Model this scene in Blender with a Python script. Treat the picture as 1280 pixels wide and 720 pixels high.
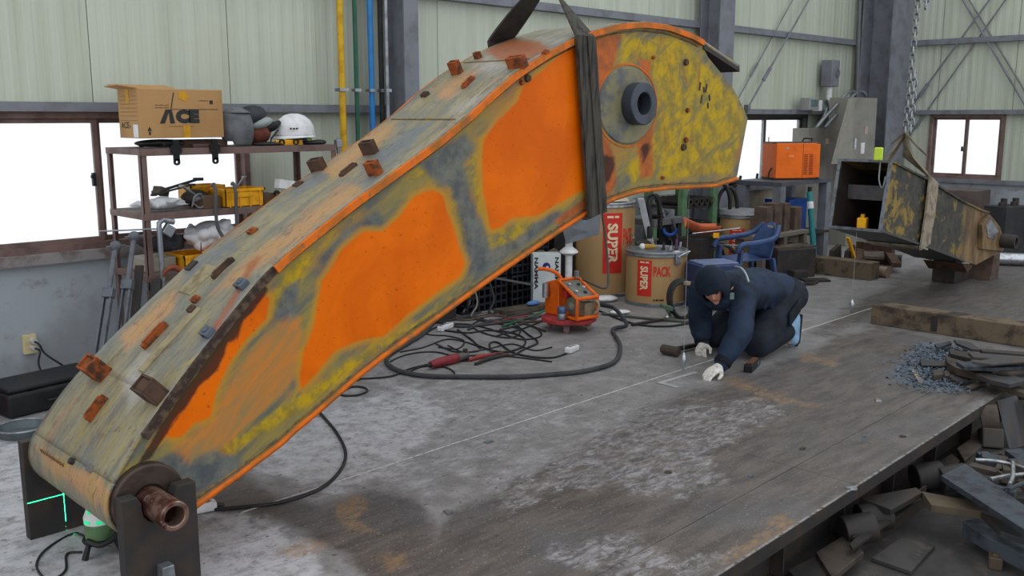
import bpy, bmesh, math, random
import numpy as np
from mathutils import Vector, Matrix
random.seed(7); RNG = np.random.default_rng(7)
for o in list(bpy.data.objects): bpy.data.objects.remove(o)
scene = bpy.context.scene
COL = scene.collection
# ---------------------------------------------------------------- camera
FPX, CAMH, YH = 1200.0, 1.75, 146.0
PITCH = math.atan((360 - YH) / FPX); YAW = math.radians(45.26)
cd = bpy.data.cameras.new('camera'); cd.sensor_width = 36.0; cd.lens = FPX / 1280 * 36.0
cd.clip_start = 0.05; cd.clip_end = 200
cam = bpy.data.objects.new('camera', cd); COL.objects.link(cam)
cam.location = (0, 0, CAMH)
cam.rotation_euler = (math.pi / 2 - PITCH, 0, YAW - math.pi / 2)
scene.camera = cam
# ---------------------------------------------------------------- daylight
w = bpy.data.worlds.new('overcast'); scene.world = w; w.use_nodes = True
bg = w.node_tree.nodes['Background']; bg.inputs['Color'].default_value = (0.93, 0.97, 1.0, 1); bg.inputs['Strength'].default_value = 1.05
vs = scene.view_settings
vs.view_transform = 'Standard'; vs.look = 'None'; vs.exposure = 0.36; vs.gamma = 1.0; vs.use_curve_mapping = False
# ---------------------------------------------------------------- a point seen in the photograph -> a place in the hall
CP = np.array([0, 0, CAMH])
FH = np.array([math.cos(YAW), math.sin(YAW), 0]); RT = np.array([math.sin(YAW), -math.cos(YAW), 0]); UP = np.array([0, 0, 1.0])
FW = FH * math.cos(PITCH) - UP * math.sin(PITCH); VU = FH * math.sin(PITCH) + UP * math.cos(PITCH)
def ray(x, y): return FW + RT * ((x - 640) / FPX) + VU * ((360 - y) / FPX)
def G(x, y, z=0.0):
    d = ray(x, y); return CP + d * ((z - CAMH) / d[2])
def WY(x, y, Y):
    d = ray(x, y); return CP + d * (Y / d[1])
def WX(x, y, X):
    d = ray(x, y); return CP + d * (X / d[0])
def proj(P):
    d = np.asarray(P, float) - CP; z = d @ FW
    return np.stack([640 + FPX * (d @ RT) / z, 360 - FPX * (d @ VU) / z], -1)
def V(*a): return Vector(a)
# ---------------------------------------------------------------- mesh builder
AXZ = Matrix(((0, 0, 1), (1, 0, 0), (0, 1, 0))).transposed()
class MB:
    def __init__(s): s.v = []; s.f = []
    def add(s, vs, fs):
        n = len(s.v); s.v += [tuple(float(c) for c in p) for p in vs]; s.f += [tuple(i + n for i in f) for f in fs]; return s
    def box(s, c, size, rot=None):
        c = Vector(c); h = Vector(size) / 2; R = rot or Matrix.Identity(3)
        p = [c + R @ Vector((sx * h.x, sy * h.y, sz * h.z)) for sx in (-1, 1) for sy in (-1, 1) for sz in (-1, 1)]
        return s.add(p, [(0, 1, 3, 2), (4, 6, 7, 5), (0, 4, 5, 1), (2, 3, 7, 6), (0, 2, 6, 4), (1, 5, 7, 3)])
    def bb(s, a, b):
        a = Vector(a); b = Vector(b); d = b - a
        return s.box((a + b) / 2, [abs(x) for x in d])
    def bar(s, p0, p1, w, h=None, up=(0, 0, 1)):
        p0 = Vector(p0); p1 = Vector(p1); h = h or w
        return s.box((p0 + p1) / 2, ((p1 - p0).length, w, h), frame(p1 - p0, up))
    def prism(s, loop, ext):
        n = len(loop); e = Vector(ext); a = [Vector(p) for p in loop]; b = [p + e for p in a]
        return s.add(a + b, [tuple(range(n - 1, -1, -1)), tuple(range(n, 2 * n))] + [(i, (i + 1) % n, n + (i + 1) % n, n + i) for i in range(n)])
    def cyl(s, p0, p1, r0, r1=None, n=16, caps=True):
        r1 = r0 if r1 is None else r1
        p0 = Vector(p0); p1 = Vector(p1); F = frame(p1 - p0)
        c = [F @ Vector((0, math.cos(2 * math.pi * i / n), math.sin(2 * math.pi * i / n))) for i in range(n)]
        f = [(i, (i + 1) % n, n + (i + 1) % n, n + i) for i in range(n)]
        if caps: f += [tuple(range(n - 1, -1, -1)), tuple(range(n, 2 * n))]
        return s.add([p0 + q * r0 for q in c] + [p1 + q * r1 for q in c], f)
    def pipe(s, p0, p1, ro, ri, n=24):
        p0 = Vector(p0); p1 = Vector(p1); F = frame(p1 - p0); L = (p1 - p0).length
        prof = [(ri, 0), (ro, 0), (ro, L), (ri, L)]
        return s.lathe(prof, p0, F, n, close=True)
    def lathe(s, prof, o, F=None, n=24, close=False, axis=0):
        # prof (r, h): h along the frame's first axis
        o = Vector(o); F = F or AXZ
        m = len(prof); vs = []
        for r, h in prof:
            for i in range(n):
                a = 2 * math.pi * i / n
                vs.append(o + F @ Vector((h, r * math.cos(a), r * math.sin(a))))
        fs = []
        for j in range(m if close else m - 1):
            k = (j + 1) % m
            for i in range(n):
                fs.append((j * n + i, j * n + (i + 1) % n, k * n + (i + 1) % n, k * n + i))
        if not close:
            if prof[0][0] > 1e-5: fs.append(tuple(range(n - 1, -1, -1)))
            if prof[-1][0] > 1e-5: fs.append(tuple(range((m - 1) * n, m * n)))
        return s.add(vs, fs)
    def tube(s, pts, r, n=8, closed=False, smooth=0):
        P = [Vector(p) for p in pts]
        if smooth: P = catmull(P, smooth, closed)
        m = len(P); rs = r if isinstance(r, (list, tuple)) else [r] * m
        if len(rs) != m: rs = list(np.interp(np.linspace(0, 1, m), np.linspace(0, 1, len(rs)), rs))
        T = []
        for i in range(m):
            a = P[(i - 1) % m] if closed or i > 0 else P[i]; b = P[(i + 1) % m] if closed or i < m - 1 else P[i]
            t = b - a; T.append(t.normalized() if t.length > 1e-9 else V(1, 0, 0))
        N = T[0].cross(V(0, 0, 1))
        if N.length < 1e-3: N = T[0].cross(V(0, 1, 0))
        N.normalize(); vs = []
        for i in range(m):
            if i: 
                N = N - T[i] * N.dot(T[i])
                if N.length < 1e-6: N = T[i].orthogonal()
                N.normalize()
            B = T[i].cross(N)
            for k in range(n):
                a = 2 * math.pi * k / n
                vs.append(P[i] + (N * math.cos(a) + B * math.sin(a)) * rs[i])
        fs = [(i * n + k, i * n + (k + 1) % n, ((i + 1) % m) * n + (k + 1) % n, ((i + 1) % m) * n + k) for i in range(m if closed else m - 1) for k in range(n)]
        if not closed: fs += [tuple(range(n - 1, -1, -1)), tuple(range((m - 1) * n, m * n))]
        return s.add(vs, fs)
    def ball(s, c, r, F=None, nu=16, nv=10):
        c = Vector(c); r = (r, r, r) if not hasattr(r, '__len__') else r; F = F or Matrix.Identity(3)
        vs = [c + F @ V(0, 0, -r[2])]
        for j in range(1, nv):
            t = math.pi * j / nv
            for i in range(nu):
                a = 2 * math.pi * i / nu
                vs.append(c + F @ V(r[0] * math.sin(t) * math.cos(a), r[1] * math.sin(t) * math.sin(a), -r[2] * math.cos(t)))
        vs.append(c + F @ V(0, 0, r[2])); L = len(vs) - 1
        fs = [(0, 1 + (i + 1) % nu, 1 + i) for i in range(nu)]
        fs += [(1 + j * nu + i, 1 + j * nu + (i + 1) % nu, 1 + (j + 1) * nu + (i + 1) % nu, 1 + (j + 1) * nu + i) for j in range(nv - 2) for i in range(nu)]
        fs += [(1 + (nv - 2) * nu + i, 1 + (nv - 2) * nu + (i + 1) % nu, L) for i in range(nu)]
        return s.add(vs, fs)
    def caps(s, p0, p1, r0, r1, n=14):
        p0 = Vector(p0); p1 = Vector(p1); F = frame(p1 - p0); L = (p1 - p0).length
        pr = [(1e-6, -r0)] + [(r0 * math.sin(a), -r0 * math.cos(a)) for a in (0.5, 1.0, 1.57)] + [(r1 * math.cos(a), L + r1 * math.sin(a)) for a in (0, 0.55, 1.1)] + [(1e-6, L + r1)]
        return s.lathe(pr, p0, F, n)
    def strip(s, pts, width_vecs, thick):
        # a band through pts; width_vecs half-width vectors; solid of given thickness
        P = [Vector(p) for p in pts]; m = len(P); W = [Vector(q) for q in width_vecs]; vs = []
        for i in range(m):
            t = (P[min(i + 1, m - 1)] - P[max(i - 1, 0)]).normalized(); n = t.cross(W[i]).normalized() * thick / 2
            vs += [P[i] - W[i] - n, P[i] + W[i] - n, P[i] + W[i] + n, P[i] - W[i] + n]
        fs = [(0, 1, 2, 3), (4 * m - 1, 4 * m - 2, 4 * m - 3, 4 * m - 4)]
        for i in range(m - 1):
            for k in range(4): fs.append((4 * i + k, 4 * i + 4 + k, 4 * i + 4 + (k + 1) % 4, 4 * i + (k + 1) % 4))
        return s.add(vs, fs)
    def sheet(s, fn, nu, nv):
        vs = [fn(i / nu, j / nv) for j in range(nv + 1) for i in range(nu + 1)]
        return s.add(vs, [(j * (nu + 1) + i, j * (nu + 1) + i + 1, (j + 1) * (nu + 1) + i + 1, (j + 1) * (nu + 1) + i) for j in range(nv) for i in range(nu)])
    def squash(s, z0, k):
        s.v = [(x, y, z0 + (z - z0) * k) for x, y, z in s.v]; return s
    def build(s, name, m, parent=None, bevel=0, smooth=None, solid=0, fix=True, subsurf=0, base=None):
        me = bpy.data.meshes.new(name)
        vs = np.array(s.v)
        if parent is not None: off = world_loc(parent)
        else:
            off = np.array([vs[:, 0].mean(), vs[:, 1].mean(), vs[:, 2].min()]) if base is None else np.array(base)
        me.from_pydata((vs - off).tolist(), [], s.f)
        if fix:
            bm = bmesh.new(); bm.from_mesh(me); bmesh.ops.recalc_face_normals(bm, faces=bm.faces); bm.to_mesh(me); bm.free()
        if smooth is not None:
            me.shade_smooth()
            if smooth < 180: me.set_sharp_from_angle(angle=math.radians(smooth))
        o = bpy.data.objects.new(name, me); COL.objects.link(o)
        if m is not None: me.materials.append(m)
        if parent is not None: o.parent = parent
        else: o.location = off
        if bevel:
            b = o.modifiers.new('bevel', 'BEVEL'); b.width = bevel; b.segments = 2; b.limit_method = 'ANGLE'; b.angle_limit = math.radians(40)
        if solid:
            q = o.modifiers.new('solid', 'SOLIDIFY'); q.thickness = solid; q.offset = 0
        if subsurf:
            q = o.modifiers.new('sub', 'SUBSURF'); q.levels = subsurf; q.render_levels = subsurf
        return o
def world_loc(o):
    p = np.array(o.location, float)
    while o.parent: o = o.parent; p = p + np.array(o.location, float)
    return p
def frame(d, up=(0, 0, 1)):
    x = Vector(d).normalized(); u = Vector(up)
    y = u.cross(x)
    if y.length < 1e-4: y = V(0, 1, 0).cross(x) if abs(x.y) < 0.9 else V(1, 0, 0).cross(x)
    y.normalize(); z = x.cross(y)
    return Matrix((x, y, z)).transposed()
def catmull(P, k=6, closed=False):
    P = [Vector(p) for p in P]; m = len(P); out = []
    for i in range(m if closed else m - 1):
        a = P[(i - 1) % m] if closed or i > 0 else P[i] * 2 - P[i + 1]; b = P[i]; c = P[(i + 1) % m]
        d = P[(i + 2) % m] if closed or i < m - 2 else c * 2 - b
        for j in range(k):
            t = j / k
            out.append(0.5 * ((2 * b) + (c - a) * t + (2 * a - 5 * b + 4 * c - d) * t * t + (3 * b - a - 3 * c + d) * t ** 3))
    if not closed: out.append(P[-1])
    return out
def Rz(a): return Matrix.Rotation(math.radians(a), 3, 'Z')
def Rx(a): return Matrix.Rotation(math.radians(a), 3, 'X')
def Ry(a): return Matrix.Rotation(math.radians(a), 3, 'Y')
def thing(name, label, cat, loc, group=None):
    o = bpy.data.objects.new(name, None); COL.objects.link(o); o.location = tuple(float(c) for c in loc); o.empty_display_size = 0.1
    return tag(o, label, cat, group)
def tag(o, label, cat, group=None):
    o['label'] = label; o['category'] = cat
    if group: o['group'] = group
    return o
def struct(o, label=None, cat=None):
    o['kind'] = 'structure'
    if label: o['label'] = label
    if cat: o['category'] = cat
    return o
def copy_tree(o, parent=None):
    c = o.copy(); COL.objects.link(c); c.parent = parent
    for ch in list(o.children): copy_tree(ch, c)
    return c
def piece(src, parent, loc, rot=None):
    c = bpy.data.objects.new(src.name.split('.')[0], src.data); COL.objects.link(c); c.parent = parent; c.location = loc
    if rot: c.rotation_euler = rot
    return c
# ---------------------------------------------------------------- materials
def srgb(r, g, b):
    return tuple(((c / 255) / 12.92 if c / 255 <= 0.04045 else ((c / 255 + 0.055) / 1.055) ** 2.4) for c in (r, g, b)) + (1,)
MATS = {}
class NT:
    def __init__(s, name):
        s.m = bpy.data.materials.new(name); s.m.use_nodes = True; s.t = s.m.node_tree; s.b = s.t.nodes['Principled BSDF']
        s.out = s.t.nodes['Material Output']
    def n(s, typ, **kw):
        q = s.t.nodes.new(typ)
        for k, v in kw.items(): setattr(q, k, v)
        return q
    def put(s, sock, v):
        if hasattr(v, 'is_output') or isinstance(v, bpy.types.NodeSocket): s.t.links.new(v, sock)
        else: sock.default_value = v
    def coord(s, scale=(1, 1, 1)):
        c = s.n('ShaderNodeTexCoord'); m = s.n('ShaderNodeMapping'); m.inputs['Scale'].default_value = scale
        s.t.links.new(c.outputs['Object'], m.inputs['Vector']); return m.outputs[0]
    def geo(s, scale=(1, 1, 1)):
        c = s.n('ShaderNodeNewGeometry'); m = s.n('ShaderNodeMapping'); m.inputs['Scale'].default_value = scale
        s.t.links.new(c.outputs['Position'], m.inputs['Vector']); return m.outputs[0]
    def geo_rot(s, ang, scale):
        c = s.n('ShaderNodeNewGeometry'); r = s.n('ShaderNodeMapping'); r.inputs['Rotation'].default_value = (0, math.radians(ang), 0); m = s.n('ShaderNodeMapping'); m.inputs['Scale'].default_value = scale
        s.t.links.new(c.outputs['Position'], r.inputs['Vector']); s.t.links.new(r.outputs[0], m.inputs['Vector']); return m.outputs[0]
    def noise(s, vec, scale, detail=5, rough=0.6, dist=0.0):
        q = s.n('ShaderNodeTexNoise'); q.inputs['Scale'].default_value = scale; q.inputs['Detail'].default_value = detail
        q.inputs['Roughness'].default_value = rough; q.inputs['Distortion'].default_value = dist
        s.t.links.new(vec, q.inputs['Vector']); return q.outputs[0]
    def ramp(s, v, lo, hi):
        q = s.n('ShaderNodeMapRange'); q.interpolation_type = 'SMOOTHSTEP'; s.put(q.inputs[0], v); q.inputs[1].default_value = lo; q.inputs[2].default_value = hi; return q.outputs[0]
    def math(s, op, a, b=0.0):
        q = s.n('ShaderNodeMath', operation=op); s.put(q.inputs[0], a); s.put(q.inputs[1], b); return q.outputs[0]
    def mix(s, f, a, b):
        q = s.n('ShaderNodeMix', data_type='RGBA'); s.put(q.inputs[0], f); s.put(q.inputs[6], a); s.put(q.inputs[7], b); return q.outputs[2]
    def attr(s, name):
        q = s.n('ShaderNodeAttribute'); q.attribute_name = name; return q.outputs['Fac']
    def bump(s, h, strength=0.3, dist=0.01):
        q = s.n('ShaderNodeBump'); q.inputs['Strength'].default_value = strength; q.inputs['Distance'].default_value = dist
        s.put(q.inputs['Height'], h); s.t.links.new(q.outputs[0], s.b.inputs['Normal'])
    def fin(s, col, rough=0.6, metal=0.0, spec=0.3):
        s.b.inputs['Specular IOR Level'].default_value = spec
        s.put(s.b.inputs['Base Color'], col); s.put(s.b.inputs['Roughness'], rough); s.put(s.b.inputs['Metallic'], metal); return s.m
def M(name, c, rough=0.6, metal=0.0, c2=None, scale=8, amt=0.5, bump=0.0, stretch=(1, 1, 1), lo=0.42, hi=0.68, c3=None):
    if name in MATS: return MATS[name]
    t = NT(name); c = srgb(*c)
    if c2 is None:
        d = tuple(x * 0.72 for x in c[:3]) + (1,)
    else: d = srgb(*c2)
    vec = t.coord(stretch); nz = t.noise(vec, scale)
    f = t.math('MULTIPLY', t.ramp(nz, lo, hi), amt)
    col = t.mix(f, c, d)
    if c3 is not None:
        col = t.mix(t.math('MULTIPLY', t.ramp(t.noise(vec, scale * 2.7, 6, 0.7), 0.55, 0.7), 0.8), col, srgb(*c3))
    r = t.math('ADD', t.math('MULTIPLY', nz, 0.25), rough - 0.12)
    if bump: t.bump(t.noise(vec, scale * 4), bump, 0.004)
    MATS[name] = t.fin(col, r, metal); return MATS[name]
dark_steel = M('dark_steel', (52, 50, 50), 0.6, 0.2, (70, 58, 50), 9, 0.8, 0.3)
rust_steel = M('rust_steel', (84, 62, 50), 0.8, 0.1, (50, 42, 39), 14, 0.9, 0.4)
rust_orange = M('rust_orange', (150, 76, 30), 0.75, 0.1, (70, 46, 36), 22, 1.0, 0.4)
grey_paint = M('grey_paint', (118, 121, 130), 0.55, 0.0, (98, 97, 102), 5, 0.8)
frame_brown = M('frame_brown', (118, 96, 90), 0.6, 0.0, (88, 70, 66), 7, 0.8)
black_rubber = M('black_rubber', (34, 34, 36), 0.55, 0.0, (52, 50, 50), 12, 0.8)
black_plastic = M('black_plastic', (26, 27, 30), 0.5, 0.0, (44, 44, 46), 12, 0.6)
white_plastic = M('white_plastic', (222, 222, 224), 0.45, 0.0, (190, 188, 186), 12, 0.6)
galv = M('galv', (150, 154, 160), 0.4, 0.75, (110, 112, 118), 14, 0.8)
bright_steel = M('bright_steel', (190, 194, 200), 0.3, 0.9, (130, 130, 135), 20, 0.8)
cardboard = M('cardboard', (178, 138, 92), 0.85, 0.0, (160, 120, 78), 3, 0.7)
drum_kraft = M('drum_kraft', (176, 142, 98), 0.7, 0.0, (150, 118, 80), 2.5, 0.8, 0, (1, 1, 0.25))
orange_paint = M('orange_paint', (228, 100, 8), 0.5, 0.0, (188, 78, 8), 10, 0.8)
red_paint = M('red_paint', (196, 52, 48), 0.5, 0.0, (150, 44, 44), 12, 0.8)
yellow_plastic = M('yellow_plastic', (236, 168, 10), 0.5, 0.0, (190, 132, 20), 12, 0.7)
yellow_paint = M('yellow_paint', (206, 162, 20), 0.5, 0.0, (170, 120, 20), 12, 0.7)
green_paint = M('green_paint', (86, 118, 84), 0.6, 0.0, (60, 80, 62), 8, 0.8)
green_pipe = M('green_pipe', (38, 92, 74), 0.5, 0.0, (30, 70, 60), 6, 0.6)
blue_pipe = M('blue_pipe', (42, 122, 190), 0.45, 0.0, (34, 96, 156), 6, 0.6)
blue_plastic = M('blue_plastic', (62, 84, 128), 0.4, 0.0, (46, 60, 96), 6, 0.8)
blue_paint = M('blue_paint', (30, 74, 150), 0.4, 0.0, (24, 50, 104), 6, 0.8)
navy_box = M('navy_box', (40, 54, 92), 0.4, 0.0, (70, 84, 118), 7, 0.6)
timber = M('timber', (104, 90, 74), 0.85, 0.0, (54, 47, 43), 5, 0.9, 0.5, (1, 1, 1), 0.45, 0.62, (44, 40, 40))
old_wood = M('old_wood', (92, 82, 72), 0.85, 0.0, (52, 46, 44), 6, 0.9, 0.5)
scrap_plate = M('scrap_plate', (66, 66, 70), 0.5, 0.3, (80, 68, 60), 7, 0.8, 0.3)
scrap_blue = M('scrap_blue', (64, 70, 78), 0.6, 0.2, (42, 43, 48), 16, 0.9, 0.5)
chip_mat = M('chip_mat', (92, 106, 120), 0.5, 0.2, (50, 56, 64), 30, 1.0)
concrete_wall = M('concrete_wall', (158, 165, 172), 0.8, 0.0, (136, 139, 144), 1.6, 0.9, 0.15, (1, 1, 1), 0.4, 0.65, (120, 112, 108))
denim = M('denim', (24, 40, 62), 0.8, 0.0, (16, 24, 38), 9, 0.8, 0.35)
glove_mat = M('glove_mat', (214, 210, 204), 0.9, 0.0, (150, 146, 142), 30, 0.8, 0.4)
skin = M('skin', (196, 138, 116), 0.55, 0.0, (176, 112, 94), 20, 0.5)
sling_dark = M('sling_dark', (70, 66, 60), 0.85, 0.0, (34, 33, 33), 9, 1.0, 0.5, (6, 6, 0.6))
sling_tan = M('sling_tan', (150, 138, 120), 0.85, 0.0, (104, 96, 86), 14, 0.9, 0.5)
red_label = M('red_label', (208, 48, 36), 0.6, 0.0, (180, 40, 32), 9, 0.5)
ink_black = M('ink_black', (52, 52, 54), 0.8, 0.0)
cream_ink = M('cream_ink', (232, 214, 176), 0.7, 0.0)
tape = M('tape', (204, 150, 40), 0.35, 0.0, (180, 124, 30), 20, 0.6)
# ================================================================ paint and dirt regions
def sd_poly(px, poly):
    # signed distance (positive inside) of points to a polygon
    P = np.asarray(poly, float); x = px[:, 0]; y = px[:, 1]; d = np.full(len(px), 1e9); ins = np.zeros(len(px), bool)
    for i in range(len(P)):
        a = P[i]; b = P[(i + 1) % len(P)]; e = b - a; L = (e @ e) + 1e-9
        t = np.clip(((x - a[0]) * e[0] + (y - a[1]) * e[1]) / L, 0, 1)
        d = np.minimum(d, np.hypot(x - a[0] - t * e[0], y - a[1] - t * e[1]))
        c = ((a[1] > y) != (b[1] > y)) & (x < (b[0] - a[0]) * (y - a[1]) / (b[1] - a[1] + 1e-12) + a[0])
        ins ^= c
    return np.where(ins, d, -d)
def region(px, polys, soft):
    v = np.full(len(px), -3.0)
    for p in polys: v = np.maximum(v, sd_poly(px, p) / soft)
    return np.clip(v, -3, 3)
def set_attr(o, name, vals):
    a = o.data.attributes.new(name, 'FLOAT', 'POINT'); a.data.foreach_set('value', np.asarray(vals, np.float32))
# ================================================================ floor
EDGE0 = (0.0, 1.80); EDGES = 0.034          # the platform's edge: Y = 1.80 + 0.034 X
def edgeY(x): return EDGE0[1] + EDGES * x
F_PALE = [[(-60, 540), (60, 548), (110, 600), (160, 700), (200, 760), (-60, 800)], [(250, 640), (330, 650), (400, 690), (420, 740), (250, 740)], [(300, 585), (420, 500), (520, 490), (560, 520), (500, 580), (420, 610), (360, 600)]]
F_DARK = [[(1010, 425), (1050, 388), (1140, 335), (1300, 318), (1300, 440), (1100, 400)], [(560, 650), (640, 600), (720, 556), (800, 515), (850, 492), (900, 480), (960, 455), (1010, 438), (1040, 420), (1100, 404), (1180, 420), (1290, 445), (1290, 480), (1262, 488), (905, 722), (880, 760), (500, 760), (520, 700)],
          [(236, 600), (290, 580), (318, 596), (345, 622), (400, 632), (470, 615), (520, 625), (540, 660), (560, 720), (500, 770), (430, 700), (350, 650), (250, 650)]]
F_DUST = [[(0, 540), (250, 560), (420, 480), (620, 470), (720, 520), (620, 575), (540, 610), (450, 600), (400, 625), (330, 590), (290, 575), (240, 640), (400, 720), (0, 780)],
          [(600, 610), (680, 560), (760, 522), (860, 505), (960, 498), (990, 512), (930, 545), (900, 575), (915, 605), (850, 620), (770, 612), (690, 615), (640, 640)], [(700, 690), (760, 670), (840, 690), (930, 690), (900, 722), (760, 730)]]
F_TAN = [[(415, 632), (450, 622), (462, 632), (445, 652), (470, 668), (440, 665)], [(330, 680), (400, 676), (420, 690), (360, 700)], [(455, 694), (505, 690), (520, 706), (480, 716)], [(975, 648), (1000, 652), (960, 690), (900, 716), (880, 710)],
         [(900, 470), (960, 488), (1030, 505), (1020, 512), (950, 500)], [(1000, 440), (1050, 448), (1040, 456), (1000, 450)]]
F_CHIP = [[(1135, 440), (1160, 424), (1200, 432), (1240, 470), (1230, 490), (1170, 492), (1120, 478), (1112, 462)]]
def floor_mat(name, steel):
    t = NT(name); p = t.geo()
    n1 = t.noise(p, 1.3, 6, 0.62); n2 = t.noise(p, 7, 6, 0.68); n3 = t.noise(p, 38, 4, 0.7); ns = t.noise(t.geo((1, 4, 1)), 3, 6, 0.7)
    base = t.mix(t.ramp(n2, 0.35, 0.68), srgb(120, 118, 118), srgb(146, 144, 145))
    base = t.mix(t.math('MULTIPLY', t.ramp(n3, 0.52, 0.68), 0.45), base, srgb(96, 90, 88))
    def msk(a, k=1.0, off=0.0, wob=3.2):
        v = t.math('ADD', t.attr(a), t.math('MULTIPLY', t.math('SUBTRACT', t.math('ADD', t.math('MULTIPLY', n2, 0.6), t.math('MULTIPLY', n1, 0.5)), 0.55), wob))
        return t.math('MULTIPLY', t.ramp(v, -0.35 + off, 0.45 + off), k)
    dk = t.mix(t.ramp(ns, 0.35, 0.66), srgb(68, 63, 60), srgb(98, 90, 85))
    dk = t.mix(t.math('MULTIPLY', t.ramp(n1, 0.45, 0.7), 0.6), dk, srgb(84, 86, 90))
    dk = t.mix(t.math('MULTIPLY', t.ramp(n3, 0.55, 0.7), 0.4), dk, srgb(112, 107, 104))
    col = t.mix(msk('dark', 0.95), base, dk)
    dust = t.mix(t.ramp(n2, 0.4, 0.66), srgb(158, 157, 161), srgb(178, 177, 181))
    fl = t.math('MULTIPLY', msk('dust', 0.72, 0.0, 5.5), t.ramp(t.noise(t.geo((1.0, 2.2, 1)), 11, 8, 0.8, 0.6), 0.40, 0.66))
    col = t.mix(fl, col, dust)
    col = t.mix(t.math('MULTIPLY', msk('pale', 0.8, 0.0, 4.0), t.ramp(t.noise(p, 9, 8, 0.8), 0.36, 0.58)), col, srgb(190, 190, 196))
    col = t.mix(t.math('MULTIPLY', msk('tan', 0.62, 0.0, 6.0), t.ramp(t.noise(t.geo((1, 3, 1)), 14, 7, 0.8, 0.8), 0.36, 0.62)), col, srgb(156, 120, 76))
    col = t.mix(t.math('MULTIPLY', msk('chip', 0.6, 0.2, 4.0), t.ramp(t.noise(p, 60, 3, 0.7), 0.42, 0.6)), col, srgb(110, 132, 152))
    # scattered pale scratches and dark specks
    col = t.mix(t.math('MULTIPLY', t.ramp(t.noise(t.geo((3, 12, 1)), 9, 3, 0.7, 1.0), 0.66, 0.76), 0.5), col, srgb(206, 204, 204))
    col = t.mix(t.math('MULTIPLY', t.ramp(t.noise(p, 24, 2, 0.5), 0.66, 0.72), 0.7), col, srgb(62, 58, 58))
    col = t.mix(t.math('MULTIPLY', t.ramp(t.noise(t.geo((1, 2, 1)), 5.5, 8, 0.82, 0.8), 0.56, 0.66), 0.55), col, srgb(76, 71, 69))
    col = t.mix(t.math('MULTIPLY', t.ramp(t.noise(t.geo((1.5, 1, 1)), 70, 3, 0.7), 0.62, 0.70), 0.6), col, srgb(196, 195, 196))
    t.bump(t.math('ADD', t.math('MULTIPLY', n3, 0.5), n2), 0.3, 0.006)
    rough = t.math('ADD', t.math('MULTIPLY', fl, 0.2), t.math('ADD', t.math('MULTIPLY', n2, 0.4), 0.34))
    return t.fin(col, rough, 0.0, 0.4)
m_floor = floor_mat('floor_grime', False)
def floor_piece(name, x0, x1, y0, y1, parent=None, z=0.0, thick=0.06, cell=0.06, gap=0.0016):
    mb = MB(); nx = max(2, int((x1 - x0) / cell)); ny = max(2, int((y1(0) if callable(y1) else y1) - 0) or 2)
    ya = y0 if callable(y0) else (lambda x: y0); yb = y1 if callable(y1) else (lambda x: y1)
    ny = max(2, int((yb(x0) - ya(x0)) / cell))
    def fn(u, v):
        x = x0 + gap + (x1 - x0 - 2 * gap) * u; a = ya(x) + gap; b = yb(x) - gap
        return (x, a + (b - a) * v, z)
    mb.sheet(fn, nx, ny)
    r = lambda i, j: j * (nx + 1) + i
    ring = [r(i, 0) for i in range(nx)] + [r(nx, j) for j in range(ny)] + [r(i, ny) for i in range(nx, 0, -1)] + [r(0, j) for j in range(ny, 0, -1)]
    n = len(mb.v); base = [(mb.v[i][0], mb.v[i][1], z - thick) for i in ring]
    mb.v += base; L = len(ring)
    mb.f += [(ring[i], n + i, n + (i + 1) % L, ring[(i + 1) % L]) for i in range(L)]
    o = mb.build(name, m_floor, parent, base=(0, 0, 0) if parent is None else None)
    V3 = np.array(mb.v); ok = (V3 - CP) @ FW > 0.4
    px = np.full((len(V3), 2), -5000.0); px[ok] = proj(V3[ok])
    set_attr(o, 'dark', region(px, F_DARK, 22)); set_attr(o, 'dust', region(px, F_DUST, 22)); set_attr(o, 'tan', region(px, F_TAN, 12)); set_attr(o, 'pale', region(px, F_PALE, 26)); set_attr(o, 'chip', region(px, F_CHIP, 14))
    return o
floor = struct(floor_piece('floor', -3, 14.3, 3.44, 6.72, thick=0.3), 'grey dusty workshop floor with swept patches and scorch marks', 'floor')
for x0, x1 in ((-3, 1.28), (1.28, 4.28), (4.28, 7.28), (7.28, 10.28), (10.28, 14.3)):
    floor_piece('steel_plate', x0, x1, lambda x: edgeY(x) + 0.34, 3.44, floor)
    floor_piece('steel_plate', x0, x1, edgeY, lambda x: edgeY(x) + 0.34, floor)
m_pit = M('pit_floor_shaded', (66, 63, 62), 0.75, 0.0, (48, 47, 48), 4, 0.9, 0.4, (1, 1, 1), 0.4, 0.65, (84, 76, 70))  # weaker light on the lower floor is darkened into this colour
struct(MB().bb((-3, -4, -0.5), (14.3, edgeY(0) + 0.9, -0.34)).build('floor_lower', m_pit, base=(0, 0, -0.5)), 'lower shop floor darkened for low light beside the raised steel platform', 'floor')
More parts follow.
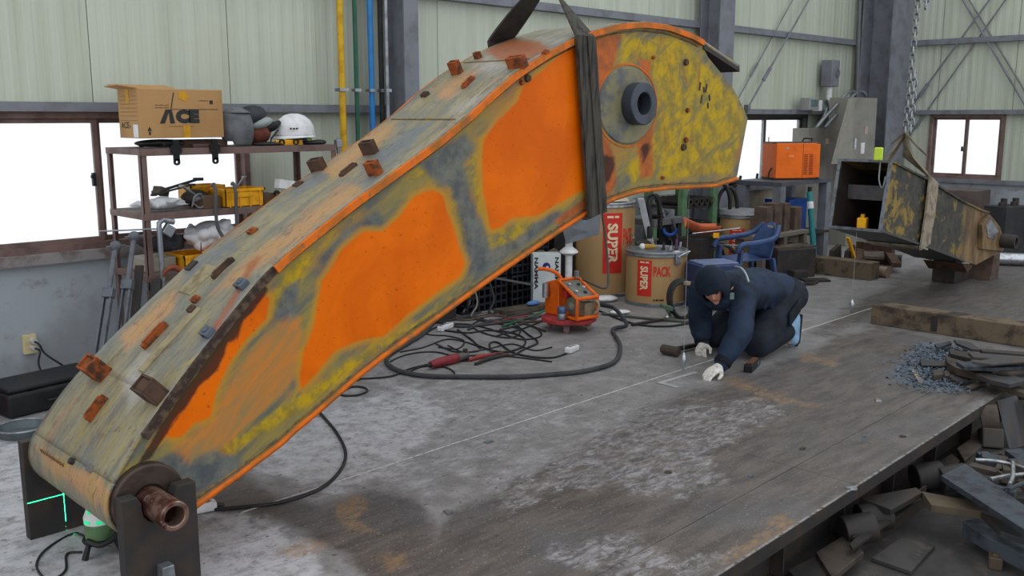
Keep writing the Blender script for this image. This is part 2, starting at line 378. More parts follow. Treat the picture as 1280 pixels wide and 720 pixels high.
# girders that carry the platform's edge
gird = thing('platform_girder', 'dark steel girder carrying the edge of the raised platform', 'girder', (6, 2.2, -0.34))
g1 = MB()
for x0, x1 in ((2.0, 10.0),):
    a = V(x0, edgeY(x0) + 0.17, -0.2); b = V(x1, edgeY(x1) + 0.17, -0.2)
    g1.bar(a, b, 0.014, 0.24); g1.bar(a + V(0, 0, 0.125), b + V(0, 0, 0.125), 0.14, 0.016); g1.bar(a - V(0, 0, 0.125), b - V(0, 0, 0.125), 0.14, 0.016)
g1.build('beam', dark_steel, gird)
for i in range(12):
    x = 2.5 + 0.62 * i
    MB().box((x, edgeY(x) + 0.13, -0.2), (0.012, 0.07, 0.23)).build('stiffener', dark_steel, gird)
for x0, x1 in ((1.28, 4.28), (4.28, 7.28), (7.28, 10.28)):
    a = V(x0 + 0.003, edgeY(x0) - 0.003, -0.031); b = V(x1 - 0.003, edgeY(x1) - 0.003, -0.031)
    MB().bar(a, b, 0.008, 0.062).build('edge_face', dark_steel, floor)
    MB().bar(a + V(0, 0.004, 0.0318), b + V(0, 0.004, 0.0318), 0.012, 0.003).build('worn_edge', M('worn_edge', (150, 148, 146), 0.4, 0.4, (70, 66, 64), 26, 1.0), floor)
# snapped chalk line under the boom and stick
tag(MB().prism([(2.0, 3.74, 0.0005), (8.6, 3.86, 0.0005), (8.6, 3.868, 0.0005), (2.0, 3.748, 0.0005)], (0, 0, 0.0012)).build('chalk_line', M('chalk', (206, 204, 202), 0.9, 0, (150, 148, 146), 40, 0.9)), 'long thin white chalk line snapped along the floor', 'chalk line')
# ================================================================ walls
YW, XE, ZT = 6.70, 14.30, 5.4
t = NT('panel_green'); p = t.geo()
nv = t.noise(t.geo((3, 3, 0.12)), 3.0, 6, 0.6); nb = t.noise(p, 1.2, 4, 0.6)
c = t.mix(t.ramp(nv, 0.35, 0.7), srgb(184, 190, 176), srgb(170, 176, 160))
c = t.mix(t.math('MULTIPLY', t.ramp(nb, 0.5, 0.75), 0.25), c, srgb(190, 186, 160))
c = t.mix(t.math('MULTIPLY', t.ramp(t.noise(t.geo((9, 9, 0.35)), 2.2, 4, 0.6), 0.66, 0.8), 0.45), c, srgb(128, 126, 116))
m_panel = t.fin(c, 0.45)
seam_dark = M('seam_dark', (96, 96, 92), 0.8)
def wall_panel_mesh(w, h):
    mb = MB(); n = 10; xs = []
    for i in range(n):
        a = i * w / n
        xs += [(a + 0.0, 0.0), (a + 0.012, -0.003), (a + w / n * 0.5, -0.003), (a + w / n * 0.5 + 0.012, 0.0)]
    xs.append((w, 0.0)); xs = [(min(x, w), y) for x, y in xs]
    m = len(xs)
    vs = [(x, y, z) for z in (0, h) for x, y in xs] + [(x, 0.04, z) for z in (0, h) for x in (0, w)]
    f = [(i, i + 1, m + i + 1, m + i) for i in range(m - 1)] + [(0, m, 2 * m + 2, 2 * m), (m - 1, 2 * m + 1, 2 * m + 3, 2 * m - 1)]
    me = bpy.data.meshes.new('panel'); me.from_pydata(vs, [], f); me.materials.append(m_panel); return me
def put_panels(parent, x0, x1, z0, z1, place, wid=1.02, first=None):
    x = x0
    while x < x1 - 0.05:
        w = min(wid, x1 - x)
        if first and x == x0: w = first
        key = (round(w, 3), round(z1 - z0, 3))
        if key not in PANELS: PANELS[key] = wall_panel_mesh(w - 0.006, z1 - z0)
        o = bpy.data.objects.new('panel', PANELS[key]); COL.objects.link(o); o.parent = parent
        o.location, o.rotation_euler = place(x, z0); x += w
PANELS = {}
wb = MB().bb((-3, YW + 0.045, 0.86), (1.2, YW + 0.12, ZT)).bb((1.2, YW + 0.045, 1.78), (3.78, YW + 0.12, ZT)).bb((3.78, YW + 0.045, 0.86), (10.45, YW + 0.12, ZT)).bb((10.45, YW + 0.045, 1.78), (12.33, YW + 0.12, ZT)).bb((12.33, YW + 0.045, 0.86), (XE, YW + 0.12, ZT))
wb = struct(wb.build('wall_back', seam_dark, base=(0, 0, 0)), 'pale green sandwich panel wall of the workshop', 'wall')
pb = lambda x, z: ((x, YW, z), (0, 0, 0))
put_panels(wb, -0.41, XE, 1.80, ZT, pb)
put_panels(wb, 3.80, 10.45, 0.86, 1.80, pb)
put_panels(wb, 12.33, XE, 0.86, 1.80, pb)
struct(MB().bb((9.75, YW - 0.03, 0), (XE, YW + 0.15, 0.86)).build('wall_back_plinth', M('plinth_beige', (150, 144, 126), 0.85, 0, (118, 112, 100), 3, 0.9, 0.3), base=(0, 0, 0)), 'stained beige masonry base under the far window', 'wall')
lowb = struct(MB().bb((-3, YW - 0.03, 0), (9.75, YW + 0.15, 0.86)).build('wall_back_lower', concrete_wall, base=(0, 0, 0)), 'grey rendered masonry base of the back wall', 'wall')
we = MB().bb((XE + 0.045, 5.78, 0.86), (XE + 0.12, YW + 0.2, ZT)).bb((XE + 0.045, 4.75, 1.78), (XE + 0.12, 5.78, ZT)).bb((XE + 0.045, -1, 0.86), (XE + 0.12, 4.75, ZT))
we = struct(we.build('wall_end', seam_dark, base=(0, 0, 0)), 'pale green panel end wall with crossed tie rods', 'wall')
pe = lambda y, z: ((XE, 5.76 - y, z), (0, 0, -math.pi / 2))
put_panels(we, -0.96, 6.7, 1.80, ZT, pe)
put_panels(we, -0.96, 0.0, 0.86, 1.80, pe); put_panels(we, 1.0, 6.7, 0.86, 1.80, pe)
struct(MB().bb((XE - 0.03, -1, 0), (XE + 0.15, YW + 0.1, 0.86)).build('wall_end_lower', concrete_wall, base=(0, 0, 0)), 'grey rendered masonry base of the end wall', 'wall')
# girts
def channel(mb, a, b, h, d, ny):
    a = Vector(a); b = Vector(b); n = Vector(ny)
    mb.bar(a + n * d, b + n * d, 0.008, h) if False else None
    mb.box((a + b) / 2 + n * d, [abs(x) for x in (b - a)] and tuple(abs((b - a)[i]) + (0.008 if abs(n[i]) > 0.5 else 0) + (h if i == 2 else 0) for i in range(3)))
    for s in (-1, 1):
        mb.box((a + b) / 2 + n * d / 2 + V(0, 0, s * (h / 2 - 0.004)), tuple(abs((b - a)[i]) + (d if abs(n[i]) > 0.5 else 0) + (0.008 if i == 2 else 0) for i in range(3)))
    return mb
k = 0
for z, h in ((1.815, 0.062), (2.80, 0.075), (3.9, 0.075)):
    k += 1; struct(channel(MB(), (-3, YW, z), (XE - 0.2, YW, z), h, 0.09, (0, -1, 0)).build('trim_%d' % k, grey_paint, base=(0, 0, 0)), 'grey steel girt along the back wall', 'girt')
    k += 1; struct(channel(MB(), (XE, -1, z), (XE, YW - 0.1, z), h, 0.09, (-1, 0, 0)).build('trim_%d' % k, grey_paint, base=(0, 0, 0)), 'grey steel girt along the end wall', 'girt')
# sill ledges
k += 1; struct(MB().bb((-1, YW - 0.09, 0.79), (4.4, YW - 0.03, 0.86)).build('trim_%d' % k, M('sill', (138, 134, 134), 0.6, 0, (96, 76, 72), 7, 0.9), base=(0, 0, 0)), 'worn grey window ledge with rusty patches', 'sill')
k += 1; struct(MB().bb((9.4, YW - 0.09, 0.82), (13.4, YW - 0.03, 0.88)).build('trim_%d' % k, grey_paint, base=(0, 0, 0)), 'grey ledge under the far window of the back wall', 'sill')
k += 1; struct(MB().bb((XE - 0.08, 3.6, 0.82), (XE - 0.02, 6.4, 0.88)).build('trim_%d' % k, grey_paint, base=(0, 0, 0)), 'grey ledge under the window of the end wall', 'sill')
# columns
def h_column(x0, x1, y0, y1, name_label, along='y'):
    t = thing('steel_column', name_label, 'column', ((x0 + x1) / 2, (y0 + y1) / 2, 0)); t['kind'] = 'structure'
    f = 0.016
    if along == 'y':
        MB().bb((x0, y0, 0), (x1, y0 + f, ZT)).build('flange', grey_paint, t); MB().bb((x0, y1 - f, 0), (x1, y1, ZT)).build('flange', grey_paint, t)
        xm = (x0 + x1) / 2; MB().bb((xm - 0.006, y0 + f, 0), (xm + 0.006, y1 - f, ZT)).build('web', grey_paint, t)
    else:
        MB().bb((x0, y0, 0), (x0 + f, y1, ZT)).build('flange', grey_paint, t); MB().bb((x1 - f, y0, 0), (x1, y1, ZT)).build('flange', grey_paint, t)
        ym = (y0 + y1) / 2; MB().bb((x0 + f, ym - 0.006, 0), (x1 - f, ym + 0.006, ZT)).build('web', grey_paint, t)
    return t
h_column(5.04, 5.19, 6.33, 6.60, 'grey steel column beside the coloured gas pipes')
h_column(9.60, 9.90, 6.33, 6.60, 'grey steel column behind the raised tip of the orange boom')
h_column(13.55, 14.18, 6.10, 6.55, 'large grey steel corner column above the electrical cabinet')
# windows
t = NT('frosted_pane'); tr = t.n('ShaderNodeBsdfTransparent'); tl = t.n('ShaderNodeBsdfTranslucent'); mx = t.n('ShaderNodeMixShader'); gl = t.n('ShaderNodeBsdfGlossy'); m2 = t.n('ShaderNodeMixShader')
tr.inputs[0].default_value = (0.97, 0.985, 1, 1); tl.inputs[0].default_value = (0.95, 0.97, 1, 1); gl.inputs['Roughness'].default_value = 0.12
mx.inputs[0].default_value = 0.12; m2.inputs[0].default_value = 0.04
t.t.links.new(tr.outputs[0], mx.inputs[1]); t.t.links.new(tl.outputs[0], mx.inputs[2]); t.t.links.new(mx.outputs[0], m2.inputs[1]); t.t.links.new(gl.outputs[0], m2.inputs[2]); t.t.links.new(m2.outputs[0], t.out.inputs[0])
m_pane = t.m
def window(n, axis, a0, a1, z0, z1, splits, label, fr=frame_brown, fw=0.045):
    # axis 'x': in the back wall, a = X; axis 'y': in the end wall, a = Y
    c = ((a0 + a1) / 2, YW + 0.02, z0) if axis == 'x' else (XE + 0.02, (a0 + a1) / 2, z0)
    w = thing('window_%d' % n, label, 'window', c); w['kind'] = 'structure'
    def bx(u0, u1, v0, v1, d0, d1, name, m):
        if axis == 'x': MB().bb((u0, YW + d0, v0), (u1, YW + d1, v1)).build(name, m, w)
        else: MB().bb((XE + d0, u0, v0), (XE + d1, u1, v1)).build(name, m, w)
    bx(a0, a1, z1 - fw, z1, -0.04, 0.1, 'frame_rail', fr); bx(a0, a1, z0, z0 + fw, -0.04, 0.1, 'frame_rail', fr)
    for e in [a0, a1 - fw]: bx(e, e + fw, z0 + fw, z1 - fw, -0.04, 0.1, 'frame_stile', fr)
    pts = [a0 + fw] + splits + [a1 - fw]
    for i in range(len(pts) - 1):
        u0, u1 = pts[i], pts[i + 1]; d = -0.01 if i % 2 == 0 else 0.03; s = 0.032
        bx(u0, u0 + s, z0 + fw, z1 - fw, d, d + 0.03, 'sash_stile', fr); bx(u1 - s, u1, z0 + fw, z1 - fw, d, d + 0.03, 'sash_stile', fr)
        bx(u0 + s, u1 - s, z1 - fw - s, z1 - fw, d, d + 0.03, 'sash_rail', fr); bx(u0 + s, u1 - s, z0 + fw, z0 + fw + s, d, d + 0.03, 'sash_rail', fr)
        bx(u0 + s, u1 - s, z0 + fw + s, z1 - fw - s, d + 0.012, d + 0.018, 'pane', m_pane)
    return w
W1 = window(1, 'x', 1.2, 3.78, 0.86, 1.785, [2.655], 'wide brown framed window behind the steel shelf rack')
MB().box((2.60, YW - 0.03, 1.33), (0.02, 0.03, 0.09)).box((2.59, YW - 0.05, 1.35), (0.03, 0.02, 0.02)).build('latch', black_plastic, W1)
window(2, 'x', 10.45, 12.33, 0.88, 1.785, [11.30], 'dark framed window behind the orange welding machine', dark_steel)
W3 = window(3, 'y', 4.75, 5.78, 0.87, 1.785, [5.27], 'two pane sliding window in the end wall', frame_brown)
MB().box((XE - 0.02, 5.30, 1.30), (0.03, 0.02, 0.07)).build('latch', black_plastic, W3)
# tie rods on both walls
def rod(p0, p1, r, label, group=None):
    p0 = Vector(p0); p1 = Vector(p1); d = (p1 - p0).normalized()
    if d.z > 0: p1 = p1 + d * ((4.6 - p1.z) / d.z)
    else: p0 = p0 - d * ((p0.z - 4.6) / d.z)
    mid = (Vector(p0) + Vector(p1)) / 2; d = (Vector(p1) - Vector(p0)).normalized()
    o = thing('tie_rod', label, 'tie rod', p0, group); MB().cyl(p0, p1, r, n=8).build('rod', grey_paint, o)
    MB().cyl(Vector(p0) + d * 0.5, Vector(p0) + d * 0.72, r * 1.9, n=8).build('turnbuckle', grey_paint, o)
    for e in (p0, p1): MB().box(e, (0.06, 0.06, 0.1)).build('clevis', grey_paint, o)
    return o
q = lambda x, y, d: tuple(WX(x, y, XE - d))
rod(q(1122, 157, 0.08), q(1238, -2, 0.08), 0.014, 'thicker tie rod rising from cabinet corner across the end wall')
rod(q(1118, 196, 0.035), q(1258, -2, 0.035), 0.010, 'thinner tie rod rising from cabinet corner close to the end wall')
rod(q(1200, -6, 0.08), q(1290, 146, 0.08), 0.014, 'thicker tie rod falling toward the window side of the end wall')
rod(q(1208, -6, 0.035), q(1296, 138, 0.035), 0.010, 'thinner tie rod falling toward the window side of the end wall')
q = lambda x, y, d: tuple(WY(x, y, YW - d))
rod(q(934, 136, 0.12), q(1012, -2, 0.12), 0.012, 'thicker tie rod on the back wall right of the boom tip column')
rod(q(918, 132, 0.05), q(992, -2, 0.05), 0.008, 'thinner tie rod on the back wall right of the boom tip column')
# gas pipes
def vpipe(name, px, r, m, label, yb=6.52):
    p = WY(px[0], 5, yb); x = WY(px[1], px[2], yb)[0]
    o = thing(name, label, 'pipe', (x, yb, 0.3)); MB().cyl((x, yb, 0.3), (x, yb, ZT), r, n=14).build('tube', m, o)
    for z in (1.95, 2.9): MB().bb((x - r * 1.7, yb - r * 1.3, z), (x + r * 1.7, YW - 0.09 if False else yb + r * 1.5, z + 0.025)).build('clip', galv, o)
vpipe('gas_pipe', (423, 428, 120), 0.026, yellow_paint, 'yellow painted vertical gas pipe on the panel wall')
vpipe('gas_pipe', (441, 446, 120), 0.018, green_pipe, 'dark green vertical gas pipe on the panel wall')
vpipe('gas_pipe', (460, 465, 120), 0.024, blue_pipe, 'blue vertical gas pipe on the panel wall')
vpipe('cable_conduit', (473, 477, 100), 0.022, black_rubber, 'black vertical hose against the steel column')
vpipe('cable_conduit', (481, 484, 100), 0.016, galv, 'pale metal conduit against the steel column', 6.42)
# ================================================================ the boom
TOPP = np.array([(1.246, 0.38), (1.258, 0.43), (1.30, 0.50), (1.37, 0.58), (1.46, 0.668), (1.60, 0.80), (1.77, 0.945), (1.97, 1.105), (2.2, 1.245), (2.44, 1.385), (2.62, 1.478), (2.92, 1.635), (3.12, 1.755), (3.28, 1.865), (3.44, 1.962), (3.65, 2.062), (3.82, 2.13), (4.0, 2.187), (4.2, 2.235), (4.44, 2.262), (4.66, 2.26), (4.91, 2.222), (5.03, 2.19), (5.1, 2.11), (5.38, 1.94), (5.53, 1.80), (5.58, 1.74)])
BOTP = np.array([(1.246, 0.37), (1.265, 0.31), (1.31, 0.255), (1.39, 0.232), (1.47, 0.238), (1.62, 0.285), (1.82, 0.342), (2.03, 0.405), (2.2, 0.487), (2.44, 0.615), (2.58, 0.68), (2.92, 0.82), (3.26, 0.962), (3.5, 1.055), (3.74, 1.15), (4.02, 1.25), (4.21, 1.30), (4.43, 1.332), (4.71, 1.335), (5.23, 1.325), (5.48, 1.36), (5.58, 1.735)])
topz = lambda x: np.interp(x, TOPP[:, 0], TOPP[:, 1]); botz = lambda x: np.interp(x, BOTP[:, 0], BOTP[:, 1])
nearY = lambda x: np.interp(x, [1.2, 1.45, 2.1], [3.31, 3.33, 3.45]); farY = lambda x: np.interp(x, [1.2, 1.45, 2.1], [4.07, 4.06, 3.98])
PINX, PINZ = 1.39, 0.375
O_MAIN = [[(372, 470), (378, 440), (392, 405), (400, 352), (425, 312), (452, 288), (478, 288), (500, 268), (515, 246), (538, 236), (552, 244), (566, 285), (580, 330), (574, 345), (540, 368), (505, 395), (478, 420), (450, 425), (420, 436), (398, 462), (376, 486)],
          [(600, 215), (603, 175), (622, 150), (645, 128), (652, 108), (690, 76), (712, 55), (735, 50), (752, 235), (720, 240), (694, 256), (668, 270), (640, 272), (625, 284), (613, 287), (606, 260)],
          [(186, 560), (212, 520), (250, 470), (300, 402), (322, 366), (336, 372), (332, 398), (306, 424), (285, 455), (268, 490), (262, 520), (240, 530), (226, 546), (206, 546)]]
O_RED = [[(735, 46), (775, 44), (768, 75), (755, 105), (748, 135), (752, 165), (764, 190), (770, 230), (745, 262), (700, 285), (690, 275), (720, 255), (742, 240), (738, 150)], [(793, 70), (812, 75), (815, 220), (800, 222), (795, 180), (812, 150), (805, 100)]]
O_YEL = [[(778, 45), (845, 48), (905, 105), (928, 145), (915, 215), (850, 222), (790, 228), (780, 210), (800, 190), (818, 165), (822, 110), (800, 75), (775, 80)], [(553, 205), (566, 215), (590, 300), (580, 310), (565, 260)], [(585, 190), (594, 190), (604, 270), (594, 265)],
         [(338, 372), (352, 345), (372, 322), (392, 312), (380, 340), (352, 385), (340, 388)], [(398, 480), (430, 455), (480, 425), (560, 372), (575, 360), (540, 395), (450, 455), (380, 510), (300, 560), (250, 590), (240, 585), (330, 520)], [(500, 222), (528, 208), (535, 216), (520, 226)], [(600, 295), (660, 275), (668, 285), (620, 330)]]
O_GREY = [[(522, 205), (545, 188), (580, 168), (592, 190), (575, 205), (590, 250), (612, 310), (640, 300), (690, 262), (705, 268), (650, 310), (610, 340), (580, 345), (582, 320), (575, 280), (560, 235), (540, 222)],
          [(757, 130), (764, 100), (780, 84), (800, 86), (814, 110), (818, 140), (810, 170), (790, 182), (770, 176), (760, 158)], [(165, 590), (220, 562), (262, 560), (300, 575), (300, 590), (230, 625), (180, 615)], [(395, 322), (430, 288), (470, 262), (480, 280), (450, 288), (420, 312), (402, 342)], [(340, 395), (352, 360), (372, 350), (368, 400), (350, 410)], [(596, 168), (660, 112), (655, 130), (612, 165)]]
O_PAL = [[(215, 560), (262, 525), (290, 470), (330, 415), (345, 400), (372, 395), (376, 440), (360, 490), (320, 520), (270, 560), (235, 580)], [(700, 80), (712, 62), (720, 90), (705, 120)], [(612, 180), (640, 150), (660, 160), (640, 190)]]
O_SCORCH = [[(166, 586), (194, 532), (254, 450), (304, 376), (325, 350), (336, 362), (318, 390), (304, 402), (298, 424), (284, 430), (272, 462), (250, 480), (236, 506), (222, 524), (190, 572)], [(735, 186), (770, 196), (764, 226), (752, 236)], [(798, 182), (812, 176), (812, 196), (800, 206)], [(762, 145), (790, 150), (790, 175), (770, 172)]]
t = NT('boom_side_paint'); p = t.geo()
n1 = t.noise(p, 2.2, 5, 0.6, 0.6); n2 = t.noise(p, 9, 6, 0.68); ns = t.noise(t.geo_rot(32, (0.8, 1, 4.0)), 2.6, 7, 0.68, 0.9); n3 = t.noise(p, 55, 3, 0.6)
def msk(a, wob=1.8, lo=-0.3, hi=0.35):
    v = t.math('ADD', t.attr(a), t.math('MULTIPLY', t.math('SUBTRACT', t.math('ADD', t.math('MULTIPLY', ns, 0.6), t.math('MULTIPLY', n2, 0.4)), 0.5), wob))
    return t.ramp(v, lo, hi)
base = t.mix(t.ramp(ns, 0.34, 0.62), srgb(96, 99, 92), srgb(142, 126, 70))
base = t.mix(t.math('MULTIPLY', t.ramp(n1, 0.5, 0.68), 0.7), base, srgb(166, 116, 56))
base = t.mix(t.math('MULTIPLY', t.ramp(t.noise(t.geo_rot(32, (0.7, 1, 3.5)), 4.2, 7, 0.72, 1.2), 0.54, 0.66), 0.75), base, srgb(172, 140, 30))
base = t.mix(t.math('MULTIPLY', t.ramp(n2, 0.55, 0.7), 0.5), base, srgb(92, 94, 92))
yel = t.mix(t.ramp(n2, 0.36, 0.6), srgb(128, 114, 52), srgb(186, 152, 8))
yel = t.mix(t.math('MULTIPLY', t.ramp(ns, 0.50, 0.64), 0.8), yel, srgb(112, 108, 80))
yel = t.mix(t.math('MULTIPLY', t.ramp(t.noise(t.geo((1.6, 1, 0.7)), 3.2, 6, 0.7, 1.4), 0.54, 0.66), 0.75), yel, srgb(140, 96, 52))
yel = t.mix(t.math('MULTIPLY', t.ramp(t.noise(p, 5.5, 7, 0.75, 1.0), 0.56, 0.66), 0.8), yel, srgb(104, 104, 90))
col = t.mix(t.math('MULTIPLY', msk('yel', 3.2, -0.6, 0.5), 0.92), base, yel)
gry = t.mix(t.ramp(n2, 0.36, 0.66), srgb(76, 82, 90), srgb(110, 112, 106))
col = t.mix(t.math('MULTIPLY', msk('gry', 2.6, -0.5, 0.5), 0.92), col, gry)
org = t.mix(t.ramp(n1, 0.35, 0.7), srgb(226, 106, 0), srgb(205, 90, 0))
org = t.mix(t.math('MULTIPLY', t.ramp(n3, 0.64, 0.72), 0.7), org, srgb(130, 62, 10))
org = t.mix(t.math('MULTIPLY', t.ramp(t.noise(t.geo_rot(-20, (6, 1, 0.6)), 7, 4, 0.7, 0.5), 0.64, 0.74), 0.35), org, srgb(236, 128, 30))
pal = t.mix(t.ramp(ns, 0.36, 0.64), srgb(150, 124, 76), srgb(204, 118, 44))
col = t.mix(t.math('MULTIPLY', msk('pal', 3.0, -0.6, 0.6), 0.85), col, pal)
edge = msk('org', 1.3, -1.1, -0.2)
col = t.mix(t.math('MULTIPLY', edge, 0.75), col, srgb(186, 132, 34))
col = t.mix(msk('org', 1.3, -0.2, 0.25), col, org)
red = t.mix(t.ramp(n2, 0.36, 0.62), srgb(190, 94, 36), srgb(146, 80, 48))
col = t.mix(t.math('MULTIPLY', msk('red', 2.0), 0.92), col, red)
col = t.mix(t.math('MULTIPLY', msk('sco', 3.0, -0.1, 0.6), 0.9), col, srgb(48, 34, 32))
m_side = t.fin(col, t.math('ADD', t.math('MULTIPLY', n2, 0.3), 0.34), 0.0, 0.12)
t.bump(t.math('ADD', n2, t.math('MULTIPLY', n3, 0.2)), 0.12, 0.004)
def paint_attrs(o, V3):
    px = proj(V3)
    set_attr(o, 'org', region(px, O_MAIN, 9)); set_attr(o, 'red', region(px, O_RED, 9)); set_attr(o, 'pal', region(px, O_PAL, 12)); set_attr(o, 'yel', region(px, O_YEL, 9)); set_attr(o, 'gry', region(px, O_GREY, 10)); set_attr(o, 'sco', region(px, O_SCORCH, 7))
boom = thing('excavator_boom', 'large curved orange excavator boom with sanded paint, slung at an angle', 'boom', (PINX, 3.69, 0.17))
xs = np.concatenate([np.linspace(1.247, 1.5, 26), np.arange(1.515, 5.579, 0.016), [5.579]])
def side_plate(yf, sgn, name, paint):
    mb = MB(); NR = 54
    for x in xs:
        a, b = botz(x), topz(x)
        for j in range(NR + 1): mb.v.append((x, float(yf(x)), a + (b - a) * j / NR))
    mb.f = [(i * (NR + 1) + j, (i + 1) * (NR + 1) + j, (i + 1) * (NR + 1) + j + 1, i * (NR + 1) + j + 1) for i in range(len(xs) - 1) for j in range(NR)]
    o = mb.build(name, m_side, boom, smooth=35)
    s = o.modifiers.new('solid', 'SOLIDIFY'); s.thickness = 0.016; s.offset = -sgn
    paint_attrs(o, np.array(mb.v)); return o
sp = side_plate(nearY, 1, 'side_plate', True)
sp2 = side_plate(farY, -1, 'side_plate', True); sp2.data.materials[0] = dark_steel
for o in (sp, sp2):
    o.modifiers['solid'].offset = 0.0
# ---- top plate: cover strip following the profile, with flanges that overhang the side plates
T_TAN = [[(262, 372), (320, 318), (380, 275), (430, 235), (440, 245), (380, 300), (330, 330), (290, 360)], [(400, 215), (470, 160), (500, 150), (470, 190), (420, 225)], [(540, 118), (580, 95), (600, 90), (560, 128)], [(150, 420), (230, 360), (220, 390), (160, 440)], [(50, 560), (130, 600), (160, 640), (140, 645), (60, 585)], [(410, 250), (440, 232), (450, 240), (415, 268)]]
T_BLUE = [[(270, 400), (300, 365), (330, 340), (300, 380), (260, 440), (220, 500), (205, 530), (215, 490)], [(450, 205), (520, 160), (560, 140), (520, 180), (460, 235)], [(240, 330), (290, 300), (300, 310), (250, 350), (220, 380)], [(180, 560), (210, 540), (190, 590), (160, 600)], [(340, 262), (400, 215), (410, 225), (360, 262)]]
T_PALE = [[(150, 470), (180, 440), (200, 440), (185, 500), (160, 520)], [(585, 82), (610, 68), (640, 86), (612, 104)], [(640, 50), (720, 40), (730, 44), (690, 62), (665, 54)], [(570, 130), (620, 112), (600, 132), (560, 155)]]
T_RUST = [[(606, 66), (640, 50), (672, 54), (692, 64), (660, 80), (640, 86)], [(260, 420), (300, 360), (312, 330), (330, 320), (300, 372), (272, 420)]]
t = NT('boom_top_paint'); p = t.geo()
ns = t.noise(t.geo((0.7, 5, 0.7)), 2.4, 6, 0.68, 0.8); n2 = t.noise(p, 10, 6, 0.7); n3 = t.noise(p, 48, 3, 0.7); n1 = t.noise(p, 2.6, 4, 0.6)
base = t.mix(t.ramp(ns, 0.35, 0.64), srgb(112, 110, 102), srgb(148, 138, 108))
base = t.mix(t.math('MULTIPLY', t.ramp(n1, 0.48, 0.68), 0.7), base, srgb(106, 111, 110))
base = t.mix(t.math('MULTIPLY', t.ramp(n2, 0.56, 0.68), 0.7), base, srgb(96, 80, 68))
col = t.mix(t.math('MULTIPLY', msk('tan', 4.0, -0.6, 0.6), 0.85), base, srgb(178, 134, 90))
col = t.mix(t.math('MULTIPLY', msk('blue', 4.0, -0.6, 0.6), 0.8), col, srgb(102, 110, 118))
col = t.mix(t.math('MULTIPLY', t.ramp(t.noise(t.geo((0.8, 4, 0.8)), 3.4, 6, 0.7, 1.5), 0.53, 0.66), 0.75), col, srgb(152, 134, 66))
col = t.mix(t.math('MULTIPLY', t.ramp(t.noise(t.geo((0.6, 4.4, 0.6)), 2.9, 6, 0.72, 1.0), 0.58, 0.68), 0.7), col, srgb(170, 124, 98))
col = t.mix(t.math('MULTIPLY', msk('pale', 4.5, -0.5, 1.4), 0.6), col, srgb(168, 164, 162))
col = t.mix(t.math('MULTIPLY', t.ramp(t.noise(t.geo((1.2, 6, 1.2)), 4.6, 6, 0.75, 2.0), 0.565, 0.64), 0.85), col, srgb(92, 74, 66))
col = t.mix(t.math('MULTIPLY', msk('rust', 2.2, -0.3, 0.4), 0.9), col, srgb(150, 84, 48))
col = t.mix(t.math('MULTIPLY', t.ramp(n3, 0.6, 0.72), 0.5), col, srgb(76, 62, 54))
col = t.mix(t.math('MULTIPLY', t.ramp(t.noise(t.geo((1, 2.5, 1)), 16, 6, 0.8, 1.0), 0.56, 0.66), 0.75), col, srgb(86, 78, 74))
m_top = t.fin(col, t.math('ADD', t.math('MULTIPLY', n2, 0.35), 0.24), 0.0, 0.35)
t.bump(t.math('ADD', n2, t.math('MULTIPLY', n3, 0.4)), 0.2, 0.005)
lip_orange = M('lip_orange', (214, 102, 0), 0.6, 0, (158, 92, 28), 7, 1.0, 0.2, (1, 1, 1), 0.40, 0.62, (104, 92, 62))
cut_edge = M('cut_edge', (54, 40, 36), 0.8, 0.1, (96, 80, 66), 26, 0.9, 0.6)
def skin_strip(x0, x1, name, prof, m, th, over, ny=22, step=0.02, paint=False):
    X = np.append(np.arange(x0, x1, step), x1); mb = MB()
    for x in X:
        for j in range(ny + 1):
            ov = over(x); a = nearY(x) - ov; b = farY(x) + ov
            mb.v.append((x, a + (b - a) * j / ny, float(prof(x))))
    mb.f = [(i * (ny + 1) + j, (i + 1) * (ny + 1) + j, (i + 1) * (ny + 1) + j + 1, i * (ny + 1) + j + 1) for i in range(len(X) - 1) for j in range(ny)]
    V3 = np.array(mb.v)
    o = mb.build(name, m, boom, smooth=40)
    s = o.modifiers.new('solid', 'SOLIDIFY'); s.thickness = th; s.offset = 0
    if paint:
        px = proj(V3)
        for nm, R in (('tan', T_TAN), ('blue', T_BLUE), ('pale', T_PALE), ('rust', T_RUST)): set_attr(o, nm, region(px, R, 10))
    return o
skin_strip(1.50, 5.44, 'top_plate', lambda x: float(np.interp(x, list(TOPP[:23, 0]) + [5.44], list(TOPP[:23, 1] + 0.006) + [2.065])), m_top, 0.02, lambda x: 0.012 if x < 2.03 else 0.018, paint=True)
# the foot's rounded nose: an arc of plate wrapping the boss
mb = MB(); NA, NY = 30, 26; RB = 0.144
for i in range(NA + 1):
    a = math.radians(142) + math.radians(130) * i / NA       # from the top round to below
    for j in range(NY + 1): mb.v.append((PINX + RB * math.cos(a), 3.30 + 0.785 * j / NY, PINZ + RB * math.sin(a)))
mb.f = [(i * (NY + 1) + j, (i + 1) * (NY + 1) + j, (i + 1) * (NY + 1) + j + 1, i * (NY + 1) + j + 1) for i in range(NA) for j in range(NY)]
def nose_paint(o, V3):
    px = proj(V3)
    for nm, R in (('tan', T_TAN), ('blue', T_BLUE), ('pale', T_PALE), ('rust', T_RUST)): set_attr(o, nm, region(px, R, 10))
V3 = np.array(mb.v); o = mb.build('boss_shell', m_top, boom, smooth=40); nose_paint(o, V3)
s = o.modifiers.new('solid', 'SOLIDIFY'); s.thickness = 0.012; s.offset = 0
mb = MB(); P0 = V(PINX + RB * math.cos(math.radians(142)), 0, PINZ + RB * math.sin(math.radians(142)))
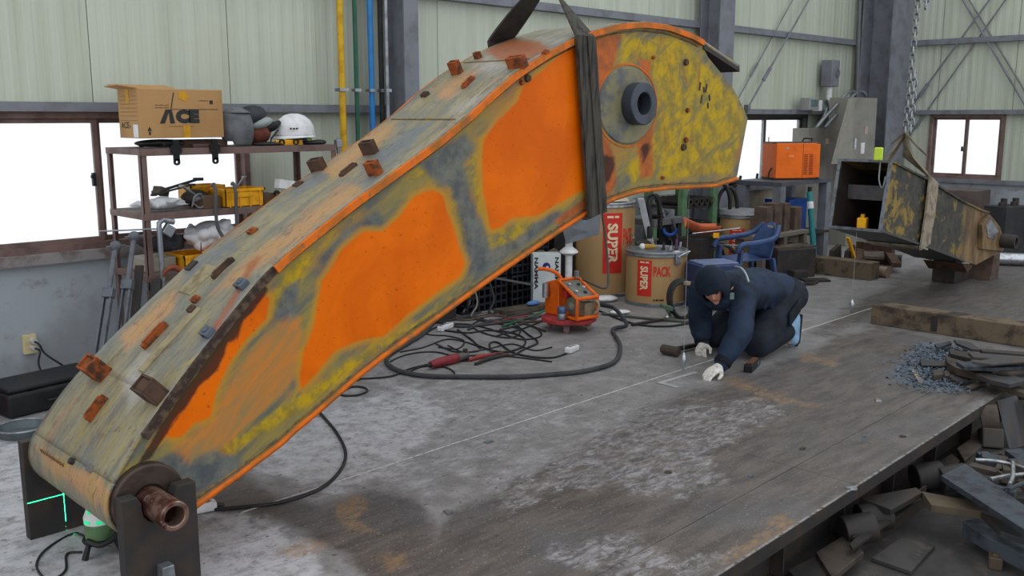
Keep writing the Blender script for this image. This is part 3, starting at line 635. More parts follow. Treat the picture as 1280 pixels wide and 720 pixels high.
def fn(u, v):
    x = P0.x + (1.52 - P0.x) * u; z0 = P0.z; z1 = float(topz(1.52)) + 0.006
    zz = z0 + (z1 - z0) * u + 0.018 * math.sin(math.pi * u)
    a = float(nearY(x)) - 0.012; b = float(farY(x)) + 0.012
    return (x, a + (b - a) * v, zz)
mb.sheet(fn, 16, 26); V3 = np.array(mb.v); o = mb.build('nose_plate', m_top, boom, smooth=60); nose_paint(o, V3)
s = o.modifiers.new('solid', 'SOLIDIFY'); s.thickness = 0.016; s.offset = 0
skin_strip(1.46, 5.48, 'bottom_plate', lambda x: float(botz(x)) - 0.006, lip_orange, 0.02, lambda x: 0.02, ny=4)
# orange edge of the top plate, cut edge near the foot, end plate at the tip
def edge_bar(x0, x1, yfun, m, name, w=0.012, h=0.03, step=0.06):
    X = np.append(np.arange(x0, x1, step), x1)
    pts = [(x, float(yfun(x)), float(topz(x)) - 0.004) for x in X]
    return MB().strip(pts, [(0, w, 0)] * len(pts), h).build(name, m, boom, smooth=30)
edge_bar(2.03, 5.02, lambda x: nearY(x) - 0.024, lip_orange, 'top_edge')
edge_bar(2.03, 5.02, lambda x: farY(x) + 0.024, lip_orange, 'top_edge')
edge_bar(1.40, 2.03, lambda x: nearY(x) - 0.018, cut_edge, 'torch_cut_edge', 0.006, 0.035)
# inner weld line just below the top edge
pts = [(x, float(nearY(x)) - 0.004, float(topz(x)) - 0.036) for x in np.arange(2.05, 5.0, 0.06)]
MB().tube(pts, 0.007, 6).build('weld_bead', M('weld', (120, 100, 60), 0.6, 0.2, (70, 66, 60), 30, 0.9), boom, smooth=60)
pts = [(x, float(nearY(x)) - 0.004, float(botz(x)) + 0.02) for x in np.arange(1.5, 5.4, 0.06)]
MB().tube(pts, 0.008, 6).build('weld_bead', MATS['weld'], boom, smooth=60)
MB().prism([(5.04, 3.432, 2.176), (5.445, 3.432, 2.052), (5.445, 3.998, 2.052), (5.04, 3.998, 2.176)], (0, 0, -0.02)).build('end_flange', dark_steel, boom)
MB().prism([(5.0, 3.92, 2.15), (5.40, 3.92, 2.03), (5.36, 3.92, 1.85), (5.0, 3.92, 1.8)], (0, 0.03, 0)).build('inner_rib', dark_steel, boom)
mb = MB(); tip = [(5.03, 2.185), (5.10, 2.11), (5.38, 1.94), (5.53, 1.80), (5.58, 1.74), (5.48, 1.36)]
for i in range(len(tip) - 1):
    a, b = tip[i], tip[i + 1]
    mb.add([(a[0], 3.45, a[1]), (b[0], 3.45, b[1]), (b[0], 3.47, b[1]), (a[0], 3.47, a[1])], [(0, 1, 2, 3)])
mb.build('tip_edge', galv, boom, solid=0.012)
MB().prism([(5.02, 3.47, 2.17), (5.12, 3.47, 2.08), (5.12, 3.97, 2.08), (5.02, 3.97, 2.17)], (-0.3, 0, -0.5)).build('end_plate', dark_steel, boom)
# cross seam on the top plate
for (xx, w) in ((3.06, 0.005), (3.56, 0.004)):
    z = float(topz(xx)) + 0.018
    MB().tube([(xx, 3.47, z), (xx, 3.96, z)], w, 6).build('seam_weld', MATS['weld'], boom)
# foot: boss ring, hollow pin
ring_dark = M('boss_ring', (74, 62, 56), 0.5, 0.5, (52, 44, 42), 14, 0.8, 0.3)
MB().pipe((PINX, 3.34, PINZ), (PINX, 3.275, PINZ), 0.136, 0.056, 40).build('boss_ring', ring_dark, boom, bevel=0.008, smooth=40)
MB().pipe((PINX, 4.05, PINZ), (PINX, 4.10, PINZ), 0.136, 0.056, 40).build('boss_ring', ring_dark, boom, bevel=0.008, smooth=40)
pin_m = M('pin_steel', (136, 108, 96), 0.32, 0.6, (84, 48, 42), 14, 1.0, 0.3, (1, 1, 1), 0.4, 0.6, (176, 166, 162))
MB().cyl((PINX, 3.25, PINZ), (PINX, 3.26, PINZ), 0.0365, n=24).build('pin_shade', M('pin_shade_black', (20, 16, 16), 0.9), boom)  # black disc paints the shade inside the hollow pin
MB().pipe((PINX, 3.075, PINZ), (PINX, 4.24, PINZ), 0.054, 0.036, 32).build('pin', pin_m, boom, bevel=0.004, smooth=40)
# pivot boss at the bend: doubler disc, ring, bore
bc = WY(790, 130, 3.45); bx_, bz_ = bc[0], bc[2]
grey_bare = M('bare_grey', (84, 88, 92), 0.5, 0.1, (122, 116, 88), 6, 1.0, 0.2, (1, 1, 1), 0.42, 0.6, (140, 124, 44))
MB().cyl((bx_ - 0.05, 3.452, bz_ - 0.01), (bx_ - 0.05, 3.434, bz_ - 0.01), 0.265, 0.25, 48).squash(bz_ - 0.01, 0.84).build('doubler_disc', grey_bare, boom, bevel=0.004, smooth=40)
MB().tube([(bx_ - 0.05 + 0.272 * math.cos(a), 3.446, bz_ - 0.01 + 0.272 * 0.84 * math.sin(a)) for a in np.linspace(0, 2 * math.pi, 49)[:-1]], 0.008, 6, closed=True).build('weld_bead', lip_orange, boom, smooth=60)
MB().pipe((bx_, 3.46, bz_), (bx_, 3.36, bz_), 0.118, 0.062, 40).build('pivot_boss', M('pivot_boss', (66, 72, 82), 0.45, 0.3, (50, 54, 60), 9, 0.8), boom, bevel=0.006, smooth=40)
MB().cyl((bx_, 3.44, bz_), (bx_, 3.43, bz_), 0.066, n=32).build('bore', M('bore_black', (10, 10, 12), 0.8), boom)
# studs on the near side
for (x, y, r) in ((855, 78, 0.022), (814, 72, 0.012), (857, 138, 0.016), (855, 175, 0.02), (852, 184, 0.024), (826, 222, 0.012), (657, 98, 0.022), (650, 103, 0.016)):
    P = WY(x, y, 3.45); MB().cyl((P[0], 3.452, P[2]), (P[0], 3.425, P[2]), r, r * 0.8, 8).build('stud', rust_orange if r < 0.021 else rust_steel, boom)
# stamped chalk-like marks near the tip
ft = [(875, 108), (880, 112), (877, 124), (885, 132), (883, 110), (887, 122)]
for i, (x, y) in enumerate(ft):
    P = WY(x, y, 3.44); MB().box((P[0], 3.441, P[2]), (0.014, 0.004, 0.05 if i % 2 == 0 else 0.035), Ry(12 * (-1) ** i)).build('paint_mark', ink_black, boom)
# brackets on top
def on_top(x, y):
    d = ray(x, y); lo, hi = 2.0, 9.0
    ts = np.linspace(1.5, 9, 3000); P = CP + ts[:, None] * d; h = P[:, 2] - topz(np.clip(P[:, 0], 1.25, 5.0)) - 0.016
    i = np.argmax((h < 0) & (P[:, 1] > 3.2)); return P[i]
def top_frame(x):
    dz = float(topz(x + 0.05) - topz(x - 0.05)) / 0.1
    return frame((1, 0, dz), (0, 0, 1))
def bracket(x, y, size, m, kind='box', yaw=0, label=None):
    k_ = 1.12 if x < 330 else 0.85; size = (size[0] * k_, size[1] * k_, size[2] * k_)
    P = on_top(x, y); F = top_frame(P[0]) @ Rz(yaw); c = Vector(P) + F @ V(0, 0, size[2] / 2 - 0.006); mb = MB()
    if kind == 'box':          # short length of hollow section standing on the plate
        a, b, h = size; tk = 0.010
        for s in (-1, 1): mb.box(c + F @ V(s * (a / 2 - tk / 2), 0, 0), (tk, b, h), F); mb.box(c + F @ V(0, s * (b / 2 - tk / 2), 0), (a - 2 * tk, tk, h), F)
        mb.box(c, (a - 2 * tk, b - 2 * tk, h * 0.82), F)
    elif kind == 'bar':
        mb.box(c, size, F); mb.box(c + F @ V(0, 0, size[2] / 2 + 0.004), (size[0] * 0.8, size[1] * 0.5, 0.008), F)
    elif kind == 'plate':
        mb.box(c, size, F)
    elif kind == 'nut':
        mb.box(c, size, F); mb.cyl(c + F @ V(0, 0, size[2] / 2 - 0.002), c + F @ V(0, 0, size[2] / 2 + 0.006), min(size[:2]) * 0.3, n=10)
    o = mb.build('bracket', m, boom, bevel=0.002)
    if kind in ('box', 'bar', 'nut') and size[0] > 0.03 and x < 330:
        hole = MB()
        for s in ((-0.25, 0.25) if kind != 'nut' else (0,)):
          hole = MB(); hole.cyl(c + F @ V(-size[0] / 2 - 0.001, s * size[1], size[2] * 0.15), c + F @ V(-size[0] / 2 + 0.004, s * size[1], size[2] * 0.15), size[1] * 0.11, n=10)
          hole.build('bolt_hole', MATS['bore_black'], o)
    return o
bracket(128, 468, (0.065, 0.085, 0.085), rust_orange, 'box'); bracket(124, 513, (0.10, 0.014, 0.035), rust_orange, 'bar')
bracket(198, 496, (0.065, 0.085, 0.085), rust_steel, 'box'); bracket(196, 422, (0.12, 0.02, 0.03), rust_orange, 'bar')
bracket(214, 425, (0.30, 0.045, 0.016), M('tan_plate', (150, 138, 108), 0.6, 0.1, (110, 96, 72), 12, 0.9), 'plate')
bracket(262, 418, (0.04, 0.05, 0.03), M('grey_nut', (96, 104, 116), 0.45, 0.5), 'nut'); bracket(242, 389, (0.03, 0.035, 0.025), rust_steel, 'nut'); bracket(246, 376, (0.03, 0.035, 0.022), rust_orange, 'nut')
bracket(248, 350, (0.15, 0.10, 0.012), MATS['tan_plate'], 'plate'); bracket(280, 337, (0.11, 0.018, 0.022), rust_steel, 'bar'); bracket(304, 358, (0.04, 0.05, 0.03), MATS['grey_nut'], 'nut')
bracket(240, 333, (0.05, 0.04, 0.016), dark_steel, 'plate'); bracket(316, 290, (0.035, 0.045, 0.018), rust_orange, 'nut'); bracket(373, 231, (0.05, 0.05, 0.02), rust_steel, 'nut')
bracket(399, 212, (0.05, 0.09, 0.075), rust_steel, 'box', 20); bracket(464, 192, (0.045, 0.09, 0.085), rust_steel, 'box', 15); bracket(470, 218, (0.045, 0.08, 0.085), rust_orange, 'box', 10)
bracket(436, 214, (0.13, 0.03, 0.026), rust_steel, 'bar', 8); bracket(532, 120, (0.04, 0.05, 0.03), rust_steel, 'nut'); bracket(572, 92, (0.045, 0.07, 0.09), rust_orange, 'box', 8)
bracket(598, 73, (0.03, 0.05, 0.05), rust_orange, 'box'); bracket(586, 105, (0.12, 0.03, 0.03), rust_orange, 'bar', 10); bracket(648, 84, (0.05, 0.12, 0.075), rust_orange, 'box', 8); bracket(682, 66, (0.035, 0.035, 0.02), rust_orange, 'nut')
bracket(448, 205, (0.04, 0.03, 0.012), MATS['tan_plate'], 'plate', 20)
# stamped characters on the foot nose
for i in range(9):
    a = math.radians(160); yy = 3.94 - i * 0.028; c = V(PINX + (RB + 0.007) * math.cos(a), yy, PINZ + (RB + 0.007) * math.sin(a))
    MB().box(c, (0.004, 0.012, 0.026), Ry(-(90 - 70))).build('stamped_mark', M('stamp', (112, 82, 48), 0.8), boom)
for (x, y) in ((91, 577), (114, 587)):
    P = G(x, y, 0.0); d = ray(x, y); ts = np.linspace(2, 5, 3000); Q = CP + ts[:, None] * d
    i = int(np.argmin(np.abs(np.hypot(Q[:, 0] - PINX, Q[:, 2] - PINZ) - RB - 0.008) + 10 * (Q[:, 0] > PINX))); c = Vector(Q[i]); nrm = (c - V(PINX, c.y, PINZ)).normalized()
    MB().cyl(c - nrm * 0.01, c + nrm * 0.014, 0.014, n=6).build('grease_nipple', dark_steel if x < 100 else bright_steel, boom)
# ---------------------------------------------------------------- support plates with notch
def support(y0, y1, xa, xb, label, gusset):
    top = 0.428; mb = MB(); r = 0.06
    L = [(xa, 0), (xb, 0), (xb, top), (PINX + 0.075, top), (PINX + r, top - 0.03)]
    L += [(PINX + r * math.cos(a), PINZ + r * math.sin(a)) for a in np.linspace(0, -math.pi, 9)]
    L += [(PINX - r, top - 0.03), (PINX - 0.075, top), (xa, top)]
    t = thing('support_plate', label, 'support', ((xa + xb) / 2, (y0 + y1) / 2, 0))
    mb.prism([(x, y0, z) for x, z in L], (0, y1 - y0, 0)).build('plate', dark_steel, t, bevel=0.003)
    if gusset:
        MB().prism([(PINX - 0.03, y0, 0), (PINX + 0.03, y0, 0), (PINX + 0.022, y0, 0.16), (PINX - 0.022, y0, 0.16)], (0, -0.05, 0)).build('gusset', galv, t, bevel=0.004)
    return t
support(3.205, 3.262, 1.258, 1.535, 'notched dark steel plate holding the projecting pin end', True)
support(4.105, 4.155, 1.225, 1.56, 'dark steel support plate lit by the green laser cross', False)
# ---------------------------------------------------------------- lifting sling of the boom
sl = thing('lifting_sling', 'dark woven webbing sling looped under the orange boom', 'sling', (3.95, 3.72, 1.2))
hook = V(3.945, 3.72, 2.50)
def lerp(a, b, u): return Vector(a) + (Vector(b) - Vector(a)) * u
# near leg: from the hook over the near top edge, down the side, under the boom, up the far side, back to the hook
e0 = V(3.91, 3.405, float(topz(3.9)) + 0.01); e1 = V(4.03, 3.405, float(botz(4.03)) - 0.03); f0 = V(4.03, 4.02, float(botz(4.03)) - 0.03); f1 = V(3.88, 4.02, float(topz(3.9)) + 0.01)
tilt = (e1 - e0).normalized(); side = V(0, 1, 0).cross(tilt).normalized() * 0.075
mb = MB(); pts = [lerp(hook, e0, u) for u in np.linspace(0, 1, 10)]; 
ws = []
for i, u in enumerate(np.linspace(0, 1, 10)):
    a = (1 - u) * math.radians(55); ws.append((V(1, 0, 0) * math.cos(a) + V(0, 1, 0) * math.sin(a)).normalized() * (0.062 + 0.012 * u))
pts += [lerp(e0, e1, u) for u in np.linspace(0.06, 1, 9)]; ws += [side if side.x > 0 else -side] * 9
mb.strip(pts, ws, 0.012).build('near_leg', sling_dark, sl, smooth=40)
for s, yo in ((0.55, -0.01), (-0.55, -0.01)):
    MB().strip([p + w * s + V(0, yo, 0) for p, w in zip(pts[9:], ws[9:])], [Vector(w) * 0.42 for w in ws[9:]], 0.008).build('webbing_ply', sling_dark, sl, smooth=40)
mb = MB(); mb.strip([lerp(e1, f0, u) for u in np.linspace(0, 1, 6)], [V(0.08, 0, 0.02)] * 6, 0.012).build('under_loop', sling_dark, sl)
pts = [lerp(f0, f1, u) for u in np.linspace(0, 1, 5)] + [lerp(f1, hook, u) for u in np.linspace(0.05, 1, 10)]
ws = [V(0.085, 0, 0.0)] * 5 + [(V(1, 0, 0) * math.cos(math.radians(70 * u)) + V(0, -1, 0.6) * math.sin(math.radians(70 * u))).normalized() * 0.085 for u in np.linspace(0.05, 1, 10)]
MB().strip(pts, ws, 0.014).build('far_leg', M('sling_dark_inner', (52, 46, 44), 0.85, 0, (34, 32, 32), 9, 1.0, 0.5), sl, smooth=40)
mb = MB(); mb.tube([hook + V(0, 0.1, 0.05), hook + V(0, 0.08, -0.02), hook + V(0, 0, -0.04), hook + V(0, -0.08, -0.02), hook + V(0, -0.09, 0.1), hook + V(0, 0, 0.16), hook + V(0, 0, 0.5)], 0.03, 10, smooth=5)
tag(mb.build('crane_hook', dark_steel), 'dark crane hook above the orange boom carrying its sling', 'hook')
def lumpy(name, m, c, size, label, cat, n=16, seed=1, vox=0.008):
    r = random.Random(seed); mb = MB(); c = Vector(c); mb.ball(c, (size[0] * 0.8, size[1] * 0.8, size[2] * 0.8))
    for i in range(n):
        a = r.random() * 6.283; q = r.random() ** 0.5; h = (r.random() * 2 - 1) * 0.75; k = math.sqrt(max(0.05, 1 - h * h)); s_ = 0.22 + 0.22 * r.random()
        p0 = c + V(size[0] * 0.8 * math.cos(a) * k, size[1] * 0.8 * math.sin(a) * k, size[2] * 0.75 * h); p1 = p0 + V((r.random() - 0.5) * size[0] * 0.7, (r.random() - 0.5) * size[1] * 0.7, (r.random() - 0.5) * size[2] * 0.8)
        mb.caps(p0, p1, min(size) * s_, min(size) * s_ * 0.5)
    zmin = c.z - size[2]; mb.v = [(x, y, max(z, zmin)) for x, y, z in mb.v]
    o = mb.build(name, m, smooth=180); q = o.modifiers.new('remesh', 'REMESH'); q.mode = 'VOXEL'; q.voxel_size = vox; q.use_smooth_shade = True
    q = o.modifiers.new('smooth', 'SMOOTH'); q.iterations = 3; q.factor = 0.5
    return tag(o, label, cat)
# ================================================================ text helper
def text_mesh(body, size, bold=0.0):
    if set(body) <= {'m', ' '}:      # illegible fine print: one thin bar per word
        vs, fs, x = [], [], 0.0
        for w_ in body.split(' '):
            n = len(vs); vs += [(x, 0), (x + len(w_), 0), (x + len(w_), 1), (x, 1)]; fs.append((n, n + 1, n + 2, n + 3)); x += len(w_) + 0.6
        return np.array(vs, float), fs
    cu = bpy.data.curves.new('txt', 'FONT'); cu.body = body; cu.size = size; cu.offset = bold; cu.resolution_u = 3; cu.fill_mode = 'BOTH'; cu.extrude = 0.0
    ob = bpy.data.objects.new('txt', cu); COL.objects.link(ob); dg = bpy.context.evaluated_depsgraph_get()
    me = bpy.data.meshes.new_from_object(ob.evaluated_get(dg)); bpy.data.objects.remove(ob)
    vs = np.array([v.co[:] for v in me.vertices]); fs = [tuple(p.vertices) for p in me.polygons]; bpy.data.meshes.remove(me)
    return vs[:, :2], fs
def flat_text(body, size, o, ux, uy, m, parent, bold=0.0, name='lettering', width=None, height=None):
    vs, fs = text_mesh(body, size, bold)
    mn = vs.min(0); mx = vs.max(0); vs = vs - mn; d = mx - mn
    if width: vs[:, 0] *= width / d[0]
    if height: vs[:, 1] *= height / d[1]
    mb = MB(); o = Vector(o); ux = Vector(ux); uy = Vector(uy)
    mb.add([o + ux * float(a) + uy * float(b) for a, b in vs], fs)
    return mb.build(name, m, parent, fix=False)
# ================================================================ shelf rack on the left
SX0, SX1, SY0, SY1 = 2.63, 4.10, 5.98, 6.50
rack = thing('shelf_rack', 'rusty brown angle iron rack with three shelves in front of window', 'shelf rack', ((SX0 + SX1) / 2, (SY0 + SY1) / 2, 0))
for x in (SX0, SX1):
    for y in (SY0, SY1):
        sx = 1 if x == SX0 else -1; sy = 1 if y == SY0 else -1
        MB().bb((x, y, 0), (x + sx * 0.04, y + sy * 0.005, 1.55)).bb((x, y, 0), (x + sx * 0.005, y + sy * 0.04, 1.55)).build('post', frame_brown, rack)
for z in (1.55, 1.14, 0.74):
    MB().bb((SX0, SY0 - 0.006, z - 0.045), (SX1, SY0, z)).build('front_rail', frame_brown, rack); MB().bb((SX0, SY1, z - 0.045), (SX1, SY1 + 0.006, z)).build('rear_rail', frame_brown, rack)
    MB().bb((SX0 - 0.006, SY0, z - 0.04), (SX0, SY1, z)).build('end_rail', frame_brown, rack); MB().bb((SX1, SY0, z - 0.04), (SX1 + 0.006, SY1, z)).build('end_rail', frame_brown, rack)
    MB().bb((SX0, SY0, z - 0.012), (SX1, SY1, z)).build('shelf', M('shelf_board', (112, 100, 94), 0.7, 0, (78, 66, 62), 6, 0.8), rack)
ZS = (1.55, 1.14, 0.74)
# ---- cardboard carton
bx0, bx1, by0, by1, bz0, bz1 = 2.645, 3.215, 5.985, 6.30, 1.615, 1.925
carton = thing('cardboard_carton', 'brown cardboard carton printed ACE on top of the shelf rack', 'carton', ((bx0 + bx1) / 2, (by0 + by1) / 2, bz0))
mb = MB().bb((bx0, by0, bz0), (bx1, by1, bz1)); mb.build('box_body', cardboard, carton, bevel=0.004)
MB().prism([(bx0, by0 + 0.01, bz1), (bx0, by1, bz1), (bx0 - 0.06, by1 + 0.05, bz1 + 0.015), (bx0 - 0.08, by0 + 0.12, bz1 + 0.02)], (0.0, 0, 0.006)).build('flap', cardboard, carton)
MB().prism([(bx0 + 0.02, by1, bz1 - 0.002), (bx1 - 0.15, by1, bz1 - 0.002), (bx1 - 0.2, by1 + 0.1, bz1 + 0.03), (bx0 - 0.02, by1 + 0.1, bz1 + 0.03)], (0, 0, 0.006)).build('flap', cardboard, carton)
yy = by0 - 0.0015; W = bx1 - bx0; H = bz1 - bz0
LX = lambda u: bx0 + u * W; LZ = lambda v: bz0 + v * H
mb = MB(); mb.add([(LX(.225), yy, LZ(.30)), (LX(.285), yy, LZ(.30)), (LX(.335), yy, LZ(.52)), (LX(.345), yy, LZ(.30)), (LX(.405), yy, LZ(.30)), (LX(.372), yy, LZ(.585)), (LX(.30), yy, LZ(.585))], [(0, 1, 2, 6), (2, 5, 6), (2, 3, 4, 5)]); mb.build('lettering', ink_black, carton)
flat_text('CE', 0.1, (LX(.415), yy, LZ(.30)), (1, 0, 0), (0, 0, 1), ink_black, carton, 0.009, width=W * 0.285, height=H * 0.285)
flat_text('mmmmmmmmmmmmmmm', 0.02, (LX(.33), yy, LZ(.235)), (1, 0, 0), (0, 0, 1), M('ink_faint', (120, 90, 62), 0.8), carton, width=W * 0.3, height=H * 0.012)
flat_text('mm mmmm mmm', 0.02, (LX(.18), yy, LZ(.66)), (1, 0, 0), (0, 0, 1), MATS['ink_faint'], carton, width=W * 0.16, height=H * 0.02)
flat_text('mm mmm mmmm', 0.02, (LX(.18), yy, LZ(.61)), (1, 0, 0), (0, 0, 1), MATS['ink_faint'], carton, width=W * 0.16, height=H * 0.02)
flat_text('m mmmmmm m', 0.02, (LX(.70), yy, LZ(.76)), (1, 0, 0), (0, 0, 1), MATS['ink_faint'], carton, width=W * 0.12, height=H * 0.02)
MB().bb((LX(.835), yy - 0.0005, LZ(.70)), (LX(.875), yy, LZ(.78))).build('print_mark', ink_black, carton)
MB().bb((LX(.36), yy - 0.0005, LZ(.585)), (LX(.94), yy, LZ(.595))).build('print_line', ink_black, carton)
MB().prism([(LX(.36), yy, LZ(.60)), (LX(.37), yy, LZ(.60)), (LX(.41), yy, LZ(.93)), (LX(.40), yy, LZ(.93))], (0, -0.001, 0)).build('pen_stroke', ink_black, carton)
mb = MB(); mb.add([(LX(.09), yy, LZ(.07)), (LX(.115), yy, LZ(.07)), (LX(.115), yy, LZ(.14)), (LX(.09), yy, LZ(.14))], [(0, 1, 2, 3)]); mb.build('arrow_stem', ink_black, carton)
MB().add([(LX(.075), yy, LZ(.15)), (LX(.13), yy, LZ(.15)), (LX(.1025), yy, LZ(.24))], [(0, 1, 2)]).build('arrow_head', ink_black, carton)
MB().bb((LX(.50), yy - 0.0006, LZ(0)), (LX(.58), yy, LZ(.25))).build('tape', tape, carton); MB().box((LX(.51), yy, LZ(.87)), (0.05, 0.001, 0.05), Ry(12)).build('tape', tape, carton); MB().box((LX(.53), yy, LZ(.84)), (0.045, 0.0016, 0.045), Ry(35)).build('tape', tape, carton)
xl = bx0 - 0.0015
flat_text('ACE-', 0.06, (xl, by1 - 0.035, LZ(.20)), (0, -1, 0), (0, 0, 1), ink_black, carton, 0.001, width=0.14, height=0.04)
for v in (.36, .45, .53, .61, .69, .77, .85): MB().bb((xl, by0 + 0.03, LZ(v)), (xl + 0.001, by1 - 0.03, LZ(v) + 0.002)).build('form_line', MATS['ink_faint'], carton)
MB().bb((xl - 0.0006, by0 + 0.14, LZ(.70)), (xl, by0 + 0.19, LZ(1))).build('tape', tape, carton); MB().bb((xl - 0.0006, by0 + 0.03, LZ(.02)), (xl, by0 + 0.10, LZ(.28))).build('paper_label', white_plastic, carton)
# things the carton stands on
lumpy('tool_pouch', black_rubber, (2.82, 6.10, 1.582), (0.22, 0.11, 0.032), 'dark cloth tool pouch flattened beneath the cardboard carton', 'pouch', 12, 8)
tag(MB().bb((2.95, 6.06, 1.55), (3.28, 6.26, 1.60)).bb((3.0, 6.0, 1.55), (3.2, 6.06, 1.575)).build('tool_case', M('brown_case', (92, 70, 60), 0.7), bevel=0.006), 'flat brown case beneath the right end of the cardboard carton', 'case')
for xx, lab in ((2.86, 'black strap plate hanging from the rack top near its post'), (3.13, 'black strap plate hanging from the rack top below the letter E')):
    o = thing('strap_plate', lab, 'bracket', (xx, 5.965, 1.45)); d = 0.01 if xx < 3 else 0.02
    mb = MB().bb((xx - 0.02, 5.955, 1.47), (xx + 0.02, 5.97, 1.605)).bb((xx - 0.035, 5.953, 1.52), (xx + 0.035, 5.969, 1.57)); mb.build('strap', black_plastic, o)
    MB().pipe((xx, 5.955, 1.462), (xx, 5.968, 1.462), 0.022, 0.009, 14).build('eye', black_plastic, o)
# welding masks and helmets
def mask(c, yaw, m, label, sc=1.0):
    o = thing('welding_mask', label, 'mask', c); c = Vector(c); mb = MB(); n = 14
    def fn(u, v):
        a = (u - 0.5) * math.radians(190); r = (0.115 + 0.02 * math.sin(v * 3.1)) * sc; z = 0.235 * v * sc
        if v < 0.4: z += 0.09 * sc * (abs(math.cos(a)) < 0.75) * (0.4 - v)
        return c + Rz(yaw) @ V(r * math.sin(a), -r * math.cos(a) * (0.95 - 0.35 * (v - 0.4) ** 2), z)
    mb.sheet(fn, n, 10); mb.build('shell', m, o, smooth=60, solid=0.005)
    MB().sheet(lambda u, v: c + Rz(yaw) @ V(*( (lambda a, r: (r * math.sin(a), -r * math.cos(a), (0.235 + 0.04 * math.sin(v * 1.57)) * sc))((u - 0.5) * math.radians(190), (0.115 * (1 - 0.85 * v)) * sc))), n, 5).build('crown', m, o, smooth=60, solid=0.005)
    F = Rz(yaw)
    MB().tube([c + F @ V(-0.11 * sc, 0.0, 0.16 * sc), c + F @ V(-0.09 * sc, 0.08 * sc, 0.17 * sc), c + F @ V(0, 0.115 * sc, 0.17 * sc), c + F @ V(0.09 * sc, 0.08 * sc, 0.17 * sc), c + F @ V(0.11 * sc, 0, 0.16 * sc)], 0.007, 6, smooth=4).build('headband', black_plastic, o)
    return o
mask((3.36, 6.10, 1.553), 18, M('mask_grey', (104, 106, 110), 0.6, 0, (82, 82, 86), 10, 0.8), 'grey welding mask lying beside the cardboard carton', 0.95)
o = thing('welding_hood', 'dark welding hood with reddish brown leather lower part on rack', 'mask', (3.56, 6.18, 1.55)); c = V(3.56, 6.18, 1.55)
MB().ball(c + V(0, 0, 0.085), (0.115, 0.09, 0.085)).build('leather', M('leather_red', (118, 62, 46), 0.7, 0, (84, 46, 38), 14, 0.8), o, smooth=180)
MB().ball(c + V(-0.05, -0.01, 0.20), (0.13, 0.10, 0.075), Ry(-18)).build('cap', M('cap_black', (54, 56, 62), 0.6, 0, (40, 42, 46), 12, 0.8), o, smooth=180)
MB().ball(c + V(0.01, -0.055, 0.155), (0.10, 0.06, 0.038), Ry(-14)).build('lining', M('lining', (150, 158, 160), 0.7), o, smooth=180)
MB().tube([c + V(0.08, -0.03, 0.12), c + V(0.13, -0.05, 0.14), c + V(0.17, -0.05, 0.165)], [0.04, 0.03, 0.015], 10, smooth=3).build('strap', black_plastic, o, smooth=60)
o = thing('safety_helmet', 'white hard hat resting on the right end of rack top', 'helmet', (3.87, 6.16, 1.60)); c = V(3.87, 6.16, 1.615)
mb = MB(); n = 28
prof = [(0.135, 0.0), (0.132, 0.03), (0.125, 0.07), (0.105, 0.11), (0.07, 0.14), (0.03, 0.152), (0.0001, 0.154)]
def fn(u, v):
    a = 2 * math.pi * u; k = v * 6; i = min(int(k), 5); f = k - i; r = prof[i][0] * (1 - f) + prof[i + 1][0] * f; h = prof[i][1] * (1 - f) + prof[i + 1][1] * f
    e = 1 + 0.12 * abs(math.cos(a)); rib = 0.004 * (1 if abs(math.sin(a)) < 0.2 else 0)
    return c + V(r * e * math.cos(a), r * math.sin(a), h + rib)
mb.sheet(fn, 40, 18); mb.build('shell', white_plastic, o, smooth=50, solid=0.004)
MB().sheet(lambda u, v: c + V((0.148 + 0.035 * v * max(0, -math.cos(2 * math.pi * u))) * math.cos(2 * math.pi * u), (0.137 + 0.014 * v) * math.sin(2 * math.pi * u), -0.012 * v - 0.012 * v * max(0, -math.cos(2 * math.pi * u))), 36, 2).build('brim', white_plastic, o, smooth=60, solid=0.004)
for i in range(3): MB().cyl(c + V(-0.10 + 0.022 * i, -0.108 - 0.004 * i, 0.052), c + V(-0.10 + 0.022 * i, -0.118 - 0.004 * i, 0.052), 0.006, n=8).build('vent_hole', black_plastic, o)
MB().ball(c + V(0.02, -0.02, -0.025), (0.10, 0.085, 0.035)).build('harness', M('harness', (40, 74, 130), 0.6, 0, (30, 44, 60), 20, 0.8), o, smooth=180)
MB().ball(c + V(0.055, -0.10, -0.02), (0.022, 0.012, 0.022)).build('knob', M('lime', (150, 190, 60), 0.5), o, smooth=180)
o = thing('toy_level', 'yellow spirit level with round dark vials under the white helmet', 'level', (3.74, 6.06, 1.55)); MB().bb((3.64, 6.04, 1.55), (3.86, 6.07, 1.588)).build('body', yellow_plastic, o, bevel=0.004)
for xx in (3.685, 3.80): MB().pipe((xx, 6.03, 1.572), (xx, 6.08, 1.572), 0.023, 0.014, 16).build('vial', black_plastic, o)
tag(MB().tube([(3.63, 6.1, 1.556), (3.64, 6.1, 1.60), (3.70, 6.1, 1.66)], 0.006, 6).build('rod_tool', black_plastic), 'thin bent black rod standing beside the yellow spirit level', 'rod')
tag(MB().ball((3.97, 6.07, 1.564), (0.09, 0.05, 0.018)).ball((4.03, 6.09, 1.566), (0.06, 0.04, 0.02)).build('glove', black_rubber, smooth=180), 'black work glove at the right end of rack top', 'glove')
tag(MB().ball((3.58, 6.06, 1.562), (0.12, 0.05, 0.016)).build('rag', black_rubber, smooth=180), 'dark rag in front of the leather welding hood', 'rag')
o = thing('gauge_clamp', 'pale metal clamp fixed to the rack\'s right end', 'clamp', (4.13, 6.0, 1.5)); MB().cyl((4.13, 5.99, 1.48), (4.13, 5.99, 1.60), 0.014, n=10).build('screw', galv, o); MB().box((4.13, 5.99, 1.555), (0.05, 0.04, 0.06)).build('jaw', galv, o, bevel=0.005)
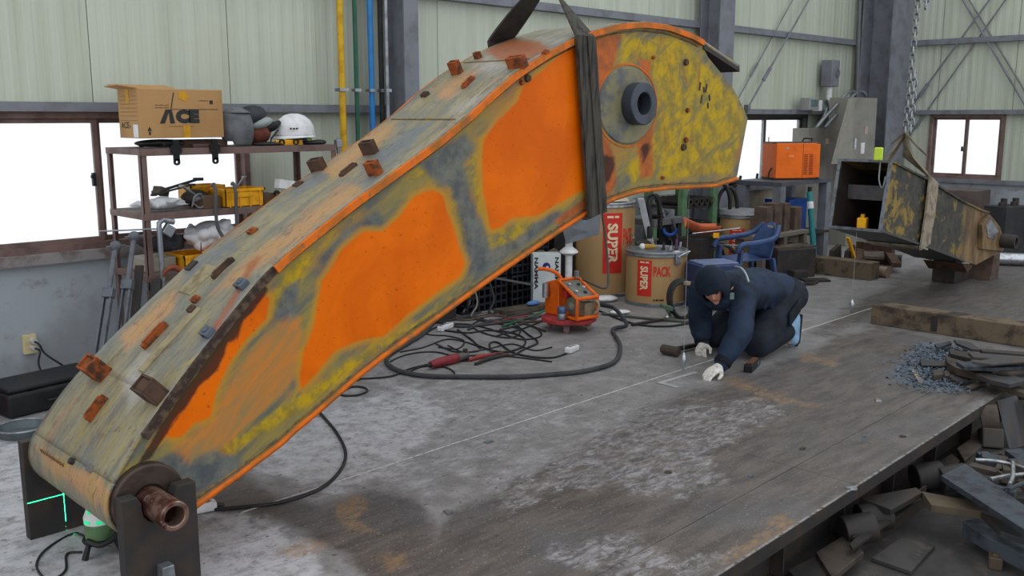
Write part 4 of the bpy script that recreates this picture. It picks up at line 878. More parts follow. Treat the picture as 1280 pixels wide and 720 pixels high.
# ---- second shelf
z = ZS[1]
def crate(x0, x1, y0, y1, z0, h, m, label, name='parts_crate'):
    o = thing(name, label, 'crate', ((x0 + x1) / 2, (y0 + y1) / 2, z0)); t_ = 0.006
    MB().bb((x0, y0, z0), (x1, y1, z0 + t_)).build('bottom', m, o)
    for a, b in (((x0, y0, z0), (x1, y0 + t_, z0 + h)), ((x0, y1 - t_, z0), (x1, y1, z0 + h)), ((x0, y0, z0), (x0 + t_, y1, z0 + h)), ((x1 - t_, y0, z0), (x1, y1, z0 + h))): MB().bb(a, b).build('wall_panel', m, o)
    mb = MB().bb((x0 - 0.01, y0 - 0.01, z0 + h - 0.018), (x1 + 0.01, y0, z0 + h)).bb((x0 - 0.01, y1, z0 + h - 0.018), (x1 + 0.01, y1 + 0.01, z0 + h)).bb((x0 - 0.01, y0 - 0.01, z0 + h - 0.018), (x0, y1 + 0.01, z0 + h)).bb((x1, y0 - 0.01, z0 + h - 0.018), (x1 + 0.01, y1 + 0.01, z0 + h)); mb.build('rim', m, o)
    for xx in np.linspace(x0 + 0.03, x1 - 0.03, 4): MB().bb((xx - 0.005, y0 - 0.008, z0), (xx + 0.005, y0, z0 + h - 0.018)).build('rib', m, o)
    MB().bb((x0 + 0.3 * (x1 - x0), y0 - 0.009, z0 + 0.55 * h), (x0 + 0.7 * (x1 - x0), y0 - 0.002, z0 + 0.8 * h)).build('label_holder', m, o)
    return o
crate(3.21, 3.50, 6.00, 6.22, z, 0.125, yellow_plastic, 'bright yellow plastic parts crate at front of middle shelf')
crate(3.10, 3.34, 6.27, 6.47, z, 0.14, yellow_plastic, 'yellow plastic parts crate at back of middle shelf')
lumpy('plastic_bag', M('bag_white', (204, 206, 210), 0.4, 0, (168, 168, 172), 8, 0.8, 0.3), (2.80, 6.08, z + 0.05), (0.20, 0.10, 0.05), 'crumpled pale plastic bag at the left end of middle shelf', 'bag', 16, 5)
tag(MB().bb((3.06, 6.03, z), (3.19, 6.15, z + 0.085)).build('small_carton', M('brown_box2', (98, 76, 58), 0.8), bevel=0.004), 'small dark brown box left of the yellow crate', 'box')
tag(MB().bb((3.515, 6.05, z), (3.63, 6.18, z + 0.075)).build('small_carton', MATS['brown_box2'], bevel=0.004), 'small dark brown box right of the yellow crate', 'box')
def wrench(a, b, r, m, label, name='wrench'):
    o = thing(name, label, 'tool', a); MB().bar(a, b, r * 2.2, r).build('shaft', m, o); MB().cyl(Vector(b) - V(0, 0, r * .6), Vector(b) + V(0, 0, r * .6), r * 2.2, n=12).build('head', m, o); MB().cyl(Vector(a) - V(0, 0, r * .6), Vector(a) + V(0, 0, r * .6), r * 1.8, n=12).build('end', m, o); return o
wrench((2.80, 6.2, z + 0.10), (3.03, 6.12, z + 0.16), 0.012, dark_steel, 'dark wrench leaning on the pale plastic bag'); wrench((2.93, 6.05, z + 0.16), (3.06, 6.08, z + 0.07), 0.012, galv, 'shiny wrench lying across the middle shelf tools')
wrench((2.86, 6.3, z + 0.11), (3.12, 6.2, z + 0.19), 0.016, black_plastic, 'black ratchet with raised head behind the plastic bag', 'ratchet')
tag(MB().tube([(2.98, 6.03, z + 0.02), (3.0, 6.02, z + 0.09), (3.05, 6.03, z + 0.1), (3.07, 6.04, z + 0.03), (3.03, 6.03, z + 0.012), (2.99, 6.03, z + 0.05), (3.04, 6.04, z + 0.07)], 0.006, 6, smooth=5).build('wire_coil', galv), 'small coil of pale wire on the middle shelf', 'wire')
tag(MB().box((2.86, 6.22, z + 0.12), (0.08, 0.07, 0.05), Rz(20) @ Ry(20)).build('steel_offcut', old_wood), 'small brown block on top of the plastic bag', 'block')
tag(MB().ball((3.10, 6.22, z + 0.06), (0.10, 0.08, 0.06)).build('rag', M('rag_dark', (72, 66, 62), 0.9, 0, (48, 46, 46), 20, 0.8, 0.5), smooth=180), 'dark rag heaped behind the small brown box', 'rag')
o = thing('electrode_carton', 'white and orange electrode carton on the middle shelf', 'carton', (3.78, 6.1, z + 0.10)); MB().box((3.745, 6.06, z + 0.125), (0.20, 0.07, 0.065), Ry(10)).build('white_end', white_plastic, o, bevel=0.003); MB().box((3.90, 6.06, z + 0.098), (0.11, 0.068, 0.06), Ry(10)).build('orange_end', orange_paint, o, bevel=0.003)
tag(MB().tube([(3.62 + 0.05 * math.cos(i * 1.7) + 0.02 * i, 6.05 + 0.05 * math.sin(i * 2.3), z + 0.02 + 0.035 * ((i * 7) % 3)) for i in range(14)], 0.012, 6, smooth=4).build('chain_bundle', dark_steel, smooth=60), 'heap of dark chain under the electrode carton', 'chain')
tag(MB().box((3.85, 6.1, z + 0.03), (0.3, 0.16, 0.05)).build('steel_bar', dark_steel, bevel=0.005), 'flat dark steel block under the orange end of carton', 'block')
wrench((3.33, 6.1, z + 0.10), (3.40, 6.08, z + 0.2), 0.008, galv, 'small silver tool sticking out of the yellow crate')
# hanging hose loops over the middle shelf
for k, (xa, xb, lab) in enumerate(((3.115, 3.16, 'grey hose hanging over the middle shelf edge left of crate'), (3.26, 3.245, 'grey hose hanging over the middle shelf in front of crate'))):
    tag(MB().tube([(xa + 0.12, 6.2, z + 0.15), (xa + 0.03, 6.05, z + 0.155), (xa, 5.955, z + 0.13), (xa - 0.005, 5.95, z - 0.1), (xb, 5.94, 0.9), (xb + 0.03, 5.95, 0.6)], 0.012, 8, smooth=6).build('hose', M('hose_grey', (84, 84, 86), 0.6), smooth=60), lab, 'hose')
# ---- lowest shelf
z = ZS[2]
crate(2.90, 3.30, 6.02, 6.30, z, 0.10, yellow_plastic, 'yellow plastic tray on the lowest shelf under a white bag', 'parts_tray')
lumpy('plastic_bag', M('bag_snow', (232, 232, 238), 0.5, 0, (200, 202, 212), 9, 0.8, 0.5), (3.17, 6.17, z + 0.21), (0.17, 0.13, 0.12), 'bulging white plastic bag on the lowest shelf', 'bag', 22, 3)
lumpy('rag', M('rag_blue', (70, 128, 160), 0.9, 0, (120, 160, 180), 20, 0.8), (3.36, 6.08, z + 0.10), (0.07, 0.06, 0.10), 'light blue cloth bunched beside the white bag', 'rag', 14, 6)
lumpy('rag', M('rag_dark2', (62, 62, 70), 0.9, 0, (40, 40, 46), 20, 0.8), (2.86, 6.22, z + 0.17), (0.17, 0.12, 0.075), 'dark bundle of cloth left of the bulging white bag', 'rag', 18, 7)
tag(MB().bb((2.68, 6.10, z), (2.88, 6.35, z + 0.09)).build('case_lid', M('case_beige', (150, 144, 130), 0.6), bevel=0.006), 'pale flat case on the lowest shelf by the rack post', 'case')
for i, (x, y, lab) in enumerate(((2.985, 5.945, 'black cutting torch tip hanging on rack rail near post'), (3.02, 5.95, 'slim torch tip hanging beside the black one'), (3.125, 5.945, 'black cutting torch tip hanging on rack rail near hose'), (3.165, 5.95, 'slim torch tip hanging beside the grey hose'))):
    o = thing('torch_tip', lab, 'torch', (x, y, 0.66)); h = 0.16 if i % 2 == 0 else 0.1
    MB().cyl((x, y, 0.66), (x, y, 0.66 + h), 0.016 if i % 2 == 0 else 0.009, n=10).build('barrel', black_plastic, o); MB().cyl((x, y, 0.66 + h), (x, y, 0.74 + h + 0.03), 0.008, 0.003, n=8).build('nozzle', M('brass', (120, 88, 50), 0.4, 0.7), o); MB().cyl((x, y, 0.655 + h), (x, y, 0.672 + h), 0.02, n=6).build('nut', MATS['brass'], o)
# bar clamp with horizontal rod on the rack's left
o = thing('bar_clamp', 'grey bar clamp with bent jaw standing by the rack post', 'clamp', (2.67, 5.93, 0.5))
MB().tube([(2.70, 5.93, 0.40), (2.70, 5.93, 1.05), (2.70, 5.93, 1.08), (2.73, 5.93, 1.10), (2.80, 5.93, 1.08)], 0.018, 8).build('bar', galv, o, smooth=60); MB().box((2.76, 5.93, 1.03), (0.07, 0.04, 0.07), Ry(35)).build('jaw', galv, o, bevel=0.006)
MB().cyl((2.32, 5.93, 1.06), (2.70, 5.93, 1.045), 0.006, n=6).build('handle', galv, o)
clamp_grey = M('clamp_grey', (96, 100, 108), 0.5, 0.2, (70, 70, 74), 12, 0.8)
# long sash clamps leaning against the wall
def sash(xb, xt, yb, m, label, ztop):
    o = thing('sash_clamp', label, 'clamp', (xb, yb, 0)); a = V(xb, yb, 0.0); b = V(xt, 5.92, ztop)
    F = frame(b - a)
    for s in (-1, 1): MB().bar(a + F @ V(0, s * 0.022, 0), lerp(a, b, 0.72) + F @ V(0, s * 0.022, 0), 0.012, 0.03).build('rail', m, o)
    c = lerp(a, b, 0.72); MB().box(c, (0.06, 0.07, 0.05), F).build('slide_head', m, o, bevel=0.004); MB().box(a + (b - a) * 0.02, (0.05, 0.07, 0.05), F).build('foot', m, o)
    MB().cyl(c, b, 0.016, n=10).build('screw', clamp_grey, o); MB().ball(b, (0.035, 0.03, 0.035)).build('knob', m, o, smooth=180); MB().cyl(b + V(-0.06, 0, 0), b + V(0.06, 0, 0), 0.007, n=6).build('tommy_bar', m, o)
sash(2.04, 2.41, 5.58, clamp_grey, 'long grey sash clamp leaning on the rack, the one nearest the outlet', 0.96)
sash(2.16, 2.53, 5.58, clamp_grey, 'long grey sash clamp leaning on the rack, the one beside its post', 1.01)
tag(MB().bar((2.28, 5.62, 0), (2.56, 5.94, 0.82), 0.05, 0.02).build('flat_bar', dark_steel), 'dark flat steel bar leaning on rack behind the sash clamps', 'bar')
tag(MB().bar((2.38, 5.60, 0.0), (2.66, 5.93, 0.72), 0.06, 0.03).build('channel_bar', dark_steel), 'dark steel channel leaning between sash clamps and rack', 'bar')
# chain hoist on the rack post
o = thing('chain_hoist', 'orange lever hoist block with large rusty hook on the rack', 'hoist', (2.70, 5.90, 0.45)); c = V(2.72, 5.90, 0.50)
MB().cyl(c + V(0, -0.05, 0.03), c + V(0, 0.05, 0.03), 0.06, n=18).build('housing', orange_paint, o, bevel=0.008); MB().cyl(c + V(0.01, -0.058, 0.03), c + V(0.01, -0.05, 0.03), 0.03, n=14).build('hub', black_plastic, o); MB().box(c + V(-0.03, -0.02, 0.06), (0.05, 0.07, 0.12)).build('cheek_plate', orange_paint, o, bevel=0.006)
MB().tube([c + V(0.03, 0, 0.11), c + V(0.04, 0, 0.16), c + V(0.085, 0, 0.20), c + V(0.09, 0, 0.26), c + V(0.04, 0, 0.295), c + V(-0.015, 0, 0.27), c + V(-0.03, 0, 0.235)], [0.016, 0.018, 0.02, 0.02, 0.018, 0.014, 0.006], 8, smooth=4).build('hook', M('hook_rust', (142, 74, 48), 0.55, 0.2, (96, 56, 42), 14, 0.8), o, smooth=60)
# pale cable looped under the lowest shelf
tag(MB().tube([(2.60, 5.95, 0.70), (2.62, 5.95, 0.64), (2.72, 5.94, 0.66), (2.80, 5.95, 0.67), (2.74, 5.95, 0.55), (2.76, 5.95, 0.42), (2.72, 5.95, 0.30)], 0.006, 6, smooth=6).build('cable', galv, smooth=60), 'thin pale cable dangling under the lowest rack shelf', 'cable')
# ---- wall outlet with two plugs
o = thing('wall_outlet', 'beige double wall outlet with two grey plugs', 'outlet', (1.98, 6.65, 0.38)); c = WY(37, 430, 6.655)
MB().box((c[0], 6.655, c[2]), (0.085, 0.03, 0.13)).build('plate', M('beige', (206, 190, 150), 0.5), o, bevel=0.004)
for dz, ex, ez in ((0.025, 2.24, 0.12), (-0.02, 2.12, 0.05)):
    pl = MB().cyl((c[0] + 0.012, 6.64, c[2] + dz), (c[0] + 0.012, 6.59, c[2] + dz), 0.018, n=12).build('plug', M('plug_grey', (190, 188, 184), 0.5), o)
    MB().tube([(c[0] + 0.012, 6.59, c[2] + dz), (c[0] + 0.03, 6.56, c[2] + dz - 0.02), (lerp(c, (ex, 0, 0), 0.4).x, 6.55, c[2] - 0.12 if dz < 0 else c[2] - 0.06), (ex, 6.5, ez)], 0.007, 6, smooth=6).build('cord', black_rubber, pl, smooth=60)
# ---- tool case and lens-like tray at the foot of the wall
o = thing('tool_case', 'black tool case with red badge on floor beneath the outlet', 'case', (1.95, 6.1, 0)); F = Rz(8)
MB().box((2.0, 6.12, 0.07), (0.62, 0.34, 0.14), F).build('base', black_plastic, o, bevel=0.015); MB().box((2.0, 6.14, 0.155), (0.60, 0.32, 0.03), F).build('lid', black_plastic, o, bevel=0.012)
MB().box((1.80, 5.94, 0.09), (0.05, 0.012, 0.025), F).build('badge', red_paint, o); MB().tube([V(1.93, 5.955, 0.07), V(1.94, 5.92, 0.07), V(2.08, 5.94, 0.07), V(2.09, 5.975, 0.07)], 0.010, 6).build('handle', black_plastic, o)
for xx in (1.86, 2.15): MB().box((xx, 5.957 + (xx - 1.86) * 0.12, 0.115), (0.04, 0.02, 0.05), F).build('latch', M('latch_grey', (110, 110, 116), 0.5), o)
c = G(28, 543); o = thing('oil_tray', 'shallow round grey tray on the floor before the tool case', 'tray', c); MB().lathe([(0.001, 0.004), (0.11, 0.004), (0.13, 0.05), (0.135, 0.05), (0.115, 0.0), (0.001, 0.0)], c, None, 28).build('pan', M('tray_grey', (96, 106, 110), 0.45, 0.4), o, smooth=50)
MB().tube([(c[0] + 0.132 * math.cos(a), c[1] + 0.132 * math.sin(a), 0.05) for a in np.linspace(0, 6.283, 29)[:-1]], 0.006, 6, closed=True).build('rim', galv, o)
o = thing('fire_extinguisher', 'red fire extinguisher on floor at the wall left of tool case', 'extinguisher', (1.56, 6.1, 0)); c = V(1.565, 6.12, 0)
MB().lathe([(0.075, 0.0), (0.085, 0.02), (0.085, 0.34), (0.06, 0.40), (0.028, 0.43), (0.028, 0.46)], c, None, 24).build('cylinder', red_paint, o, smooth=50); MB().box(c + V(0, 0, 0.48), (0.03, 0.12, 0.03)).build('lever', black_plastic, o); MB().tube([c + V(0, 0.05, 0.46), c + V(0.07, 0.08, 0.4), c + V(0.095, 0.06, 0.2), c + V(0.095, 0.05, 0.1)], 0.012, 6, smooth=4).build('hose', black_rubber, o)
# ---- laser level under the foot
c = G(127, 690); LC = V(c[0], c[1], 0)
o = thing('laser_level', 'small green and white cross line laser level under the boom foot', 'laser level', LC)
lz_green = M('laser_green_body', (92, 122, 84), 0.5, 0, (60, 84, 58), 14, 0.7)
MB().cyl(LC + V(0, 0, 0.045), LC + V(0, 0, 0.105), 0.045, 0.045, 20).build('body', lz_green, o, bevel=0.006, smooth=40); MB().lathe([(0.045, 0.105), (0.046, 0.125), (0.03, 0.165), (0.012, 0.172), (0.001, 0.173)], LC, None, 20).build('cap', white_plastic, o, smooth=40)
t = NT('laser_glow'); t.b.inputs['Emission Color'].default_value = (0.02, 1.0, 0.35, 1); t.b.inputs['Emission Strength'].default_value = 0.35; m_laser = t.fin((0.02, 0.6, 0.25, 1), 0.3)
for a in (200, 250, 300, 20):
    ca, sa = math.cos(math.radians(a)), math.sin(math.radians(a)); MB().box(LC + V(ca * 0.044, sa * 0.044, 0.117), (0.008, 0.022, 0.010), Rz(a)).build('window_lens', m_laser, o); MB().box(LC + V(ca * 0.036, sa * 0.036, 0.148), (0.008, 0.010, 0.014), Rz(a)).build('window_lens', m_laser, o)
MB().tube([LC + V(-0.05, -0.02, 0.06), LC + V(-0.02, -0.06, 0.05), LC + V(0.03, -0.06, 0.075), LC + V(0.055, -0.02, 0.11)], 0.009, 6, smooth=4).build('carry_strap', black_rubber, o); MB().lathe([(0.05, 0.04), (0.055, 0.048), (0.05, 0.056)], LC, None, 20).build('base_ring', black_plastic, o)
for a in (80, 200, 320): MB().cyl(LC + V(0.045 * math.cos(math.radians(a)), 0.045 * math.sin(math.radians(a)), 0.045), LC + V(0.065 * math.cos(math.radians(a)), 0.065 * math.sin(math.radians(a)), 0.0), 0.008, 0.01, 8).build('foot', black_plastic, o)
MB().tube([LC + V(-0.03, 0.04, 0.05)] + [V(*G(x, y, 0.005)) for x, y in ((98, 672), (72, 688), (64, 704), (76, 717), (92, 708), (93, 692), (108, 690))], 0.004, 6, smooth=5).build('cord', black_rubber, o)
# the level's projected cross: two thin beams of real light on the support plate's inner face
def beam(name, loc, sx, sz):
    l = bpy.data.lights.new(name, 'AREA'); l.shape = 'RECTANGLE'; l.size = sx; l.size_y = sz; l.color = (0.02, 1.0, 0.35); l.energy = 0.16; l.spread = math.radians(1.0)
    ob = bpy.data.objects.new(name, l); COL.objects.link(ob); ob.location = loc; ob.rotation_euler = (math.pi / 2, 0, 0); return ob
hp = WY(80, 618, 4.10)
beam('laser_beam', (1.345, 3.93, hp[2]), 0.27, 0.003); beam('laser_beam', (hp[0], 3.93, hp[2] - 0.07), 0.002, 0.24)
o.scale = (1.28, 1.28, 1.28)
# ================================================================ wire drums
def cyl_pt(c, r, u, z, th0): a = th0 + u / r; return (c[0] + r * math.cos(a), c[1] + r * math.sin(a), c[2] + z)
def wrap_rect(c, r, th0, u0, u1, z0, z1, m, name, parent, n=14):
    return MB().sheet(lambda s, v: cyl_pt(c, r, u0 + (u1 - u0) * s, z0 + (z1 - z0) * v, th0), n, 2).build(name, m, parent, smooth=60)
def wrap_text(c, r, th0, body, u0, u1, z0, z1, m, parent, down=False, bold=0.004):
    vs, fs = text_mesh(body, 0.1, bold); vs = vs - vs.min(0); vs = vs / vs.max(0)
    P = [cyl_pt(c, r, (u0 + (u1 - u0) * b) if down else (u0 + (u1 - u0) * a), (z1 - (z1 - z0) * a) if down else (z0 + (z1 - z0) * b), th0) for a, b in vs]
    return MB().add(P, fs).build('lettering', m, parent, fix=False)
def drum(c, r, h, label, lab_u, lab_z, pack, th_off=0.0, rim_m=galv):
    c = np.array(c, float); o = thing('wire_drum', label, 'drum', c); th0 = math.atan2(-c[1], -c[0]) + th_off
    MB().cyl(c + (0, 0, 0.012), c + (0, 0, h - 0.02), r, n=56).build('body', drum_kraft, o, smooth=40)
    MB().lathe([(r + 0.001, 0.0), (r + 0.008, 0.004), (r + 0.008, 0.03), (r + 0.001, 0.034)], c, None, 56, close=True).build('bottom_hoop', rim_m, o, smooth=40)
    MB().lathe([(r - 0.02, h - 0.03), (r + 0.012, h - 0.034), (r + 0.014, h - 0.008), (r + 0.004, h), (r - 0.016, h), (r - 0.02, h - 0.014), (0.001, h - 0.014)], c, None, 56).build('lid', rim_m, o, smooth=40)
    MB().lathe([(r + 0.008, h - 0.05), (r + 0.016, h - 0.045), (r + 0.016, h - 0.036), (r + 0.008, h - 0.03)], c, None, 56, close=True).build('clamp_ring', rim_m, o, smooth=40)
    R_ = r + 0.002
    if lab_u:
        wrap_rect(c, R_, th0, lab_u[0], lab_u[1], lab_z[0], lab_z[1], red_label, 'red_label', o)
        w_ = lab_u[1] - lab_u[0]; H_ = lab_z[1] - lab_z[0]
        wrap_text(c, R_ + 0.002, th0, 'SUPER', lab_u[0] + w_ * 0.22, lab_u[0] + w_ * 0.76, lab_z[0] + H_ * 0.16, lab_z[0] + H_ * 0.83, cream_ink, o, down=True)
        wrap_text(c, R_ + 0.002, th0, 'mmm mm', lab_u[0] + w_ * 0.2, lab_u[0] + w_ * 0.8, lab_z[0] + H_ * 0.92, lab_z[0] + H_ * 0.955, cream_ink, o, bold=0.0)
    if pack: wrap_text(c, R_ + 0.002, th0, 'PACK', *pack, red_label, o, bold=0.003)
    return o, th0
D1, th1 = drum((7.36, 5.47, 0), 0.285, 0.515, 'short kraft welding wire drum marked SUPER PACK with tools on its lid', (-0.185, -0.04), (0.10, 0.44), (-0.025, 0.14, 0.29, 0.385))
a = th1 + 0.20 / 0.285; pc = V(7.36 + 0.305 * math.cos(a), 5.47 + 0.305 * math.sin(a), 0.45); F = frame((math.cos(a), math.sin(a), 0))
MB().box(pc, (0.02, 0.06, 0.10), F).build('lever_latch', galv, D1); MB().tube([pc + F @ V(0.01, 0, 0.02), pc + F @ V(0.03, 0.04, 0.05), pc + F @ V(0.03, 0.12, 0.07)], 0.008, 6).build('lever', bright_steel, D1)
wrap_text((7.36, 5.47, 0), 0.289, th1, 'm mm mmm', -0.02, 0.08, 0.06, 0.075, ink_black, D1, bold=0)
D2, th2 = drum((7.40, 6.17, 0), 0.315, 0.93, 'tall kraft welding wire drum with red SUPER label behind the short one', (0.00, 0.20), (0.24, 0.83), (0.215, 0.35, 0.52, 0.68), rim_m=bright_steel)
tag(MB().lathe([(0.28, 0.93), (0.20, 1.0), (0.05, 1.055), (0.001, 1.06)], (7.43, 6.19, 0), None, 5).build('clear_hood', M('clear_plastic', (178, 168, 150), 0.35, 0, (150, 136, 116), 10, 0.7), smooth=30), 'crumpled translucent plastic cone hood on the tall wire drum', 'hood')
D3, th3 = drum((9.66, 6.02, 0), 0.24, 0.66, 'faded kraft wire drum with red patch behind the blue chair', (-0.10, 0.07), (0.2, 0.5), None)
MB().lathe([(0.245, 0.66), (0.22, 0.70), (0.001, 0.705)], (9.66, 6.02, 0), None, 32).build('dome_lid', M('lid_grey', (130, 132, 134), 0.5), D3, smooth=40)
# tools on the short drum's lid
Z = 0.503
def lid(x, y, z=Z): return V(*G(x, y, z))
c = lid(803, 307, 0.52)
tag(MB().tube([lid(795, 305, .53), lid(803, 303, .54), lid(812, 303, .53), lid(822, 299, .55)], [0.02, 0.03, 0.028, 0.014], 8, smooth=4).build('glove', M('glove_dark', (72, 68, 64), 0.9), smooth=60), 'dark work glove lying on the short drum lid', 'glove')
o = thing('chalk_reel', 'small yellow handled reel with white end on drum lid', 'reel', lid(808, 309)); a = lid(803, 308, .53); b = lid(817, 308, .53); MB().caps(lerp(a, b, 0.3), b, 0.025, 0.022).build('grip', M('ochre', (170, 128, 50), 0.6), o, smooth=60); MB().ball(a, 0.03).build('end_ball', white_plastic, o, smooth=180)
tag(MB().tube([lid(786, 306, .52), lid(785, 299, .56), lid(788, 294, .6), lid(792, 296, .6), lid(790, 304, .53)], 0.007, 6, smooth=5).build('wire_loop', bright_steel), 'bent bright wire loop on the short drum lid', 'wire')
c = lid(837, 300, Z + 0.0); o = thing('blue_holder', 'blue U shaped holder on the short drum lid', 'holder', c)
MB().tube([c + V(-0.05, 0.05, 0.12), c + V(-0.035, 0.035, 0.07), c + V(0, 0, 0.05), c + V(0.035, -0.035, 0.07), c + V(0.05, -0.05, 0.12)], 0.02, 8, smooth=4).build('cradle', blue_paint, o, smooth=60); MB().cyl(c, c + V(0, 0, 0.06), 0.02, n=10).build('stem', dark_steel, o)
for i, (x, y, h, lab, m) in enumerate(((829, 312, 0.07, 'dark bolt standing on drum lid before the blue holder', dark_steel), (845, 312, 0.10, 'purple handled driver standing on drum lid', M('purple', (92, 60, 90), 0.5)), (850, 310, 0.06, 'short steel bolt standing on drum lid', galv), (838, 314, 0.05, 'small steel nut on the drum lid edge', galv))):
    c = lid(x, y); o = thing('bolt', lab, 'bolt', c); MB().cyl(c, c + V(0.01, 0, h), 0.012, n=8).build('shank', m, o); MB().cyl(c, c + V(0, 0, 0.014), 0.02, n=6).build('head', m, o)
tag(MB().box(lid(846, 315, Z + 0.010), (0.05, 0.025, 0.02), Rz(-30)).build('eraser_block', white_plastic), 'small white block on the short drum lid', 'block')
# welding torch with springy neck and white paper roll standing on the lid
tag(MB().bar(V(*WY(801, 248, 5.52)), V(*G(814, 306, 0.506)), 0.06, 0.008).build('paper_strip', M('paper', (226, 228, 236), 0.8), bevel=0.002), 'stiff white paper strip propped upright on the short drum lid', 'paper')
tag(MB().tube([V(*WY(x, y, 5.62)) for x, y in ((812, 298), (812, 270), (811, 252), (818, 245), (823, 250), (825, 270), (825, 285))], 0.026, 10, smooth=6).build('torch_neck', black_rubber, smooth=60), 'black bent welding torch neck rising from the short drum', 'torch')
o = thing('torch_spring', 'black hose with coiled spring end over the drum lid', 'hose', V(*WY(825, 300, 5.6))); MB().tube([V(*WY(x, y, 5.6)) for x, y in ((800, 262), (806, 248), (816, 243), (823, 252), (826, 268), (825, 282))], 0.014, 8, smooth=5).build('hose', black_rubber, o, smooth=60)
for i in range(6): p_ = V(*WY(825, 266 + 4 * i, 5.6)); MB().lathe([(0.012, -0.006), (0.024, 0), (0.012, 0.006)], p_, None, 10).build('coil', black_plastic, o)
# ================================================================ wire feeder on a round dolly
FC = V(*G(711, 411)); FR = Vector(RT); FD = Vector(FH)
A_ = (FR * 0.80 + FD * 0.60).normalized(); B_ = (FR * 0.60 - FD * 0.80).normalized(); FB = Matrix((A_, B_, V(0, 0, 1))).transposed()
fz = lambda a, b, z: FC + FB @ V(a, b, z)
dolly = thing('wheeled_dolly', 'round red dolly with casters under the orange wire feeder', 'dolly', FC)
MB().lathe([(0.001, 0.07), (0.215, 0.07), (0.23, 0.08), (0.23, 0.105), (0.215, 0.115), (0.001, 0.115)], FC, None, 44).build('disc', M('dolly_red', (176, 58, 62), 0.6, 0, (120, 48, 48), 9, 0.8), dolly, smooth=40)
for k in range(4):
    a = math.radians(35 + 90 * k); q = FC + V(0.16 * math.cos(a), 0.16 * math.sin(a), 0)
    cs = MB().cyl(q + V(0, 0.012, 0.025), q + V(0, -0.012, 0.025), 0.025, n=14).build('caster', M('caster', (150, 120, 116), 0.5), dolly); MB().box(q + V(0, 0, 0.055), (0.03, 0.04, 0.035)).build('fork', galv, cs)
fd = thing('wire_feeder', 'orange welding wire feeder with open frame and dial panel', 'wire feeder', FC + V(0, 0, 0.115))
mb = MB(); L = [(-0.20, 0.118), (0.0, 0.118), (0.0, 0.40), (-0.06, 0.42), (-0.20, 0.38)]
mb.prism([fz(-0.10, b, z) for b, z in L], FB @ V(0.20, 0, 0)).build('body', orange_paint, fd, bevel=0.008)
loop = [(0.0, 0.135), (0.0, 0.425), (0.24, 0.30), (0.235, 0.135)]
for a in (-0.115, 0.10): MB().tube([fz(a, b, z) for b, z in loop], 0.016, 8, closed=True).build('side_frame', orange_paint, fd, smooth=60)
MB().tube([fz(-0.115, 0.0, 0.425), fz(0.10, 0.0, 0.425)], 0.013, 8).build('cross_bar', orange_paint, fd); MB().tube([fz(-0.115, 0.24, 0.30), fz(0.10, 0.24, 0.30)], 0.016, 8).build('cross_bar', orange_paint, fd); MB().tube([fz(-0.115, 0.235, 0.135), fz(0.10, 0.235, 0.135)], 0.016, 8).build('cross_bar', orange_paint, fd)
pn = FB @ V(0, 0.125, 0.24).normalized(); slope = (fz(0, 0.24, 0.30) - fz(0, 0, 0.425)).normalized(); PF = Matrix((A_, slope, A_.cross(slope))).transposed()
pcx = (fz(0, 0.24, 0.30) + fz(0, 0, 0.425)) / 2 + V(0, 0, -0.012)
MB().box(pcx, (0.18, 0.24, 0.012), PF).build('dial_panel', M('dial_panel', (110, 112, 104), 0.5, 0.2, (70, 68, 64), 14, 0.8), fd)
for i, (a, s) in enumerate(((-0.05, -0.07), (0.04, -0.06), (-0.05, 0.03), (0.03, 0.05), (0.06, -0.01))):
    k_ = pcx + PF @ V(a, s, 0.006); s_ = PF @ V(0, 0, 1); MB().cyl(k_, k_ + s_ * 0.022 * (1 if s_.z > 0 else -1), 0.018, 0.014, 12).build('dial', black_plastic if i % 2 else bright_steel, fd)
MB().cyl(fz(-0.06, 0.11, 0.22), fz(-0.01, 0.11, 0.22), 0.075, n=24).build('wire_spool', M('spool_green', (120, 128, 108), 0.6, 0, (90, 96, 84), 12, 0.8), fd, bevel=0.006); MB().cyl(fz(-0.068, 0.11, 0.22), fz(-0.058, 0.11, 0.22), 0.03, n=14).build('spool_hub', M('hub_grey', (150, 154, 140), 0.5), fd)
MB().box(fz(-0.03, 0.03, 0.31), (0.10, 0.06, 0.06), FB).build('drive_unit', red_paint, fd, bevel=0.004); MB().box(fz(0.03, 0.19, 0.20), (0.12, 0.09, 0.11), FB).build('gearbox', M('gear_tan', (140, 122, 96), 0.6, 0.1, (90, 78, 66), 12, 0.8), fd, bevel=0.006)
MB().tube([fz(0.07, 0.22, 0.15), fz(0.10, 0.25, 0.19), fz(0.10, 0.25, 0.25), fz(0.07, 0.22, 0.28)], 0.012, 8, smooth=4).build('ring_hook', M('hook_tan', (160, 150, 130), 0.5), fd)
MB().tube([fz(-0.06, -0.03, 0.42), fz(-0.08, -0.06, 0.47), fz(-0.13, -0.13, 0.50), fz(-0.17, -0.20, 0.50)], 0.016, 8, smooth=5).build('carry_handle', orange_paint, fd, smooth=60)
MB().cyl(fz(-0.13, -0.15, 0.26), fz(-0.13, -0.15, 0.38), 0.028, n=14).build('gas_fitting', bright_steel, fd); MB().box(fz(0.06, 0.02, 0.46), (0.03, 0.03, 0.06), FB).build('knob', galv, fd)
MB().caps(fz(0.11, 0.24, 0.24), fz(0.24, 0.27, 0.20), 0.024, 0.016).build('torch_plug', black_rubber, fd, smooth=60)
c = fz(-0.16, 0.10, 0.115); o = thing('spray_can', 'small blue and silver can standing on the red dolly', 'can', c)
